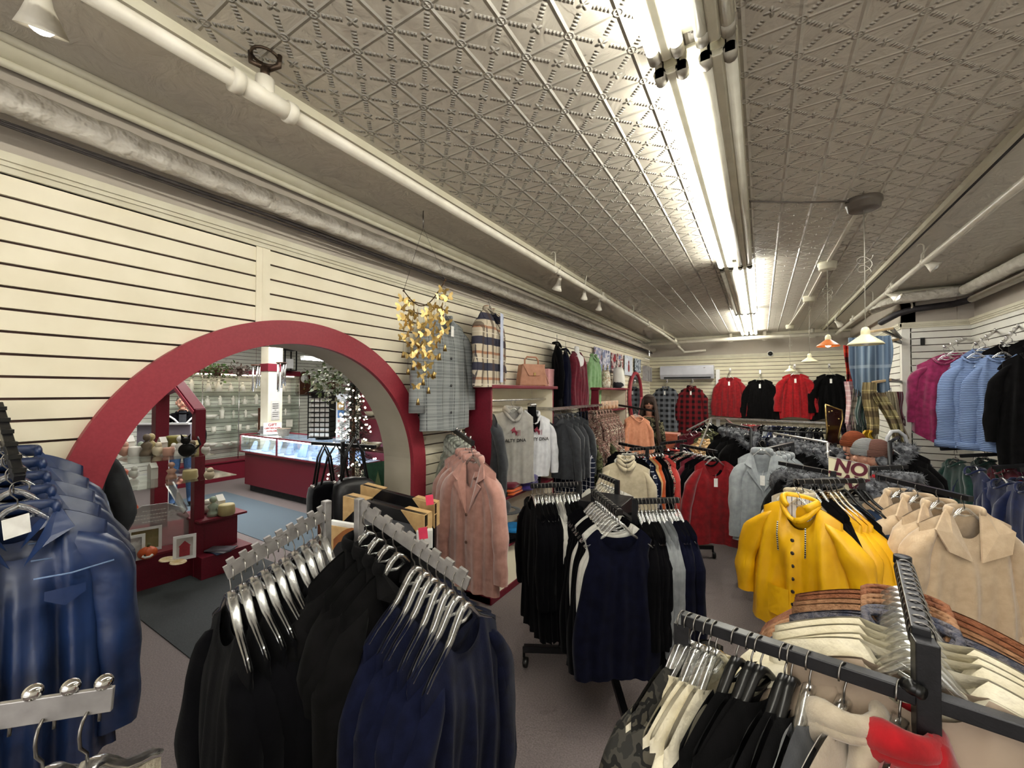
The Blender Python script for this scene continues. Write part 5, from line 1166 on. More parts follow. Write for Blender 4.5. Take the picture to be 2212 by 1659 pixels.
row(arms_[1][0], arms_[1][1], [it('top_wine', 'wine red top', 'top')]*2+[it('top_black', 'black top', 'top')]*3, 'the back rack left arm', seed=52)
row(arms_[2][0], arms_[2][1], [it('camo_olive', 'olive camouflage top', 'top')]*3+[it('top_black', 'black top', 'top')]*2, 'the back rack right arm', seed=53)
# row of trousers etc lower at the back right
t = thing('clothes_rail', 'low rail of dark jackets before the back right corner', 'clothes rail')
ua, ub = P(1640, 930, 6.2), P(1800, 936, 5.6); MB().tube([ua, ub], .013, 8).tube([ua, (ua.x, ua.y, 0)], .014, 8).tube([ub, (ub.x, ub.y, 0)], .014, 8).build('bar', BLACKM, t)
row(ua, ub, [it('top_'+c, nm[c]+' jacket', 'jacket') for c in ['cobalt', 'navy', 'navy', 'black', 'char', 'navy', 'black', 'black', 'char', 'black']], 'the low back rail', seed=54, front='left end')
# dark shaped panel with gold edge
p0 = [(1783, 874), (1800, 880), (1818, 886), (1820, 905), (1815, 925), (1811, 945), (1816, 960), (1784, 960), (1787, 930), (1784, 900)]
d0 = 3.9; V = [P(x, y, d0) for x, y in p0]
t = thing('shaped_panel', 'dark glossy curved panel edged in gold in front of the scarves', 'display panel')
cen = sum(V, Vector())/len(V); m = MB(); n = len(V); off = Vector((0.0, .03, 0))
m.add(V+[v+off for v in V], [tuple(range(n)), tuple(range(2*n-1, n-1, -1))]+[(i, (i+1) % n, n+(i+1) % n, n+i) for i in range(n)]); m.build('panel', noisy('dark_gloss_brown', '2c1512', '1d0d0c', .15, 6, .1), t)
MB().tube(V[:7]+[V[6]], .008, 6).tube([V[7], V[8], V[9], V[0]], .008, 6).build('gold_edge', GOLDM, t)
for x, y in ((1791, 890), (1797, 888), (1812, 905), (1790, 920)): MB().ball(P(x, y, d0-.01), .008, 8, 6).build('stud', GOLDM, t)
MB().bar((cen.x, cen.y+.02, cen.z-.18), (cen.x, cen.y+.02, 0), .04, .04, up=(1, 0, 0)).build('stand', BLACKM, t)
# scarves
def scarf(px0, px1, pt, pb, d, mat, label, seed=0, lean=0, fr=True, name='scarf'):
    q = random.Random(seed); a, b = P(px0, pt, d), P(px1, pt, d); c = (a+b)/2; W_ = (b-a).length/2; zb = P((px0+px1)/2, pb, d).z; H = c.z-zb
    t = thing(name, label, 'scarf', c, face(c)+PI, 'scarves on the wooden racks')
    m = MB(); phs = [q.uniform(0, 6) for _ in range(4)]
    for s in (1, -1):
        m.grid(lambda u, v: ((u*2-1)*W_*(.86+.12*math.sin(PI*min(1, v*1.1+.1))-.10*v)+lean*v*H+.012*math.sin(5*v+phs[0]), s*(.05*(1-(2*u-1)**2)**.5+.004)+.03*math.sin(11*u+phs[1]+2*v)+.015*math.sin(25*u+phs[2]), -H*v*(1-.08*math.sin(6*u+phs[3])**2)), 36, 20)
    m.build('cloth', mat, t)
    if fr:
        m = MB()
        for i in range(26):
            u = i/25; x = (u*2-1)*W_*.75+lean*H; z = -H*(1-.08*math.sin(6*u+phs[3])**2); m.tube([(x, 0, z+.02), (x+q.uniform(-.01, .01), q.uniform(-.02, .02), z-.07)], .0025, 4)
        m.build('fringe', mat, t)
    return t
sc = [(1826, 1846, 746, 868, 4.3, plaid('red_scarf', 'a3231c', [(.18,.3,'2a1512','Z',0,.8),(.2,.2,'c4502b','Z',.4,.8)]), 'red and black plaid scarf nearest the back wall', 0),
 (1836, 1912, 728, 850, 3.9, plaid('denim_scarf', '5d6f82', [(.05,.3,'8a99a6','X',0,.7),(.085,.2,'3c4b5e','X',.3,.8),(.3,.1,'a6b2ba','Z',0,.4)]), 'large blue grey fringed scarf bundle on the top wooden arm', .06),
 (1826, 1846, 824, 920, 4.1, plaid('pink_scarf', 'd3aeb0', [(.05,.3,'9e8088','X',0,.5),(.05,.3,'efe6e4','Z',0,.5)]), 'pale pink checked scarf below the blue grey bundle', 0),
 (1840, 1856, 838, 930, 4.05, plaid('grey_scarf', 'a49c8e', [(.07,.3,'5a4f49','Z',0,.6)]), 'grey striped scarf between the pink and green ones', 0),
 (1850, 1872, 856, 922, 3.95, F_DGRN, 'bottle green scarf beside the tan plaid ones', 0),
 (1868, 1894, 826, 944, 3.8, plaid('tan_scarf1', 'a3946b', [(.16,.35,'5b4a3a','Z',0,.7),(.07,.25,'5b4a3a','X',0,.5),(.16,.06,'d9c890','Z',.5,.8)]), 'tan plaid scarf left of the leaning one', 0),
 (1886, 1912, 848, 950, 3.75, plaid('tan_scarf2', '9a8f66', [(.12,.35,'5a4438','Z',.3,.7),(.06,.3,'46402e','X',0,.5),(.12,.05,'e0d29a','Z',.8,.8)]), 'tan and brown plaid scarf leaning to the right', .30),
 (1904, 1930, 846, 945, 3.8, noisy('oat_scarf', '9c937a', '857c64', .9, 60, .5), 'plain oatmeal scarf at the right of the plaid ones', .22),
 (1922, 1944, 846, 905, 4.0, F_WINE, 'burgundy scarf by the corner post', .12),
 (1868, 1884, 930, 952, 3.7, noisy('mustard', 'cfa51f', 'b08a14', .9, 30, .3), 'mustard yellow scarf end above the knitted hats', 0),
 (1815, 1848, 884, 960, 4.2, plaid('dark_scarf', '1f1a26', [(.05,.2,'4a3c55','Z',0,.7)]), 'dark plum checked scarf behind the hat heads', 0)]
for i, s_ in enumerate(sc): scarf(*s_[:7], seed=i, lean=s_[7])
for px, py, d, w, lab in [(1905, 712, 3.9, 42, 'wooden arm at the top holding the blue grey scarves'), (1904, 822, 3.8, 34, 'wooden arm holding the plaid scarves'), (1925, 735, 4.3, 26, 'short wooden arm against the slatwall beside the scarves')]:
    t = thing('scarf_rack', lab, 'rack'); a = P(px-w/2, py+4, d); b = P(px+w/2, py-2, d); e = Vector((XB, max(b.y, YBX+.1), b.z))
    MB().bar(a, b, .05, .022).build('wooden_bar', noisy('pale_wood', 'b59d78', '9c8560', .5, 12, .1), t, bevel=.004); MB().bar(b, e, .03, .02).bar((a+b)/2, e, .02, .02).build('bracket', BLACKM, t)
# knitted hats on display heads
def hathead(px, py, d, mat, label, rz, s=1.0):
    c = P(px, py, d); t = thing('hat_mannequin', 'flesh coloured display head under the '+label, 'mannequin head', (c.x, c.y, c.z), rz)
    m = MB(); m.ball((0, 0, 0), (.075*s, .092*s, .115*s), 20, 14, 0, lambda v: 1-.10*max(0, -v.z)*(1-abs(v.y)*.2))
    m.tube([(0, -.01, -.07), (0, -.02, -.20)], [.048, .06], 14).ball((0, .09*s, -.015), (.012, .022, .022), 10, 8).ball((0, .083*s, -.058), (.024, .012, .009), 10, 6).ball((0, .075*s, -.09), (.028, .02, .02), 10, 8)
    for q_ in (-1, 1): m.ball((q_*.075*s, -.005, -.02), (.01, .02, .03), 8, 6)
    m.build('face', SKIN, t)
    MB().ball((.03, .083*s, .012), (.014, .006, .007), 8, 6).ball((-.03, .083*s, .012), (.014, .006, .007), 8, 6).build('eyes', noisy('eye_paint', '4a352c', '33231c', .4, 30, 0), t)
    MB().ball((0, .089*s, -.058), (.018, .009, .006), 8, 6).build('lips', noisy('lip_paint', 'a8524e', '96443f', .4, 30, 0), t)
    MB().lathe([(.07, -.20), (.075, -.22), (.075, -.24), (.001, -.24)], 18).build('base', BLACKP, t)
    h = thing('knit_hat', label, 'hat', (c.x, c.y, c.z), rz)
    MB().lathe([(.098*s, .012), (.102*s, .03), (.1*s, .055), (.096*s, .06)], 24, sy=1.12, sx=.95).build('folded_brim', mat, h)
    MB().ball((0, -.012, .045), (.098*s, .115*s, .115*s), 24, 12, 0, lambda v: 1 if v.z > -.1 else .95).build('crown', mat, h)
hathead(1842, 966, 3.5, knit('rust_hat', '86452a', '66321d', .010), 'rust knitted beanie on the leftmost head', face(P(1842, 966, 3.5))-.7, .85)
hathead(1868, 985, 3.2, knit('grey_hat', '8b8c8c', '6f7070', .010), 'grey knitted beanie on the middle head', face(P(1868, 985, 3.2))-.8, .85)
hathead(1893, 988, 3.15, knit('brown_hat', '6f4f46', '573c35', .010), 'brown knitted beanie on the rightmost head', face(P(1893, 988, 3.15))-.9, .85)
t = thing('display_stand', 'black stand carrying the three hat heads', 'stand'); q = P(1868, 1030, 3.3)
MB().boxb(q.x-.28, q.x+.3, q.y-.16, q.y+.2, P(1842, 966, 3.5).z-.29, P(1842, 966, 3.5).z-.25).bar((q.x, q.y, 1.0), (q.x, q.y, 0), .05, .05, up=(1, 0, 0)).build('shelf', BLACKM, t)
# stepladder
t = thing('step_ladder', 'grey tubular stepladder with curved top rail near the corner post', 'ladder'); d = 3.3
l1 = [P(1893, 1085, d), P(1905, 1010, d), P(1917, 945, d)]; l2 = [P(1926, 932, d), P(1940, 931, d), P(1955, 942, d), P(1960, 965, d), P(1955, 1010, d), P(1948, 1085, d)]
l1 = [Vector((l1[0].x, l1[0].y, 0))]+l1; l2 = l2+[Vector((l2[-1].x, l2[-1].y, 0))]
MB().tube(l1+[l2[0]]+l2[1:], .014, 10).build('rail', noisy('grey_enamel', 'b8b9bc', 'a8a9ac', .35, 10, 0), t)
for z in (.25, .5, .75): MB().bar((l1[0].x, l1[0].y+.03, z), (l2[-1].x, l2[-1].y+.03, z), .16, .02).build('step', BLACKP, t)
S['polo'] = simple(cloth('polo_navy', '1d2b42', '152033', .3), collar='shirt', W=.17, HW=.19, sl=.2, T=.05, mats=None)
S['polo']['mats'] = [cloth('polo_navy', '1d2b42', '152033', .3), cloth('pale_blue', 'a9c0d2', '95adc0', .3)]
pq = P(1938, 948, 3.9); garment('polo', S['polo'], pq, face(pq), 'polo_shirt', 'navy polo shirt with pale collar behind the stepladder', 'shirt', near=True, seed=1)
hanger(pq, face(pq), 'clear hanger holding the navy polo behind the stepladder', 'single hangers')
t = thing('price_plaque', 'small black plaque clipped to the slatwall groove on the boxed corner', 'plaque', PY(1993, 738, YBX-.03)); MB().box((0, 0, 0), (.035, .01, .085)).build('plate', BLACKP, t)
# ---------------------------------------------------------------- right wall clothes
def chrome_arm(a, b, label, balls=0):
    t = thing('waterfall_hook', label, 'wall hook'); MB().bar(a, b, .012, .02).build('arm', CHROME, t)
    for i in range(balls): MB().ball(lerp(a, b, i/max(1, balls-1))+Vector((0, 0, .014)), .012, 10, 8).build('ball_stop', CHROME, t)
S['mag_top'] = dict(mats=[F_MAG], collar='crew', W=.19, HW=.24, sl=.5, L=.85, T=.05, hem=.10, fold=.018, k=4, so=.03)
S['sky_top'] = dict(mats=[F_BLUE], collar='crew', W=.15, HW=.16, sl=.68, L=.86, T=.06, fold=.010, sr0=.085, sr1=.065, so=.03, cuff=.05)
S['dark_knit'] = dict(mats=[F_BLACK2], collar='crew', W=.17, HW=.2, sl=.6, L=.95, T=.06, fold=.018)
a0_, b0_ = P(2040, 752, 3.55), PX(2090, 730, XR-.02); chrome_arm(a0_, b0_, 'chrome sloping hook on the right wall, left of the sweaters', 5)
row(a0_, b0_, [it('mag_top', 'magenta sweater', 'sweater')]*2, 'the leftmost right wall hook', seed=60, near=True, ts=[.05, .4])
a1_, b1_ = P(2108, 745, 3.35), PX(2150, 715, XR-.02); chrome_arm(a1_, b1_, 'chrome sloping hook on the right wall above the sky blue knits', 5)
row(a1_, b1_, [it('sky_top', 'sky blue ribbed sweater', 'sweater')]*2, 'the second right wall hook', seed=61, near=True, ts=[.0, .45])
a2_, b2_ = P(2165, 742, 3.2), PX(2200, 705, XR-.02); chrome_arm(a2_, b2_, 'chrome sloping hook on the right wall near the picture edge', 5)
row(a2_, b2_, [it('sky_top', 'sky blue ribbed sweater', 'sweater')]*1+[it('dark_knit', 'charcoal sweater', 'sweater')]*1, 'the third right wall hook', seed=62, near=True, ts=[.0, .6])
a3_, b3_ = P(2240, 735, 3.0), PX(2255, 690, XR-.02); chrome_arm(a3_, b3_, 'chrome hook at the right edge holding black knits', 5)
row(a3_, b3_, [it('dark_knit', 'black knitted sweater', 'sweater')]*3, 'the right edge wall hook', seed=63, near=True, ts=[.0, .35, .7])
def blk_arm(a, b, label):
    t = thing('wall_hook', label, 'wall hook'); MB().bar(a, b, .022, .026).build('arm', BLACKM, t)
for i, (xa, ya, d, items, lab) in enumerate([(2032, 970, 3.5, [('top_dgreen', 'bottle green top')]*2+[('top_navy', 'navy top')], 'first lower wall hook'), (2075, 985, 3.3, [('top_cobalt', 'cobalt top'), ('top_wine', 'dark red top'), ('top_mag', 'magenta top')], 'second lower wall hook'), (2145, 1010, 3.0, [('top_cobalt', 'cobalt blue blouse')]*4, 'third lower wall hook'), (2200, 1015, 2.75, [('top_cobalt', 'cobalt blue blouse')]*2+[('top_navy', 'navy blouse')]*2, 'rightmost lower wall hook')]):
    a = P(xa, ya, d); b = Vector((XR-.02, a.y+.12, a.z+.06)); blk_arm(a, b, 'black arm on the right wall, '+lab)
    n_ = len(items); row(a, b, [it(k_, ad, 'top') for k_, ad in items], 'the '+lab, seed=64+i, drop=.012)
    c = a+Vector((0, .02, -.62)); e = Vector((XR-.02, c.y+.1, c.z+.05))
# ---------------------------------------------------------------- framed pictures and bags beside the arch
def frame_pic(px, d, w_px, label, corners=True):
    pass
fr = [P(752, 1068, 1.95), P(925, 1098, 1.80), P(925, 1330, 1.80), P(752, 1330, 1.95)]
def picframe(c4, label, tk=.03, glass=True):
    c4 = [Vector(c) for c in c4]; c4[3] = Vector((c4[0].x, c4[0].y, c4[3].z)); c4[2] = Vector((c4[1].x, c4[1].y, c4[3].z))
    t = thing('picture_frame', label, 'picture frame'); X_ = (c4[1]-c4[0]); W_ = X_.length; X_.normalize(); Z_ = Vector((0, 0, 1)); N_ = X_.cross(Z_)
    if (CAM-c4[0]).dot(N_) < 0: N_ = -N_
    c0 = c4[3]; H = (c4[0]-c4[3]).length; sl_ = (c4[1].z-c4[0].z)/W_
    def pt(u, v, n=0): return c0+X_*u+Vector((0, 0, v+sl_*u))+N_*n
    bw = .055; m = MB()
    for (u0, v0, u1, v1) in [(0, H-bw, W_, H), (0, 0, W_, bw), (0, bw, bw, H-bw), (W_-bw, bw, W_, H-bw)]: m.slab([pt(u0, v0), pt(u1, v0), pt(u1, v1), pt(u0, v1)], tk)
    m.build('moulding', noisy('black_gloss_frame', '18171a', '101012', .25, 8, .1), t, bevel=.003)
    MB().slab([pt(bw, bw, .004), pt(W_-bw, bw, .004), pt(W_-bw, H-bw, .004), pt(bw, H-bw, .004)], .004).build('picture', noisy('grey_print_art', '77787b', '5d5e62', .3, 3, 0), t)
    for u, s in ((0, 1), (W_, -1)):
        m = MB(); tri = [pt(u, H), pt(u+s*.12, H), pt(u, H-.12)]
        for n_ in (-.006, tk+.006 if False else .004): pass
        f_ = [q_+N_*(tk+.003) if False else q_-N_*.004 for q_ in tri]; b_ = [q_+N_*(tk+.006) for q_ in tri]
        sg_ = 1
        f_ = [q_-N_*(tk+.004) for q_ in tri]; b_ = [q_+N_*(tk+.004) for q_ in tri]
        m.add(f_+b_, [(0,1,2),(5,4,3),(0,3,4,1),(1,4,5,2),(2,5,3,0)]); m.build('cardboard_corner', CARD, t)
    return t
picframe([P(787, 1045, 2.15), P(944, 1070, 2.05), P(944, 1300, 2.05), P(787, 1300, 2.15)], 'black picture frame with cardboard corners, rear of the stack')
picframe(fr, 'black picture frame with cardboard corners, front of the stack')
for px, py, d, l in ((928, 1080, 1.98, 'pink price sticker on the rear picture frame corner'), (914, 1152, 1.7, 'pink price sticker on the small white box')):
    o = tag(MB().box((0, 0, 0), (.036, .002, .048)).build('price_sticker', PINKTAG), l, 'sticker'); o.location = P(px, py, d-.02); o.rotation_euler = (0, .1, face(P(px, py, d)))
wb_ = P(917, 1165, 1.79); o = tag(MB().boxb(-.035, .035, -.01, .02, -.035, .045).build('small_box', WHITEP, bevel=.003), 'small white box leaning on the picture frames', 'box'); o.location = wb_; o.rotation_euler = (0, 0, face(wb_))
t = thing('canvas_print', 'white canvas print in cardboard corners behind the chrome rack', 'picture'); c4 = [P(712, 1125, 1.75), P(830, 1145, 1.7), P(830, 1300, 1.7), P(712, 1300, 1.75)]
MB().slab(c4, .02).build('canvas', WHITEP, t); MB().slab([P(715, 1135, 1.70), P(755, 1142, 1.68), P(740, 1180, 1.68), P(714, 1190, 1.70)], .004).build('cardboard_corner', CARD, t)
MB().grid(lambda u, v: P(lerp(720, 800, u), lerp(1165, 1300, v)-25*math.sin(PI*u), 1.66), 8, 4).build('painted_arch', noisy('amber_art', 'a5662c', '5b2c14', .5, 6, 0), t)
MB().grid(lambda u, v: P(lerp(716, 755, u), lerp(1195, 1300, v)-25*math.sin(PI*u), 1.65), 8, 4).build('painted_shadow', INK, t)
tag(MB().slab([P(686, 1130, 1.85), P(705, 1132, 1.83), P(705, 1200, 1.83), P(686, 1200, 1.85)], .03).build('wooden_box', WOOD), 'brown wooden box end behind the chrome rack post', 'box')
def hbag(px, pt, pb, d, w, mat, label, seed=0):
    a = P(px, pt, d); b = P(px, pb, d); H = a.z-b.z; t = thing('handbag', label, 'handbag', (a.x, a.y, b.z), face(a)+seed*.2)
    MB().ball((0, 0, H/2), (w, .06, H/2), 20, 10, 0, lambda v: .97/max(.6, (abs(v.x)**5+abs(v.y)**5+abs(v.z)**5)**.2)*(1+.03*math.sin(6*v.x+seed))).build('body', mat, t)
    for y in (-.02, .02): MB().tube([(-w*.6, y, H*.95), (-w*.35, y, H+.16), (0, y, H+.24), (w*.35, y, H+.16), (w*.6, y, H*.95)], .007, 6).build('strap', BLACKP, t)
    MB().ball((w*.9, .03, H*.95), .012, 8, 6).build('metal_ring', CHROME, t)
hbag(725, 1042, 1118, 2.6, .14, F_BLACK, 'black handbag with long straps seen through the arch')
hbag(765, 1030, 1135, 2.55, .13, noisy('black_leather', '1d1d1f', '121214', .4, 30, .2), 'large black leather bag right of the strapped one', 1)
hbag(700, 1040, 1130, 2.7, .10, F_CHAR, 'charcoal bag at the left of the bag stand', 2)
t = thing('bag_stand', 'black stand holding the handbags inside the arch', 'stand'); q = P(740, 985, 2.62)
MB().tube([(q.x, q.y, 1.35), (q.x, q.y, .02)], .014, 8).bar((q.x-.25, q.y-.05, 1.33), (q.x+.25, q.y+.05, 1.33), .02, .02).bar((q.x-.25, q.y, .02), (q.x+.25, q.y, .02), .04, .03).build('frame', BLACKM, t)
# dark hanging coats under left ceiling etc. shoe
# ---------------------------------------------------------------- gift room seen through the arch
XW = -8.95
SLG = noisy('gift_slat', 'e2e3d6', 'd9dacc', .5, 6, .05)
slatwall('wall_left', 'X', XW, -2.6, 9.4, 0, ZCEI, 1, SLG, 'pale slatwall at the far side of the gift room', groove=.008)
struct('wall_back', MB().boxb(-9.2, -2.4, 9.3, 9.4, 0, ZCEI), SLG, 'end wall of the gift room', 'wall')
struct('wall_front', MB().boxb(-9.2, -2.36, -2.7, -2.6, 0, ZCEI), SLG, 'near end wall of the gift room', 'wall')
ga, gb = PX(338, 850, XW+.2).y, PX(637, 850, XW+.2).y
t = thing('shelf_unit', 'burgundy wall unit with glass shelves of white figurines across the gift room', 'shelf unit')
MB().boxb(XW+.03, XW+.45, ga, gb, 0, .34).boxb(XW+.03, XW+.48, ga, gb, .34, .37).build('base', RED2, t, bevel=.004)
MB().boxb(XW+.03, XW+.40, ga, gb, 1.99, 2.09).build('pelmet', RED2, t, bevel=.004)
ZSH = [.64, .90, 1.15, 1.40, 1.66]
nb = 4; dv = [lerp(ga, gb, i/nb) for i in range(nb+1)]
for i in range(nb):
    for z in ZSH: MB().boxb(XW+.05, XW+.36, dv[i]+.01, dv[i+1]-.01, z-.008, z).build('glass_shelf', GLASS, t)
for y in dv: MB().boxb(XW+.05, XW+.36, y-.003, y+.003, .37, 1.99).build('glass_divider', GLASS, t); MB().tube([(XW+.37, y, .37), (XW+.37, y, 1.99)], .008, 6).build('upright', CHROME, t)
FIG = noisy('ivory_ceramic', 'ece9dd', 'dcd8c8', .4, 12, .1)
def fig_meshes():
    out = []
    m = MB(); m.lathe([(.001, 0), (.05, 0), (.035, .06), (.018, .12), (.001, .125)], 12).ball((0, 0, .14), .02, 10, 8)
    for s in (-1, 1): m.prism([(0, .06), (s*.05, .11), (s*.045, .06), (0, .05)], .006, Matrix.Rotation(PI/2, 3, 'X'))
    out.append((m.mesh('angel', FIG), 'angel_figurine', 'white winged angel figurine'))
    m = MB(); m.lathe([(.001, 0), (.03, 0), (.033, .005), (.033, .08), (.03, .08), (.03, .01), (.001, .01)], 14).tube([(.032, 0, .065), (.052, 0, .06), (.052, 0, .025), (.032, 0, .02)], .004, 6)
    out.append((m.mesh('mug', FIG), 'mug', 'white ceramic mug'))
    m = MB(); m.lathe([(.001, 0), (.04, 0), (.07, .02), (.085, .05), (.08, .05), (.06, .02), (.001, .012)], 16)
    out.append((m.mesh('bowl', FIG), 'bowl', 'white ceramic bowl'))
    m = MB(); m.boxb(-.05, .05, -.008, .008, 0, .12).boxb(-.036, .036, -.012, -.007, .02, .10)
    out.append((m.mesh('frame', FIG), 'photo_frame', 'small white photo frame'))
    m = MB(); m.lathe([(.001, 0), (.035, 0), (.02, .05), (.03, .1), (.012, .15), (.001, .155)], 12).ball((.02, 0, .1), .018, 8, 6)
    out.append((m.mesh('statue', FIG), 'figurine', 'white couple figurine'))
    return out
FM = fig_meshes(); q = random.Random(11)
sn = ['lowest', 'second lowest', 'middle', 'second highest', 'highest']
kinds = {0: [2, 3], 1: [1, 3, 1], 2: [2, 2, 4], 3: [0, 4, 0], 4: [0, 0, 4]}
for k, z in enumerate(ZSH):
    y = ga+.12
    while y < gb-.1:
        ki = kinds[k][q.randrange(len(kinds[k]))]; me, nm_, lb = FM[ki]
        o = mkobj(nm_, me); o.location = (XW+.2+q.uniform(-.05, .05), y, z); o.rotation_euler = (0, 0, q.uniform(-.5, .5)-PI/2); s = q.uniform(.9, 1.5); o.scale = (s, s, s)
        tag(o, '%s on the %s glass shelf of the far wall unit' % (lb, sn[k]), nm_.replace('_', ' '), '%s on the %s glass shelf' % (nm_.replace('_', ' ')+'s', sn[k])); y += q.uniform(.17, .26)
# strip of wall lights inside unit
MB_ = MB().boxb(XW+.3, XW+.34, ga+.1, gb-.1, 1.965, 1.985); tag(MB_.build('strip_lamp', emis('unit_glow', 'fff4d8', 6)), 'warm strip lamp under the pelmet of the far wall unit', 'lamp')
# column
cp = P(586, 900, 7.0); t = thing('column', 'cream square column with burgundy band behind the glass counter', 'column', (cp.x, cp.y, 0), .0)
MB().boxb(-.12, .12, -.12, .12, 0, ZCEI).build('shaft', CREAM, t, bevel=.004); zb_ = P(586, 795, 7.0).z; MB().boxb(-.135, .135, -.135, .135, zb_-.06, zb_+.07).build('band', RED2, t, bevel=.003)
MB().boxb(.121, .126, -.07, .07, 1.18, 1.5).build('notice_sheet', noisy('notice_paper', 'c9c6c0', 'bfbcb6', .7, 30, 0), t)
R_ = frame((1, 0, 0)); m = MB()
for k in range(7): m.box((.128, 0, 1.45-.035*k), (.001, .10 if k not in (3,) else .03, .010 if k < 3 else .006))
m.build('printed_lines', INK, t)
# glass counter
Y0, Y1 = 3.45, 4.05; x0, x1 = -7.45, -4.65
t = thing('display_counter', 'burgundy counter with lit glass jewellery case on top', 'counter')
MB().boxb(x0+.08, x1, Y0+.05, Y1, .12, .66).build('body', RED2, t, bevel=.004); MB().boxb(x0+.12, x1-.02, Y0+.12, Y1, 0, .12).build('toe_kick', noisy('dark_kick', '34383a', '2a2d2f', .8, 20, 0), t)
MB().boxb(x0, x1, Y0, Y1, .655, .675).boxb(x0, x1, Y0, Y0+.02, .93, .95).boxb(x0, x1, Y1-.02, Y1, .93, .95).boxb(x0, x0+.02, Y0, Y1, .93, .95).boxb(x1-.02, x1, Y0, Y1, .93, .95).boxb(-6.35, -6.325, Y0, Y0+.02, .675, .95).boxb(x0, x0+.02, Y0, Y0+.02, .675, .95).boxb(x1-.02, x1, Y0, Y0+.02, .675, .95).build('case_frame', RED2, t)
MB().boxb(x0+.02, x1-.02, Y0+.004, Y0+.008, .675, .93).boxb(x0+.02, x1-.02, Y0+.02, Y1-.02, .936, .942).boxb(x0+.004, x0+.008, Y0+.02, Y1, .675, .93).build('glass', GLASS, t)
MB().boxb(x0+.02, x1-.02, Y0+.02, Y1-.02, .675, .68).boxb(x0+.02, x1-.02, Y1-.03, Y1-.02, .68, .93).build('white_lining', noisy('case_white', 'cfdcf2', 'bccbe6', .6, 8, 0), t)
MB().boxb(x0+.04, -6.37, Y0+.03, Y0+.05, .905, .925).boxb(-6.3, x1-.04, Y0+.03, Y0+.05, .905, .925).build('lamp_strip', emis('case_lamp', 'e6f0ff', 30), t)
JW = noisy('pale_blue_velvet', 'b7cbea', '9fb6dc', .6, 20, 0)
def stand_mesh(k):
    m = MB()
    if k == 0: m.slab([(-.07, 0, 0), (.07, 0, 0), (.05, .06, .14), (-.05, .06, .14)], .012).ball((0, .05, .13), (.05, .012, .045), 12, 8)
    elif k == 1: m.boxb(-.06, .06, -.04, .04, 0, .03).boxb(-.05, .05, .0, .03, .03, .11)
    else: m.lathe([(.001, 0), (.05, 0), (.05, .01), (.012, .02), (.012, .10), (.06, .12), (.001, .125)], 14)
    return m.mesh('stand', JW)
sm = [stand_mesh(k) for k in range(3)]
for i in range(22):
    o = mkobj('jewellery_stand', sm[q.randrange(3)]); o.location = (lerp(x0+.15, x1-.15, i/21), Y0+.12+.28*(i % 3)/2+q.uniform(0, .04), .68); o.rotation_euler = (0, 0, q.uniform(-.3, .3)); s = q.uniform(.8, 1.25); o.scale = (s, s, s)
    tag(o, 'pale blue jewellery stand inside the lit glass case', 'jewellery stand', 'jewellery stands in the glass case')
# things on the counter
sp_ = P(565, 925, 6.6); sp_.z = .95
t = thing('counter_sign', 'white GIFT CERTIFICATES AVAILABLE sign standing on the glass counter', 'sign', (sp_.x, Y0+.25, .952), face(sp_)+PI)
MB().slab([(-.13, 0, 0), (.13, 0, 0), (.13, .03, .19), (-.13, .03, .19)], .004).build('card', PAPER, t)
Rt = Matrix.Rotation(PI/2-.155, 3, 'X')
for b_, z_, s_ in (('GIFT', .155, .062), ('CERTIFICATES', .10, .037), ('AVAILABLE', .055, .036)):
    o = mkobj('lettering', text_mesh(b_, s_, noisy('red_ink', 'a52a2a', '8f2222', .5, 20, 0), .0006, .0012), t); o.matrix_local = M4(Rt, (0, z_*.158-.008, z_))
t = thing('wooden_rack', 'brown wooden rack with white candle cups on the counter', 'rack', (P(548, 910, 6.9).x, Y0+.4, .95), 0)
m = MB(); 
for x in (-.2, .2): m.boxb(x-.02, x+.02, -.06, .06, 0, .42)
m.boxb(-.2, .2, -.06, .06, .32, .35).boxb(-.2, .2, -.06, .06, .08, .10).build('frame', WOOD, t, bevel=.004)
for z in (.35, .10):
    for k in range(4):
        c = mkobj('candle_cup', FM[1][0]); c.location = (t.location.x-.14+.093*k, Y0+.4, .95+z); tag(c, 'white cup on the %s bar of the wooden rack' % ('upper' if z > .2 else 'lower'), 'cup', 'cups on the wooden rack')
t = thing('basket', 'woven grey brown basket on the counter beside the sign', 'basket', (P(593, 928, 6.4).x, Y0+.22, .952)); MB().lathe([(.001, 0), (.07, 0), (.10, .11), (.105, .12), (.095, .12), (.065, .01), (.001, .01)], 20).build('body', noisy('wicker', '8b7f70', '6b6153', .8, 60, .8), t)
t = thing('baskets', 'stack of grey trays at the left end of the counter', 'tray', (-7.1, Y0+.3, .952)); t.name = 'tray_stack'; MB().boxb(-.18, .12, -.1, .1, 0, .03).boxb(-.16, .1, -.09, .09, .03, .06).boxb(-.13, .08, -.08, .08, .06, .12).build('trays', noisy('grey_tray', '6f6a66', '5b5652', .7, 30, .1), t, bevel=.004)
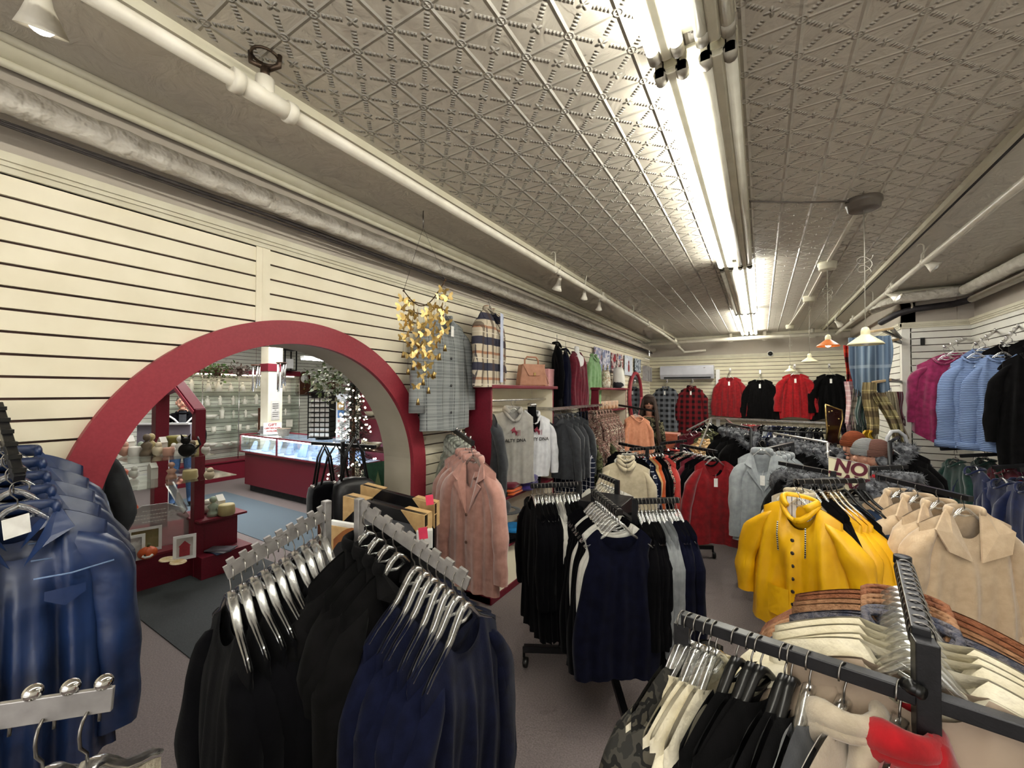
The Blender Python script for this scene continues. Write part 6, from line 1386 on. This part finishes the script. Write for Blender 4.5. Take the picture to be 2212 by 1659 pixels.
# rotating card display
e = P(676, 905, 5.95); t = thing('earring_display', 'tall black revolving display of white earring cards on the counter', 'display stand', (e.x, Y0+.3, .952), .5)
m = MB().tube([(0, 0, 0), (0, 0, .70)], .012, 8).lathe([(.001, 0), (.12, 0), (.12, .015), (.001, .02)], 20).boxb(-.17, .17, -.17, .17, .69, .71)
for x, y in ((-.16, -.16), (.16, -.16), (.16, .16), (-.16, .16)): m.boxb(x-.006, x+.006, y-.006, y+.006, .02, .70)
for k in range(9): m.boxb(-.165, .165, -.165, .165, .035+.073*k, .047+.073*k)
m.boxb(-.13, .13, -.13, .13, .03, .69).build('frame', BLACKP, t)
for s in range(2):
    for k in range(8):
        m = MB()
        for j in range(4):
            u = -.12+.08*j; z = .052+.073*k
            if s == 0: m.boxb(u-.033, u+.033, -.139, -.135, z, z+.052)
            else: m.boxb(-.139, -.135, u-.033, u+.033, z, z+.052)
        m.build('card_row', PAPER, t)
e = P(722, 905, 5.75); t = thing('card_pegboard', 'white peg display of cards beside the black revolving one', 'display stand', (e.x, Y0+.35, .952), .2)
MB().boxb(-.18, .18, -.01, .01, 0, .68).build('board', noisy('pale_board', 'dfe3ea', 'd2d7e0', .6, 10, 0), t)
for i in range(3):
    for j in range(3): MB().boxb(-.16+.11*i, -.07+.11*i, -.022, -.012, .02+.11*j, .11+.11*j).boxb(-.13+.11*i, -.10+.11*i, -.025, -.022, .05+.11*j, .08+.11*j, 1).build('card', [PAPER, noisy('pink_card', 'd9a3a4', 'cf9596', .6, 60, 0)], t)
for x, z, c in ((-.09, .50, 'c0a06b'), (.07, .52, 'b48a90'), (-.08, .38, '4c79b0'), (.08, .39, 'e9e9ea')): MB().boxb(x-.06, x+.06, -.02, -.012, z-.05, z+.06).lathe([(.001, 0), (.03, 0), (.03, .004), (.001, .004)], 14, (x, -.024, z), 1, Matrix.Rotation(PI/2, 3, 'X')).build('large_card', [noisy('card_'+c, c, c, .6, 10, 0), PAPER], t)
# clock, bottle, wall plants
c = PX(655, 828, XW+.06); t = thing('wall_clock', 'dark wooden pendulum clock on the gift room wall', 'clock', c, PI/2)
MB().prism([(-.14, -.26), (.14, -.26), (.16, -.22), (.14, .18), (.07, .23), (0, .27), (-.07, .23), (-.14, .18), (-.16, -.22)], .10, Matrix.Rotation(PI/2, 3, 'X')).build('case', WOOD, t, bevel=.01)
MB().lathe([(.001, 0), (.09, 0), (.095, .004), (.001, .006)], 24, (0, -.055, .10), 0, frame((0, -1, 0))).build('dial', PAPER, t)
MB().box((0, -.064, .13), (.006, .002, .06)).box((.02, -.064, .10), (.045, .002, .006)).build('hands', INK, t)
MB().tube([(0, -.056, .0), (0, -.056, -.12)], .003, 5).lathe([(.001, 0), (.035, 0), (.001, .008)], 18, (0, -.058, -.13), 0, frame((0, -1, 0))).build('pendulum', GOLDM, t)
c = PX(684, 843, XW+.08); t = thing('wall_ornament', 'dark drop shaped wall ornament right of the clock', 'ornament', c, PI/2); MB().ball((0, 0, -.03), (.17, .04, .16), 18, 12).tube([(0, 0, .05), (.03, 0, .22)], [.06, .01], 10).build('body', noisy('dark_bronze', '3b302c', '2b2320', .5, 20, .2), t)
c = PX(622, 800, XW+.5); t = thing('lantern_frame', 'black framed glass lantern on top of the wall unit', 'lantern', (c.x, c.y, 2.09)); m = MB()
for x, y in ((-.1, -.12), (.1, -.12), (.1, .12), (-.1, .12)): m.boxb(x-.01, x+.01, y-.01, y+.01, 0, .42)
m.boxb(-.13, .13, -.15, .15, .42, .45).boxb(-.11, .11, -.13, .13, 0, .02).build('frame', BLACKP, t); MB().boxb(-.06, .06, -.08, .08, .05, .25).build('white_ornament', WHITEP, t)
def leafy(px, py, d, r, cols, label, n=240, seed=0, hang=1.0, name='potted_plant'):
    c = P(px, py, d); q = random.Random(seed); t = thing(name, label, 'plant', c)
    for ci, col in enumerate(cols):
        vs = []; fs = []
        for _ in range(n//len(cols)):
            p = Vector((q.gauss(0, .45)*r, q.gauss(0, .45)*r, q.gauss(0, .35)*r*hang)); a = Vector((q.gauss(0, 1), q.gauss(0, 1), q.gauss(-.3, .6))).normalized(); s = a.cross(Vector((q.gauss(0, 1), q.gauss(0, 1), 1))).normalized(); l = q.uniform(.045, .085)
            b = len(vs); vs += [p, p+a*l*.5+s*l*.3, p+a*l, p+a*l*.5-s*l*.3]; fs.append((b, b+1, b+2, b+3))
        MB().add(vs, fs).build('leaves', noisy('leaf_'+col, col, col, .6, 30, 0), t)
    MB().tube([(0, 0, -.02), (.05, 0, .1), (-.04, .03, .2*r)], .008, 5).lathe([(.001, -.1), (.05, -.1), (.06, 0), (.001, 0)], 12).build('stem', WOOD, t)
    return t
leafy(470, 800, 7.2, .30, ['4c6b32', '6a8145', '8d8a72'], 'trailing green ivy on top of the far wall unit', 260, 1, .7)
leafy(518, 798, 7.3, .22, ['8b7f74', '6c5f56'], 'dried brown foliage beside the ivy on the wall unit', 140, 2, .6)
leafy(716, 825, 5.6, .34, ['51613a', '6d7a55', '97967c'], 'large hanging green plant above the card displays', 380, 3, 1.1)
# christmas tree
ct = P(764, 930, 5.0); t = thing('christmas_tree', 'slim dark christmas tree with white lights right of the counter', 'christmas tree', (ct.x, ct.y, 0)); q = random.Random(3)
zt_ = P(764, 826, 5.0).z
vs = []; fs = []
for i in range(2600):
    h = q.random(); z = .35+(zt_-.35)*h; R0 = .26*(1-h)**.7+.035; a = q.uniform(0, 2*PI); r1_ = R0*q.uniform(.45, 1); p = Vector((r1_*math.cos(a), r1_*math.sin(a), z)); dd = Vector((math.cos(a), math.sin(a), q.uniform(-.6, .5))).normalized(); s = dd.cross(Vector((0, 0, 1))).normalized()*.010
    b = len(vs); vs += [p-s, p+s, p+dd*.07]; fs.append((b, b+1, b+2))
MB().add(vs, fs).build('needles', noisy('dark_needles', '1d2a22', '131c16', .7, 20, 0), t)
MB().tube([(0, 0, .0), (0, 0, zt_)], .02, 8).build('trunk', WOOD, t); MB().lathe([(.001, 0), (.16, 0), (.17, .02), (.05, .05), (.04, .2), (.001, .2)], 20).build('base', BLACKM, t)
m = MB()
for i in range(110):
    h = q.random(); z = .4+(zt_-.4)*h; R0 = .27*(1-h)**.7+.05; a = q.uniform(0, 2*PI); m.ball((R0*math.cos(a), R0*math.sin(a), z), .011, 6, 5)
m.build('fairy_lights', emis('fairy', 'fff3cf', 14), t)['kind'] = 'stuff'
# right: dark wooden shelving and green board
t = thing('gift_shelving', 'dark burgundy open shelving right of the christmas tree', 'shelving'); b0 = P(806, 920, 5.2)
m = MB()
for x in (-.42, .42): m.boxb(b0.x+x-.02, b0.x+x+.02, b0.y-.02, b0.y+.02, 0, 1.95)
for z in (.55, .95, 1.35, 1.75): m.boxb(b0.x-.42, b0.x+.42, b0.y-.15, b0.y+.15, z-.02, z)
m.build('frame', noisy('dark_redwood', '471c1c', '361414', .4, 10, .1), t, bevel=.003)
for k in range(10):
    o = mkobj('gift_item', FM[k % 5][0]); o.location = (b0.x-.32+.16*(k % 5), b0.y, (.55, .95, 1.35)[k % 3]); o.scale = (1.3,)*3; tag(o, 'pale ceramic gift on the dark burgundy shelving', 'ornament', 'gifts on the burgundy shelving')
struct('wall_gift', MB().boxb(b0.x-.9, b0.x+.7, b0.y+.5, b0.y+.55, 0, 2.1), RED2, 'burgundy partition behind the open shelving in the gift room', 'partition')
t = thing('christmas_card', 'large green card with white trees inside the arch at right', 'card'); c4 = [P(786, 1003, 3.2), P(834, 995, 3.1), P(834, 1075, 3.1), P(786, 1075, 3.2)]
MB().boxb(c4[3].x-.02, c4[2].x+.02, c4[3].y-.1, c4[3].y+.1, 0, .03).bar((c4[3]+c4[2])/2, ((c4[3]+c4[2])/2).xy.to_3d(), .03, .03, up=(1, 0, 0)).build('stand', BLACKM, t)
MB().slab(c4, .01).build('board', noisy('green_card', '2f5a41', '244734', .6, 20, 0), t); xx_ = (c4[1]-c4[0])
for f, s in ((.3, .10), (.7, .16)):
    b_ = lerp(c4[3], c4[2], f)+Vector((0, -.015, .0)); MB().add([b_-xx_.normalized()*s*.4, b_+xx_.normalized()*s*.4, b_+Vector((0, 0, s*1.3))], [(0, 1, 2)]).build('printed_tree', noisy('leaf_6d7a55', '8ea36a', '6f8a4c', .6, 30, 0), t)
# hanging glow added for a bright reflection in gift room, and wind chimes
t = thing('fluorescent_light', 'glowing hanging box added for a bright light reflection beyond the arch', 'ceiling light'); c = P(690, 776, 7.9)
MB().boxb(c.x-.03, c.x+.03, c.y-.03, c.y+.03, c.z+.03, ZCEI).boxb(c.x-.06, c.x+.06, c.y-.35, c.y+.25, c.z, c.z+.04).build('housing', WHITEP, t); MB().boxb(c.x-.05, c.x+.05, c.y-.34, c.y+.24, c.z-.03, c.z).build('glow_panel', emis('reflection_glow', 'fffdf4', 14), t)
for i, (px, py, d, l) in enumerate([(553, 790, 6.6, 'silver wind chime hanging left of the column'), (608, 785, 6.0, 'silver wind chime hanging right of the column')]):
    c = P(px, py, d); t = thing('wind_chime', l, 'wind chime', c)
    for k in range(5): a = k*2*PI/5; MB().tube([(.05*math.cos(a), .05*math.sin(a), .0), (.05*math.cos(a), .05*math.sin(a), -.30-.03*k)], .012, 8).build('chime_tube', CHROME, t)
    MB().lathe([(.001, .02), (.07, .015), (.07, 0), (.001, 0)], 16).tube([(0, 0, .02), (0, 0, ZCEI-c.z)], .002, 4).build('top_disc', WOOD, t)
# ---------------------------------------------------------------- burgundy octagon display
t = thing('display_stand', 'burgundy bow fronted display stand with posts and glass shelves', 'display stand')
pts = [(-4.42, 1.28), (-4.40, 1.5), (-4.42, 1.72), (-4.62, 1.98), (-5.3, 2.0), (-5.5, 1.5), (-5.2, .9), (-4.75, .78), (-4.5, .98)]
m = MB(); n = len(pts); m.prism(pts, .27, M4(Matrix.Identity(3), (0, 0, 0)).to_3x3()); m.v = [(x, y, z+.135) for x, y, z in m.v]
m.build('plinth', RED2, t, bevel=.004); m = MB(); m.prism([(x*1.006+.03, y*1.0) for x, y in pts], .02); m.v = [(x, y, z+.28) for x, y, z in m.v]; m.build('plinth_top', RED, t)
def post(x, y, z0, z1, w=.12, dd=.12): MB().boxb(x-w/2, x+w/2, y-dd/2, y+dd/2, z0, z1).build('post', RED2, t, bevel=.003)
pR = P(428, 1010, 3.72); pL = P(345, 1000, 4.15)
zR = P(428, 884, 3.72).z; zA = P(383, 836, 3.95).z+.04
post(pR.x, pR.y, 0, zR, .08, .08); post(pL.x, pL.y, .27, 1.72, .11, .11)
ap = P(383, 836, 3.95); m = MB(); m.bar((ap.x, ap.y, zA), (pR.x, pR.y, zR-.02), .09, .06).build('sloping_beam', RED2, t, bevel=.003)
MB().bar((ap.x+.03, ap.y-.052, zA-.015), (pR.x+.02, pR.y-.052, zR-.03), .006, .035).build('painted_highlight', noisy('highlight_pink', 'c9566a', 'bd4b5f', .5, 20, 0), t)  # pinker strip paints the light along the beam's edge
MB().bar((ap.x, ap.y, zA-.02), (pL.x, pL.y, 1.66), .10, .08).build('sloping_beam', RED2, t, bevel=.003)
for z, a_, b_ in ((1.105, (245, 3.55), (432, 3.6)), (.915, (245, 3.55), (480, 3.65))):
    A = P(a_[0], 980, a_[1]); B = P(b_[0], 980, b_[1]); MB().boxb(min(A.x, B.x), max(A.x, B.x)+.05, A.y-.05, B.y+.1, z-.006, z).build('glass_shelf', GLASS, t)
s2 = P(460, 1125, 3.9); MB().boxb(s2.x-.25, s2.x+.22, s2.y-.2, s2.y+.2, .49, .51).boxb(s2.x-.2, s2.x+.12, s2.y-.16, s2.y+.16, .0, .49).build('side_plinth', RED2, t, bevel=.003)
MB().boxb(s2.x-.2, s2.x+.28, s2.y-.2, s2.y+.22, .0, .2).build('side_plinth', RED2, t, bevel=.003)
# goods on it
A = P(250, 980, 3.55); B = P(430, 980, 3.6); q = random.Random(21)
cols = ['d8c9ab', 'efece4', 'c99a86', '9fac9a', 'e8e4da', 'b7a878', '6b5d4c', 'd9d5cb']
def ornament(k, col):
    m = MB()
    if k == 0: m.lathe([(.001, 0), (.05, 0), (.045, .03), (.03, .06), (.045, .09), (.001, .13)], 14).ball((0, 0, .15), .03, 12, 8)
    elif k == 1: m.lathe([(.001, 0), (.06, 0), (.07, .02), (.065, .09), (.06, .10), (.001, .10)], 16)
    elif k == 2: m.ball((0, 0, .05), (.06, .045, .05), 14, 10, 0, lambda v: 1+.1*math.sin(7*v.x)*math.cos(6*v.z)).ball((.02, 0, .10), .03, 12, 8)
    else: m.boxb(-.055, .055, -.03, .03, 0, .12).prism([(-.06, .12), (.06, .12), (0, .17)], .06, Matrix.Rotation(PI/2, 3, 'X'))
    return m.mesh('ornament', noisy('orn_'+col, col, col, .5, 25, .1))
for i in range(16):
    x = lerp(A.x, B.x, i/15); y = lerp(A.y, B.y, i/15); k = (i*7+i//3) % 4
    o = mkobj('ornament', ornament(k, cols[i % 8])); o.location = (x, y+.07*(i % 2)-.02, 1.106); s = q.uniform(.62, 1.0); o.scale = (s, s, s*1.15)
    tag(o, ('small %s ornament, %s from the left on the upper glass shelf' % (['figure', 'pot', 'animal', 'house'][k], ['first', 'second', 'third', 'fourth', 'fifth', 'sixth', 'seventh', 'eighth', 'ninth', 'tenth', 'eleventh', 'twelfth', 'thirteenth', 'fourteenth', 'fifteenth', 'last'][i])), 'ornament', 'ornaments on the upper glass shelf')
for i in range(6):
    x = lerp(A.x, B.x+.2, i/5); y = lerp(A.y, B.y, i/5)
    o = mkobj('ornament', ornament((i+1) % 4, cols[(i*3+1) % 8])); o.location = (x, y, .916); s = .8; o.scale = (s, s, s)
    tag(o, 'small %s ornament, %s from the left on the lower glass shelf' % (['pot', 'animal', 'house', 'figure'][i % 4], ['first', 'second', 'third', 'fourth', 'fifth', 'last'][i]), 'ornament', 'ornaments on the lower glass shelf')
c = P(404, 962, 3.5); t = thing('cat_ornament', 'black cat shaped sign on the upper glass shelf by the post', 'ornament', (c.x, c.y, 1.107), face(c)+PI)
MB().ball((0, 0, .06), (.06, .02, .06), 16, 10).ball((-.01, 0, .14), (.035, .018, .032), 14, 8).prism([(-.04, .15), (-.045, .20), (-.02, .17)], .015, Matrix.Rotation(PI/2, 3, 'X')).prism([(.02, .15), (.025, .20), (0, .17)], .015, Matrix.Rotation(PI/2, 3, 'X')).tube([(.05, 0, .05), (.09, 0, .1), (.07, 0, .17)], .008, 6).build('cat', BLACKP, t)
c = P(332, 975, 3.62); t = thing('straw_hat_tin', 'olive yellow tin on the upper glass shelf', 'tin', (P(382, 950, 3.7).x, P(382, 950, 3.7).y, 1.107)); MB().lathe([(.001, 0), (.06, 0), (.065, .01), (.07, .13), (.075, .13), (.075, .16), (.001, .165)], 20).build('body', noisy('olive_gold', 'a8a05a', '8c8445', .4, 10, 0), t); t.name = 'tin'
pumpk = noisy('pumpkin_orange', 'cf5a28', 'b34a1e', .5, 12, .1)
def pumpkin(c, r, label, faced=False):
    t = thing('pumpkin_ornament', label, 'pumpkin', c, face(c)+PI); MB().ball((0, 0, r*.8), (r, r, r*.8), 28, 12, 0, lambda v: 1-.07*abs(math.sin(4*math.atan2(v.y, v.x)))).build('body', pumpk, t); MB().tube([(0, 0, r*1.5), (.01, 0, r*1.95)], .010, 6).build('stalk', noisy('leaf_stalk', '5a5a32', '46462a', .7, 20, 0), t)
    if faced:
        MB().prism([(-.35*r, 1.1*r), (-.15*r, 1.1*r), (-.25*r, 1.3*r)], .02, M4(Matrix.Rotation(PI/2, 3, 'X'), (0, 0, 0)).to_3x3()).build('painted_face', INK, t).location = (0, -r*.93, -.02)
        MB().tube([(-.5*r, -.90*r, .75*r), (-.2*r, -1.0*r, .55*r), (.2*r, -1.0*r, .55*r), (.5*r, -.90*r, .75*r)], .010, 6).build('painted_smile', PAPER, t)
pumpkin(P(272, 1118, 3.9)-Vector((0, 0, .0)), .09, 'orange pumpkin behind the dark coat on the display stand')
c = P(319, 1188, 3.35); c.z = .29; pumpkin(c, .065, 'jack o lantern pumpkin between the white frames', True)
c = P(262, 1008, 3.55); c.z = .917; pumpkin(c, .05, 'small orange pumpkin on the lower glass shelf')
def wframe(px, pyb, d, w, h, label, art, z=None, lean=.18, art2=None):
    c = P(px, pyb, d); c.z = z if z is not None else c.z; t = thing('photo_frame', label, 'photo frame', c, face(c)+PI)
    L_ = lambda x, y, z_: Vector((x, y+z_*lean, z_)); m = MB(); bw = .022
    for (u0, v0, u1, v1) in [(-w, h-bw, w, h), (-w, 0, w, bw), (-w, bw, -w+bw, h-bw), (w-bw, bw, w, h-bw)]: m.slab([L_(u0, 0, v0), L_(u1, 0, v0), L_(u1, 0, v1), L_(u0, 0, v1)], .022)
    m.build('moulding', WHITEP, t); MB().slab([L_(-w+bw, -.004, bw), L_(w-bw, -.004, bw), L_(w-bw, -.004, h-bw), L_(-w+bw, -.004, h-bw)], .004).build('picture', art, t)
    if art2: MB().slab([L_(-w*.45, -.012, bw*1.4), L_(w*.45, -.012, bw*1.4), L_(w*.45, -.012, h*.55), L_(-w*.45, -.012, h*.55)], .002).add([L_(-w*.55, -.014, h*.55), L_(w*.55, -.014, h*.55), L_(0, -.014, h*.78)], [(0, 1, 2)]).build('printed_barn', art2, t)
wframe(399, 1180, 3.35, .075, .19, 'white box frame with a red barn picture on the plinth', noisy('snow_art', 'c9c4c0', 'b8b3af', .6, 10, 0), .29, art2=noisy('barn_red', '9a2b36', '85222c', .6, 20, 0))
wframe(283, 1205, 3.3, .085, .20, 'white frame with grey snow picture at the left of the plinth', noisy('grey_art', '8f8e8c', 'c9c8c6', .6, 12, 0), .29)
wframe(313, 1180, 3.5, .11, .20, 'white frame with tan picture behind the jack o lantern', noisy('tan_art', '8f8159', '73683f', .6, 12, 0), .29)
c = P(333, 1150, 3.6); c.z = .29; t = thing('glass_plaque', 'large clear house shaped plaque with pale printed verse', 'plaque', c, face(c)+PI)
m = MB(); m.prism([(-.24, 0), (.24, 0), (.24, .24), (.20, .31), (.08, .38), (-.08, .38), (-.20, .31), (-.24, .24)], .008, Matrix.Rotation(PI/2-.0, 3, 'X')); m.build('plate', clear('smoky_glass', (.6,.59,.57,1), .9, .5), t)
for k, (s, w_) in enumerate((('A HOME IS', .05), ('THE HEART OF A FAMILY', .03), ('FUTURE', .035))):
    pass
for k, (w_, z_) in enumerate(((.08, .33), (.17, .295), (.15, .265), (.08, .235))):
    m = MB().boxb(-w_, w_, -.0055, -.005, z_-.0015, z_+.0015)
    for j in range(int(w_/.01)): m.boxb(-w_+.02*j, -w_+.02*j+.013, -.0056, -.005, z_-.004, z_+.004)
    m.build('pale_lettering', PAPER, t)
for px, d in ((362, 3.3), (385, 3.25)):
    c = P(px, 1193, d); c.z = .29; o = tag(MB().lathe([(.001, .012), (.04, .012), (.055, .018), (.05, .024), (.03, .016), (.001, .016)], 18, sx=1.3).build('gilded_dish', noisy('gilded_shell', 'e6d6b8', 'b89a5e', .3, 30, .2)), 'gilded scallop dish on the plinth, %s' % ('left one' if px < 370 else 'right one'), 'dish'); o.location = c
c = P(440, 1118, 3.75); c.z = .512
for i in range(6):
    o = mkobj('ornament', ornament(i % 4, cols[(i*2+3) % 8])); o.location = (s2.x-.18+.075*i, s2.y-.05+.08*(i % 2), .511); tag(o, 'small %s ornament on the burgundy side plinth, %s from the left' % (['figure', 'pot', 'animal', 'house'][i % 4], ['first', 'second', 'third', 'fourth', 'fifth', 'last'][i]), 'ornament', 'ornaments on the side plinth')
c = P(383, 1090, 3.75); o = tag(MB().slab([P(355, 1045, 3.7), P(372, 1040, 3.7), P(402, 1100, 3.6), P(395, 1110, 3.6)], .02).build('wrapped_gift', clear('cellophane', (.85,.82,.8,1), .4, .1)), 'cellophane wrapped gift leaning inside the display stand', 'gift')
for i in range(3):
    c = P(472+3*i, 1172-5*i, 3.75); o = tag(MB().box((0, 0, 0), (.22, .12, .008)).build('leaflet', noisy('leaflet%d' % i, ['3c4a66', 'a9a6ad', '6d6a72'][i], ['2e3a52', '8d8a91', '55525a'][i], .4, 20, 0)), ['dark blue', 'pale grey', 'mid grey'][i]+' leaflet lying on the low side plinth', 'leaflet'); o.location = (c.x, c.y, .205+.009*i); o.rotation_euler = (0, 0, .3*i)
t = thing('checkout_screen', 'grey white topped counter screen in front of the man', 'screen'); sA, sB = P(296, 916, 5.3), P(411, 915, 5.3); zb2 = P(350, 975, 5.3).z
MB().slab([sA, sB, (sB.x, sB.y, zb2), (sA.x, sA.y, zb2)], .04).build('panel', noisy('grey_panel', '8e8994', '7e7985', .5, 5, 0), t)
MB().bar(sA, sB, .06, .022).build('white_top', WHITEP, t); MB().bar(((sA.x+sB.x)/2, (sA.y+sB.y)/2, zb2), ((sA.x+sB.x)/2, (sA.y+sB.y)/2, 0), .1, .1, up=(1, 0, 0)).build('pedestal', WHITEP, t)
# ---------------------------------------------------------------- people
def person(name, loc, rz, h, top, bottom, shoe, hair, label, stripe=None, arm_out=.10):
    t = thing(name, label, 'person', loc, rz); k = h/1.75
    J = {}; V = []; E = []; R = []
    def j(n, x, y, z, r, par=None, ry=None):
        J[n] = len(V); V.append((x*k, y*k, z*k)); R.append((r*k, (ry or r)*k))
        if par is not None: E.append((J[par], J[n]))
    j('pel', 0, 0, .95, .155, None, .12); j('waist', 0, 0, 1.10, .145, 'pel', .115); j('chest', 0, .0, 1.30, .17, 'waist', .12); j('shb', 0, -.01, 1.42, .11, 'chest', .09); j('neck', 0, 0, 1.49, .055, 'shb'); j('head0', 0, .01, 1.56, .06, 'neck')
    for s, c in ((1, 'r'), (-1, 'l')):
        j('sh'+c, s*.17, -.01, 1.40, .07, 'shb'); j('el'+c, s*(.22+arm_out*.5), -.02, 1.12, .052, 'sh'+c); j('wr'+c, s*(.21+arm_out*.4), .10, .90, .036, 'el'+c); j('pa'+c, s*(.205+arm_out*.4), .13, .83, .036, 'wr'+c, .02)
        for f, (dx, dl) in enumerate(((-.024, .065), (-.008, .078), (.009, .074), (.025, .058))):
            j('f%d%s' % (f, c), s*(.205+arm_out*.4), .13+dx*.9+.01, .78, .010, 'pa'+c); j('g%d%s' % (f, c), s*(.197+arm_out*.4), .13+dx+.018, .78-dl, .008, 'f%d%s' % (f, c))
        j('th'+c, s*(.19+arm_out*.4), .175, .82, .011, 'pa'+c); j('tt'+c, s*(.185+arm_out*.4), .20, .785, .009, 'th'+c)
        j('hip'+c, s*.09, 0, .86, .10, 'pel'); j('kn'+c, s*.10, .02, .50, .068, 'hip'+c); j('an'+c, s*.11, -.01, .10, .048, 'kn'+c); j('to'+c, s*.12, .13, .045, .040, 'an'+c)
    me = bpy.data.meshes.new('body'); me.from_pydata(V, E, []); o = mkobj('body', me, t)
    sk = o.modifiers.new('skin', 'SKIN'); sk.use_smooth_shade = True
    for i, sv in enumerate(me.skin_vertices[0].data): sv.radius = R[i]; sv.use_root = (i == 0)
    ss = o.modifiers.new('sub', 'SUBSURF'); ss.levels = 1; ss.render_levels = 1
    bpy.context.view_layer.update(); me2 = bpy.data.meshes.new_from_object(o.evaluated_get(bpy.context.evaluated_depsgraph_get())); o.modifiers.clear(); o.data = me2
    me2.materials.clear()
    for m_ in (top, bottom, SKIN, shoe): me2.materials.append(m_)
    for p in me2.polygons:
        z = p.center.z/k; ax = abs(p.center.x)/k; p.use_smooth = True
        p.material_index = 2 if (z > 1.50 or (ax > .19 and z < .89)) else 3 if z < .085 else 1 if (z < .92 and ax < .2) else 0
    def S_(c): return tuple(v*k for v in c)
    m = MB(); m.ball(S_((0, .02, 1.635)), S_((.078, .098, .118)), 28, 20, 0, lambda v: 1-.12*max(0, -v.z)**2+.02*max(0, v.y)*(v.z < -.5))
    m.ball(S_((0, .118, 1.625)), S_((.014, .022, .028)), 12, 8).ball(S_((0, .10, 1.545)), S_((.032, .022, .02)), 12, 8)
    for s in (-1, 1): m.ball(S_((s*.08, .015, 1.63)), S_((.012, .022, .034)), 10, 8).ball(S_((s*.04, .085, 1.60)), S_((.025, .02, .03)), 10, 8)
    m.build('head', SKIN, t)
    m = MB()
    for s in (-1, 1): m.ball(S_((s*.031, .108, 1.65)), S_((.013, .007, .007)), 10, 8)
    m.build('eyes', noisy('eye_dark', '3d2c24', '2c1f19', .3, 30, 0), t)
    m = MB()
    for s in (-1, 1): m.tube([S_((s*.015, .115, 1.672)), S_((s*.05, .10, 1.674))], .004, 6)
    m.build('eyebrows', hair, t); MB().ball(S_((0, .116, 1.575)), S_((.024, .006, .006)), 12, 6).build('mouth', noisy('lip_paint', 'a8524e', '96443f', .4, 30, 0), t)
    MB().ball(S_((0, .005, 1.66)), S_((.083, .10, .105)), 24, 12, 0, lambda v: 1 if (v.z > .25-.55*(v.y < .35)) else .86).build('hair', hair, t)
    if stripe:
        for s in (-1, 1): MB().tube([S_((s*.02, .135, 1.28)), S_((s*.10, .125, 1.38)), S_((s*.16, .08, 1.43))], .012, 6).build('white_stripe', PAPER, t)
        MB().tube([S_((.075*math.cos(a), .02+.065*math.sin(a), 1.475-.01*math.sin(a))) for a in [i*PI/8 for i in range(17)]], .022, 8).build('collar', top, t)
        MB().grid(lambda u, v: S_((lerp(-.045, .045, u), .122-.01*abs(u-.5)-.03*(1-v)**2, 1.50-.26*v)), 6, 6).build('grey_shirt', F_CHAR, t)
    return t
mp_ = P(393, 1000, 5.9); 
person('person', (mp_.x, mp_.y, 0), face(mp_), 1.605, F_BLACK, noisy('blue_jeans', '3c5a80', '2c4566', .8, 60, .2), BLACKP, noisy('grey_hair', '6e655f', '574f4a', .8, 60, .3), 'man in a black jacket with white stripes and jeans, facing us', stripe=True)
sh = PZ(225, 1560, 0)
person('person', (-2.62, .50, 0), PI/2+.4, 1.66, noisy('dark_quilted', '34373b', '25272a', .8, 12, .3), F_DNAVY, noisy('brown_shoe', '8b4a2c', '6d3820', .45, 20, .1), noisy('dark_hair', '2b211c', '1d1613', .7, 60, .3), 'person in a dark grey jacket and brown shoes, mostly hidden by the arch')
# ---------------------------------------------------------------- camera, light, view
cd = bpy.data.cameras.new('camera'); co = bpy.data.objects.new('camera', cd); bpy.context.scene.collection.objects.link(co)
cd.sensor_width = 36; cd.lens = FPX/2212*36; cd.clip_start = .02; cd.clip_end = 60
co.matrix_world = M4(Matrix((RT, UP, -FW)).transposed(), CAM)
bpy.context.scene.camera = co
w = bpy.data.worlds.new('world'); bpy.context.scene.world = w; w.use_nodes = True
w.node_tree.nodes['Background'].inputs[0].default_value = (1, .96, .9, 1); w.node_tree.nodes['Background'].inputs[1].default_value = 1.0
def area(name, loc, rot, sx, sy, e, col=(1, .97, .9)):
    l = bpy.data.lights.new(name, 'AREA'); l.shape = 'RECTANGLE'; l.size = sx; l.size_y = sy; l.energy = e; l.color = col
    o = bpy.data.objects.new(name, l); bpy.context.scene.collection.objects.link(o); o.location = loc; o.rotation_euler = rot
    o.visible_glossy = True; return o
area('room_light', (-6.2, 3.2, 2.75), (0, 0, 0), 1.2, 3.5, 125, (1, .98, .94))
area('room_light', (-4.0, 1.6, 2.75), (0, 0, 0), .8, 1.6, 22, (1, .97, .9))
area('front_fill', (.3, -2.3, 2.0), (PI/2*.95, 0, 0), 3.2, 1.6, 40, (1, .97, .92))  # fill light added behind the camera
area('shop_light', (.75, 2.2, 2.6), (0, 0, 0), .3, 2.4, 16, (1, .97, .92))
area('shop_light', (.9, 5.0, 2.6), (0, 0, 0), .3, 1.6, 10, (1, .98, .96))
bpy.context.scene.view_settings.view_transform = 'Standard'
bpy.context.scene.view_settings.look = 'None'
bpy.context.scene.view_settings.exposure = 0.25
sc = bpy.context.scene
sc.cycles.max_bounces = 5; sc.cycles.diffuse_bounces = 3; sc.cycles.transparent_max_bounces = 14; sc.cycles.glossy_bounces = 3; sc.cycles.transmission_bounces = 2
sc.cycles.use_adaptive_sampling = True; sc.cycles.adaptive_threshold = .09; sc.cycles.adaptive_min_samples = 10
sc.cycles.use_denoising = True
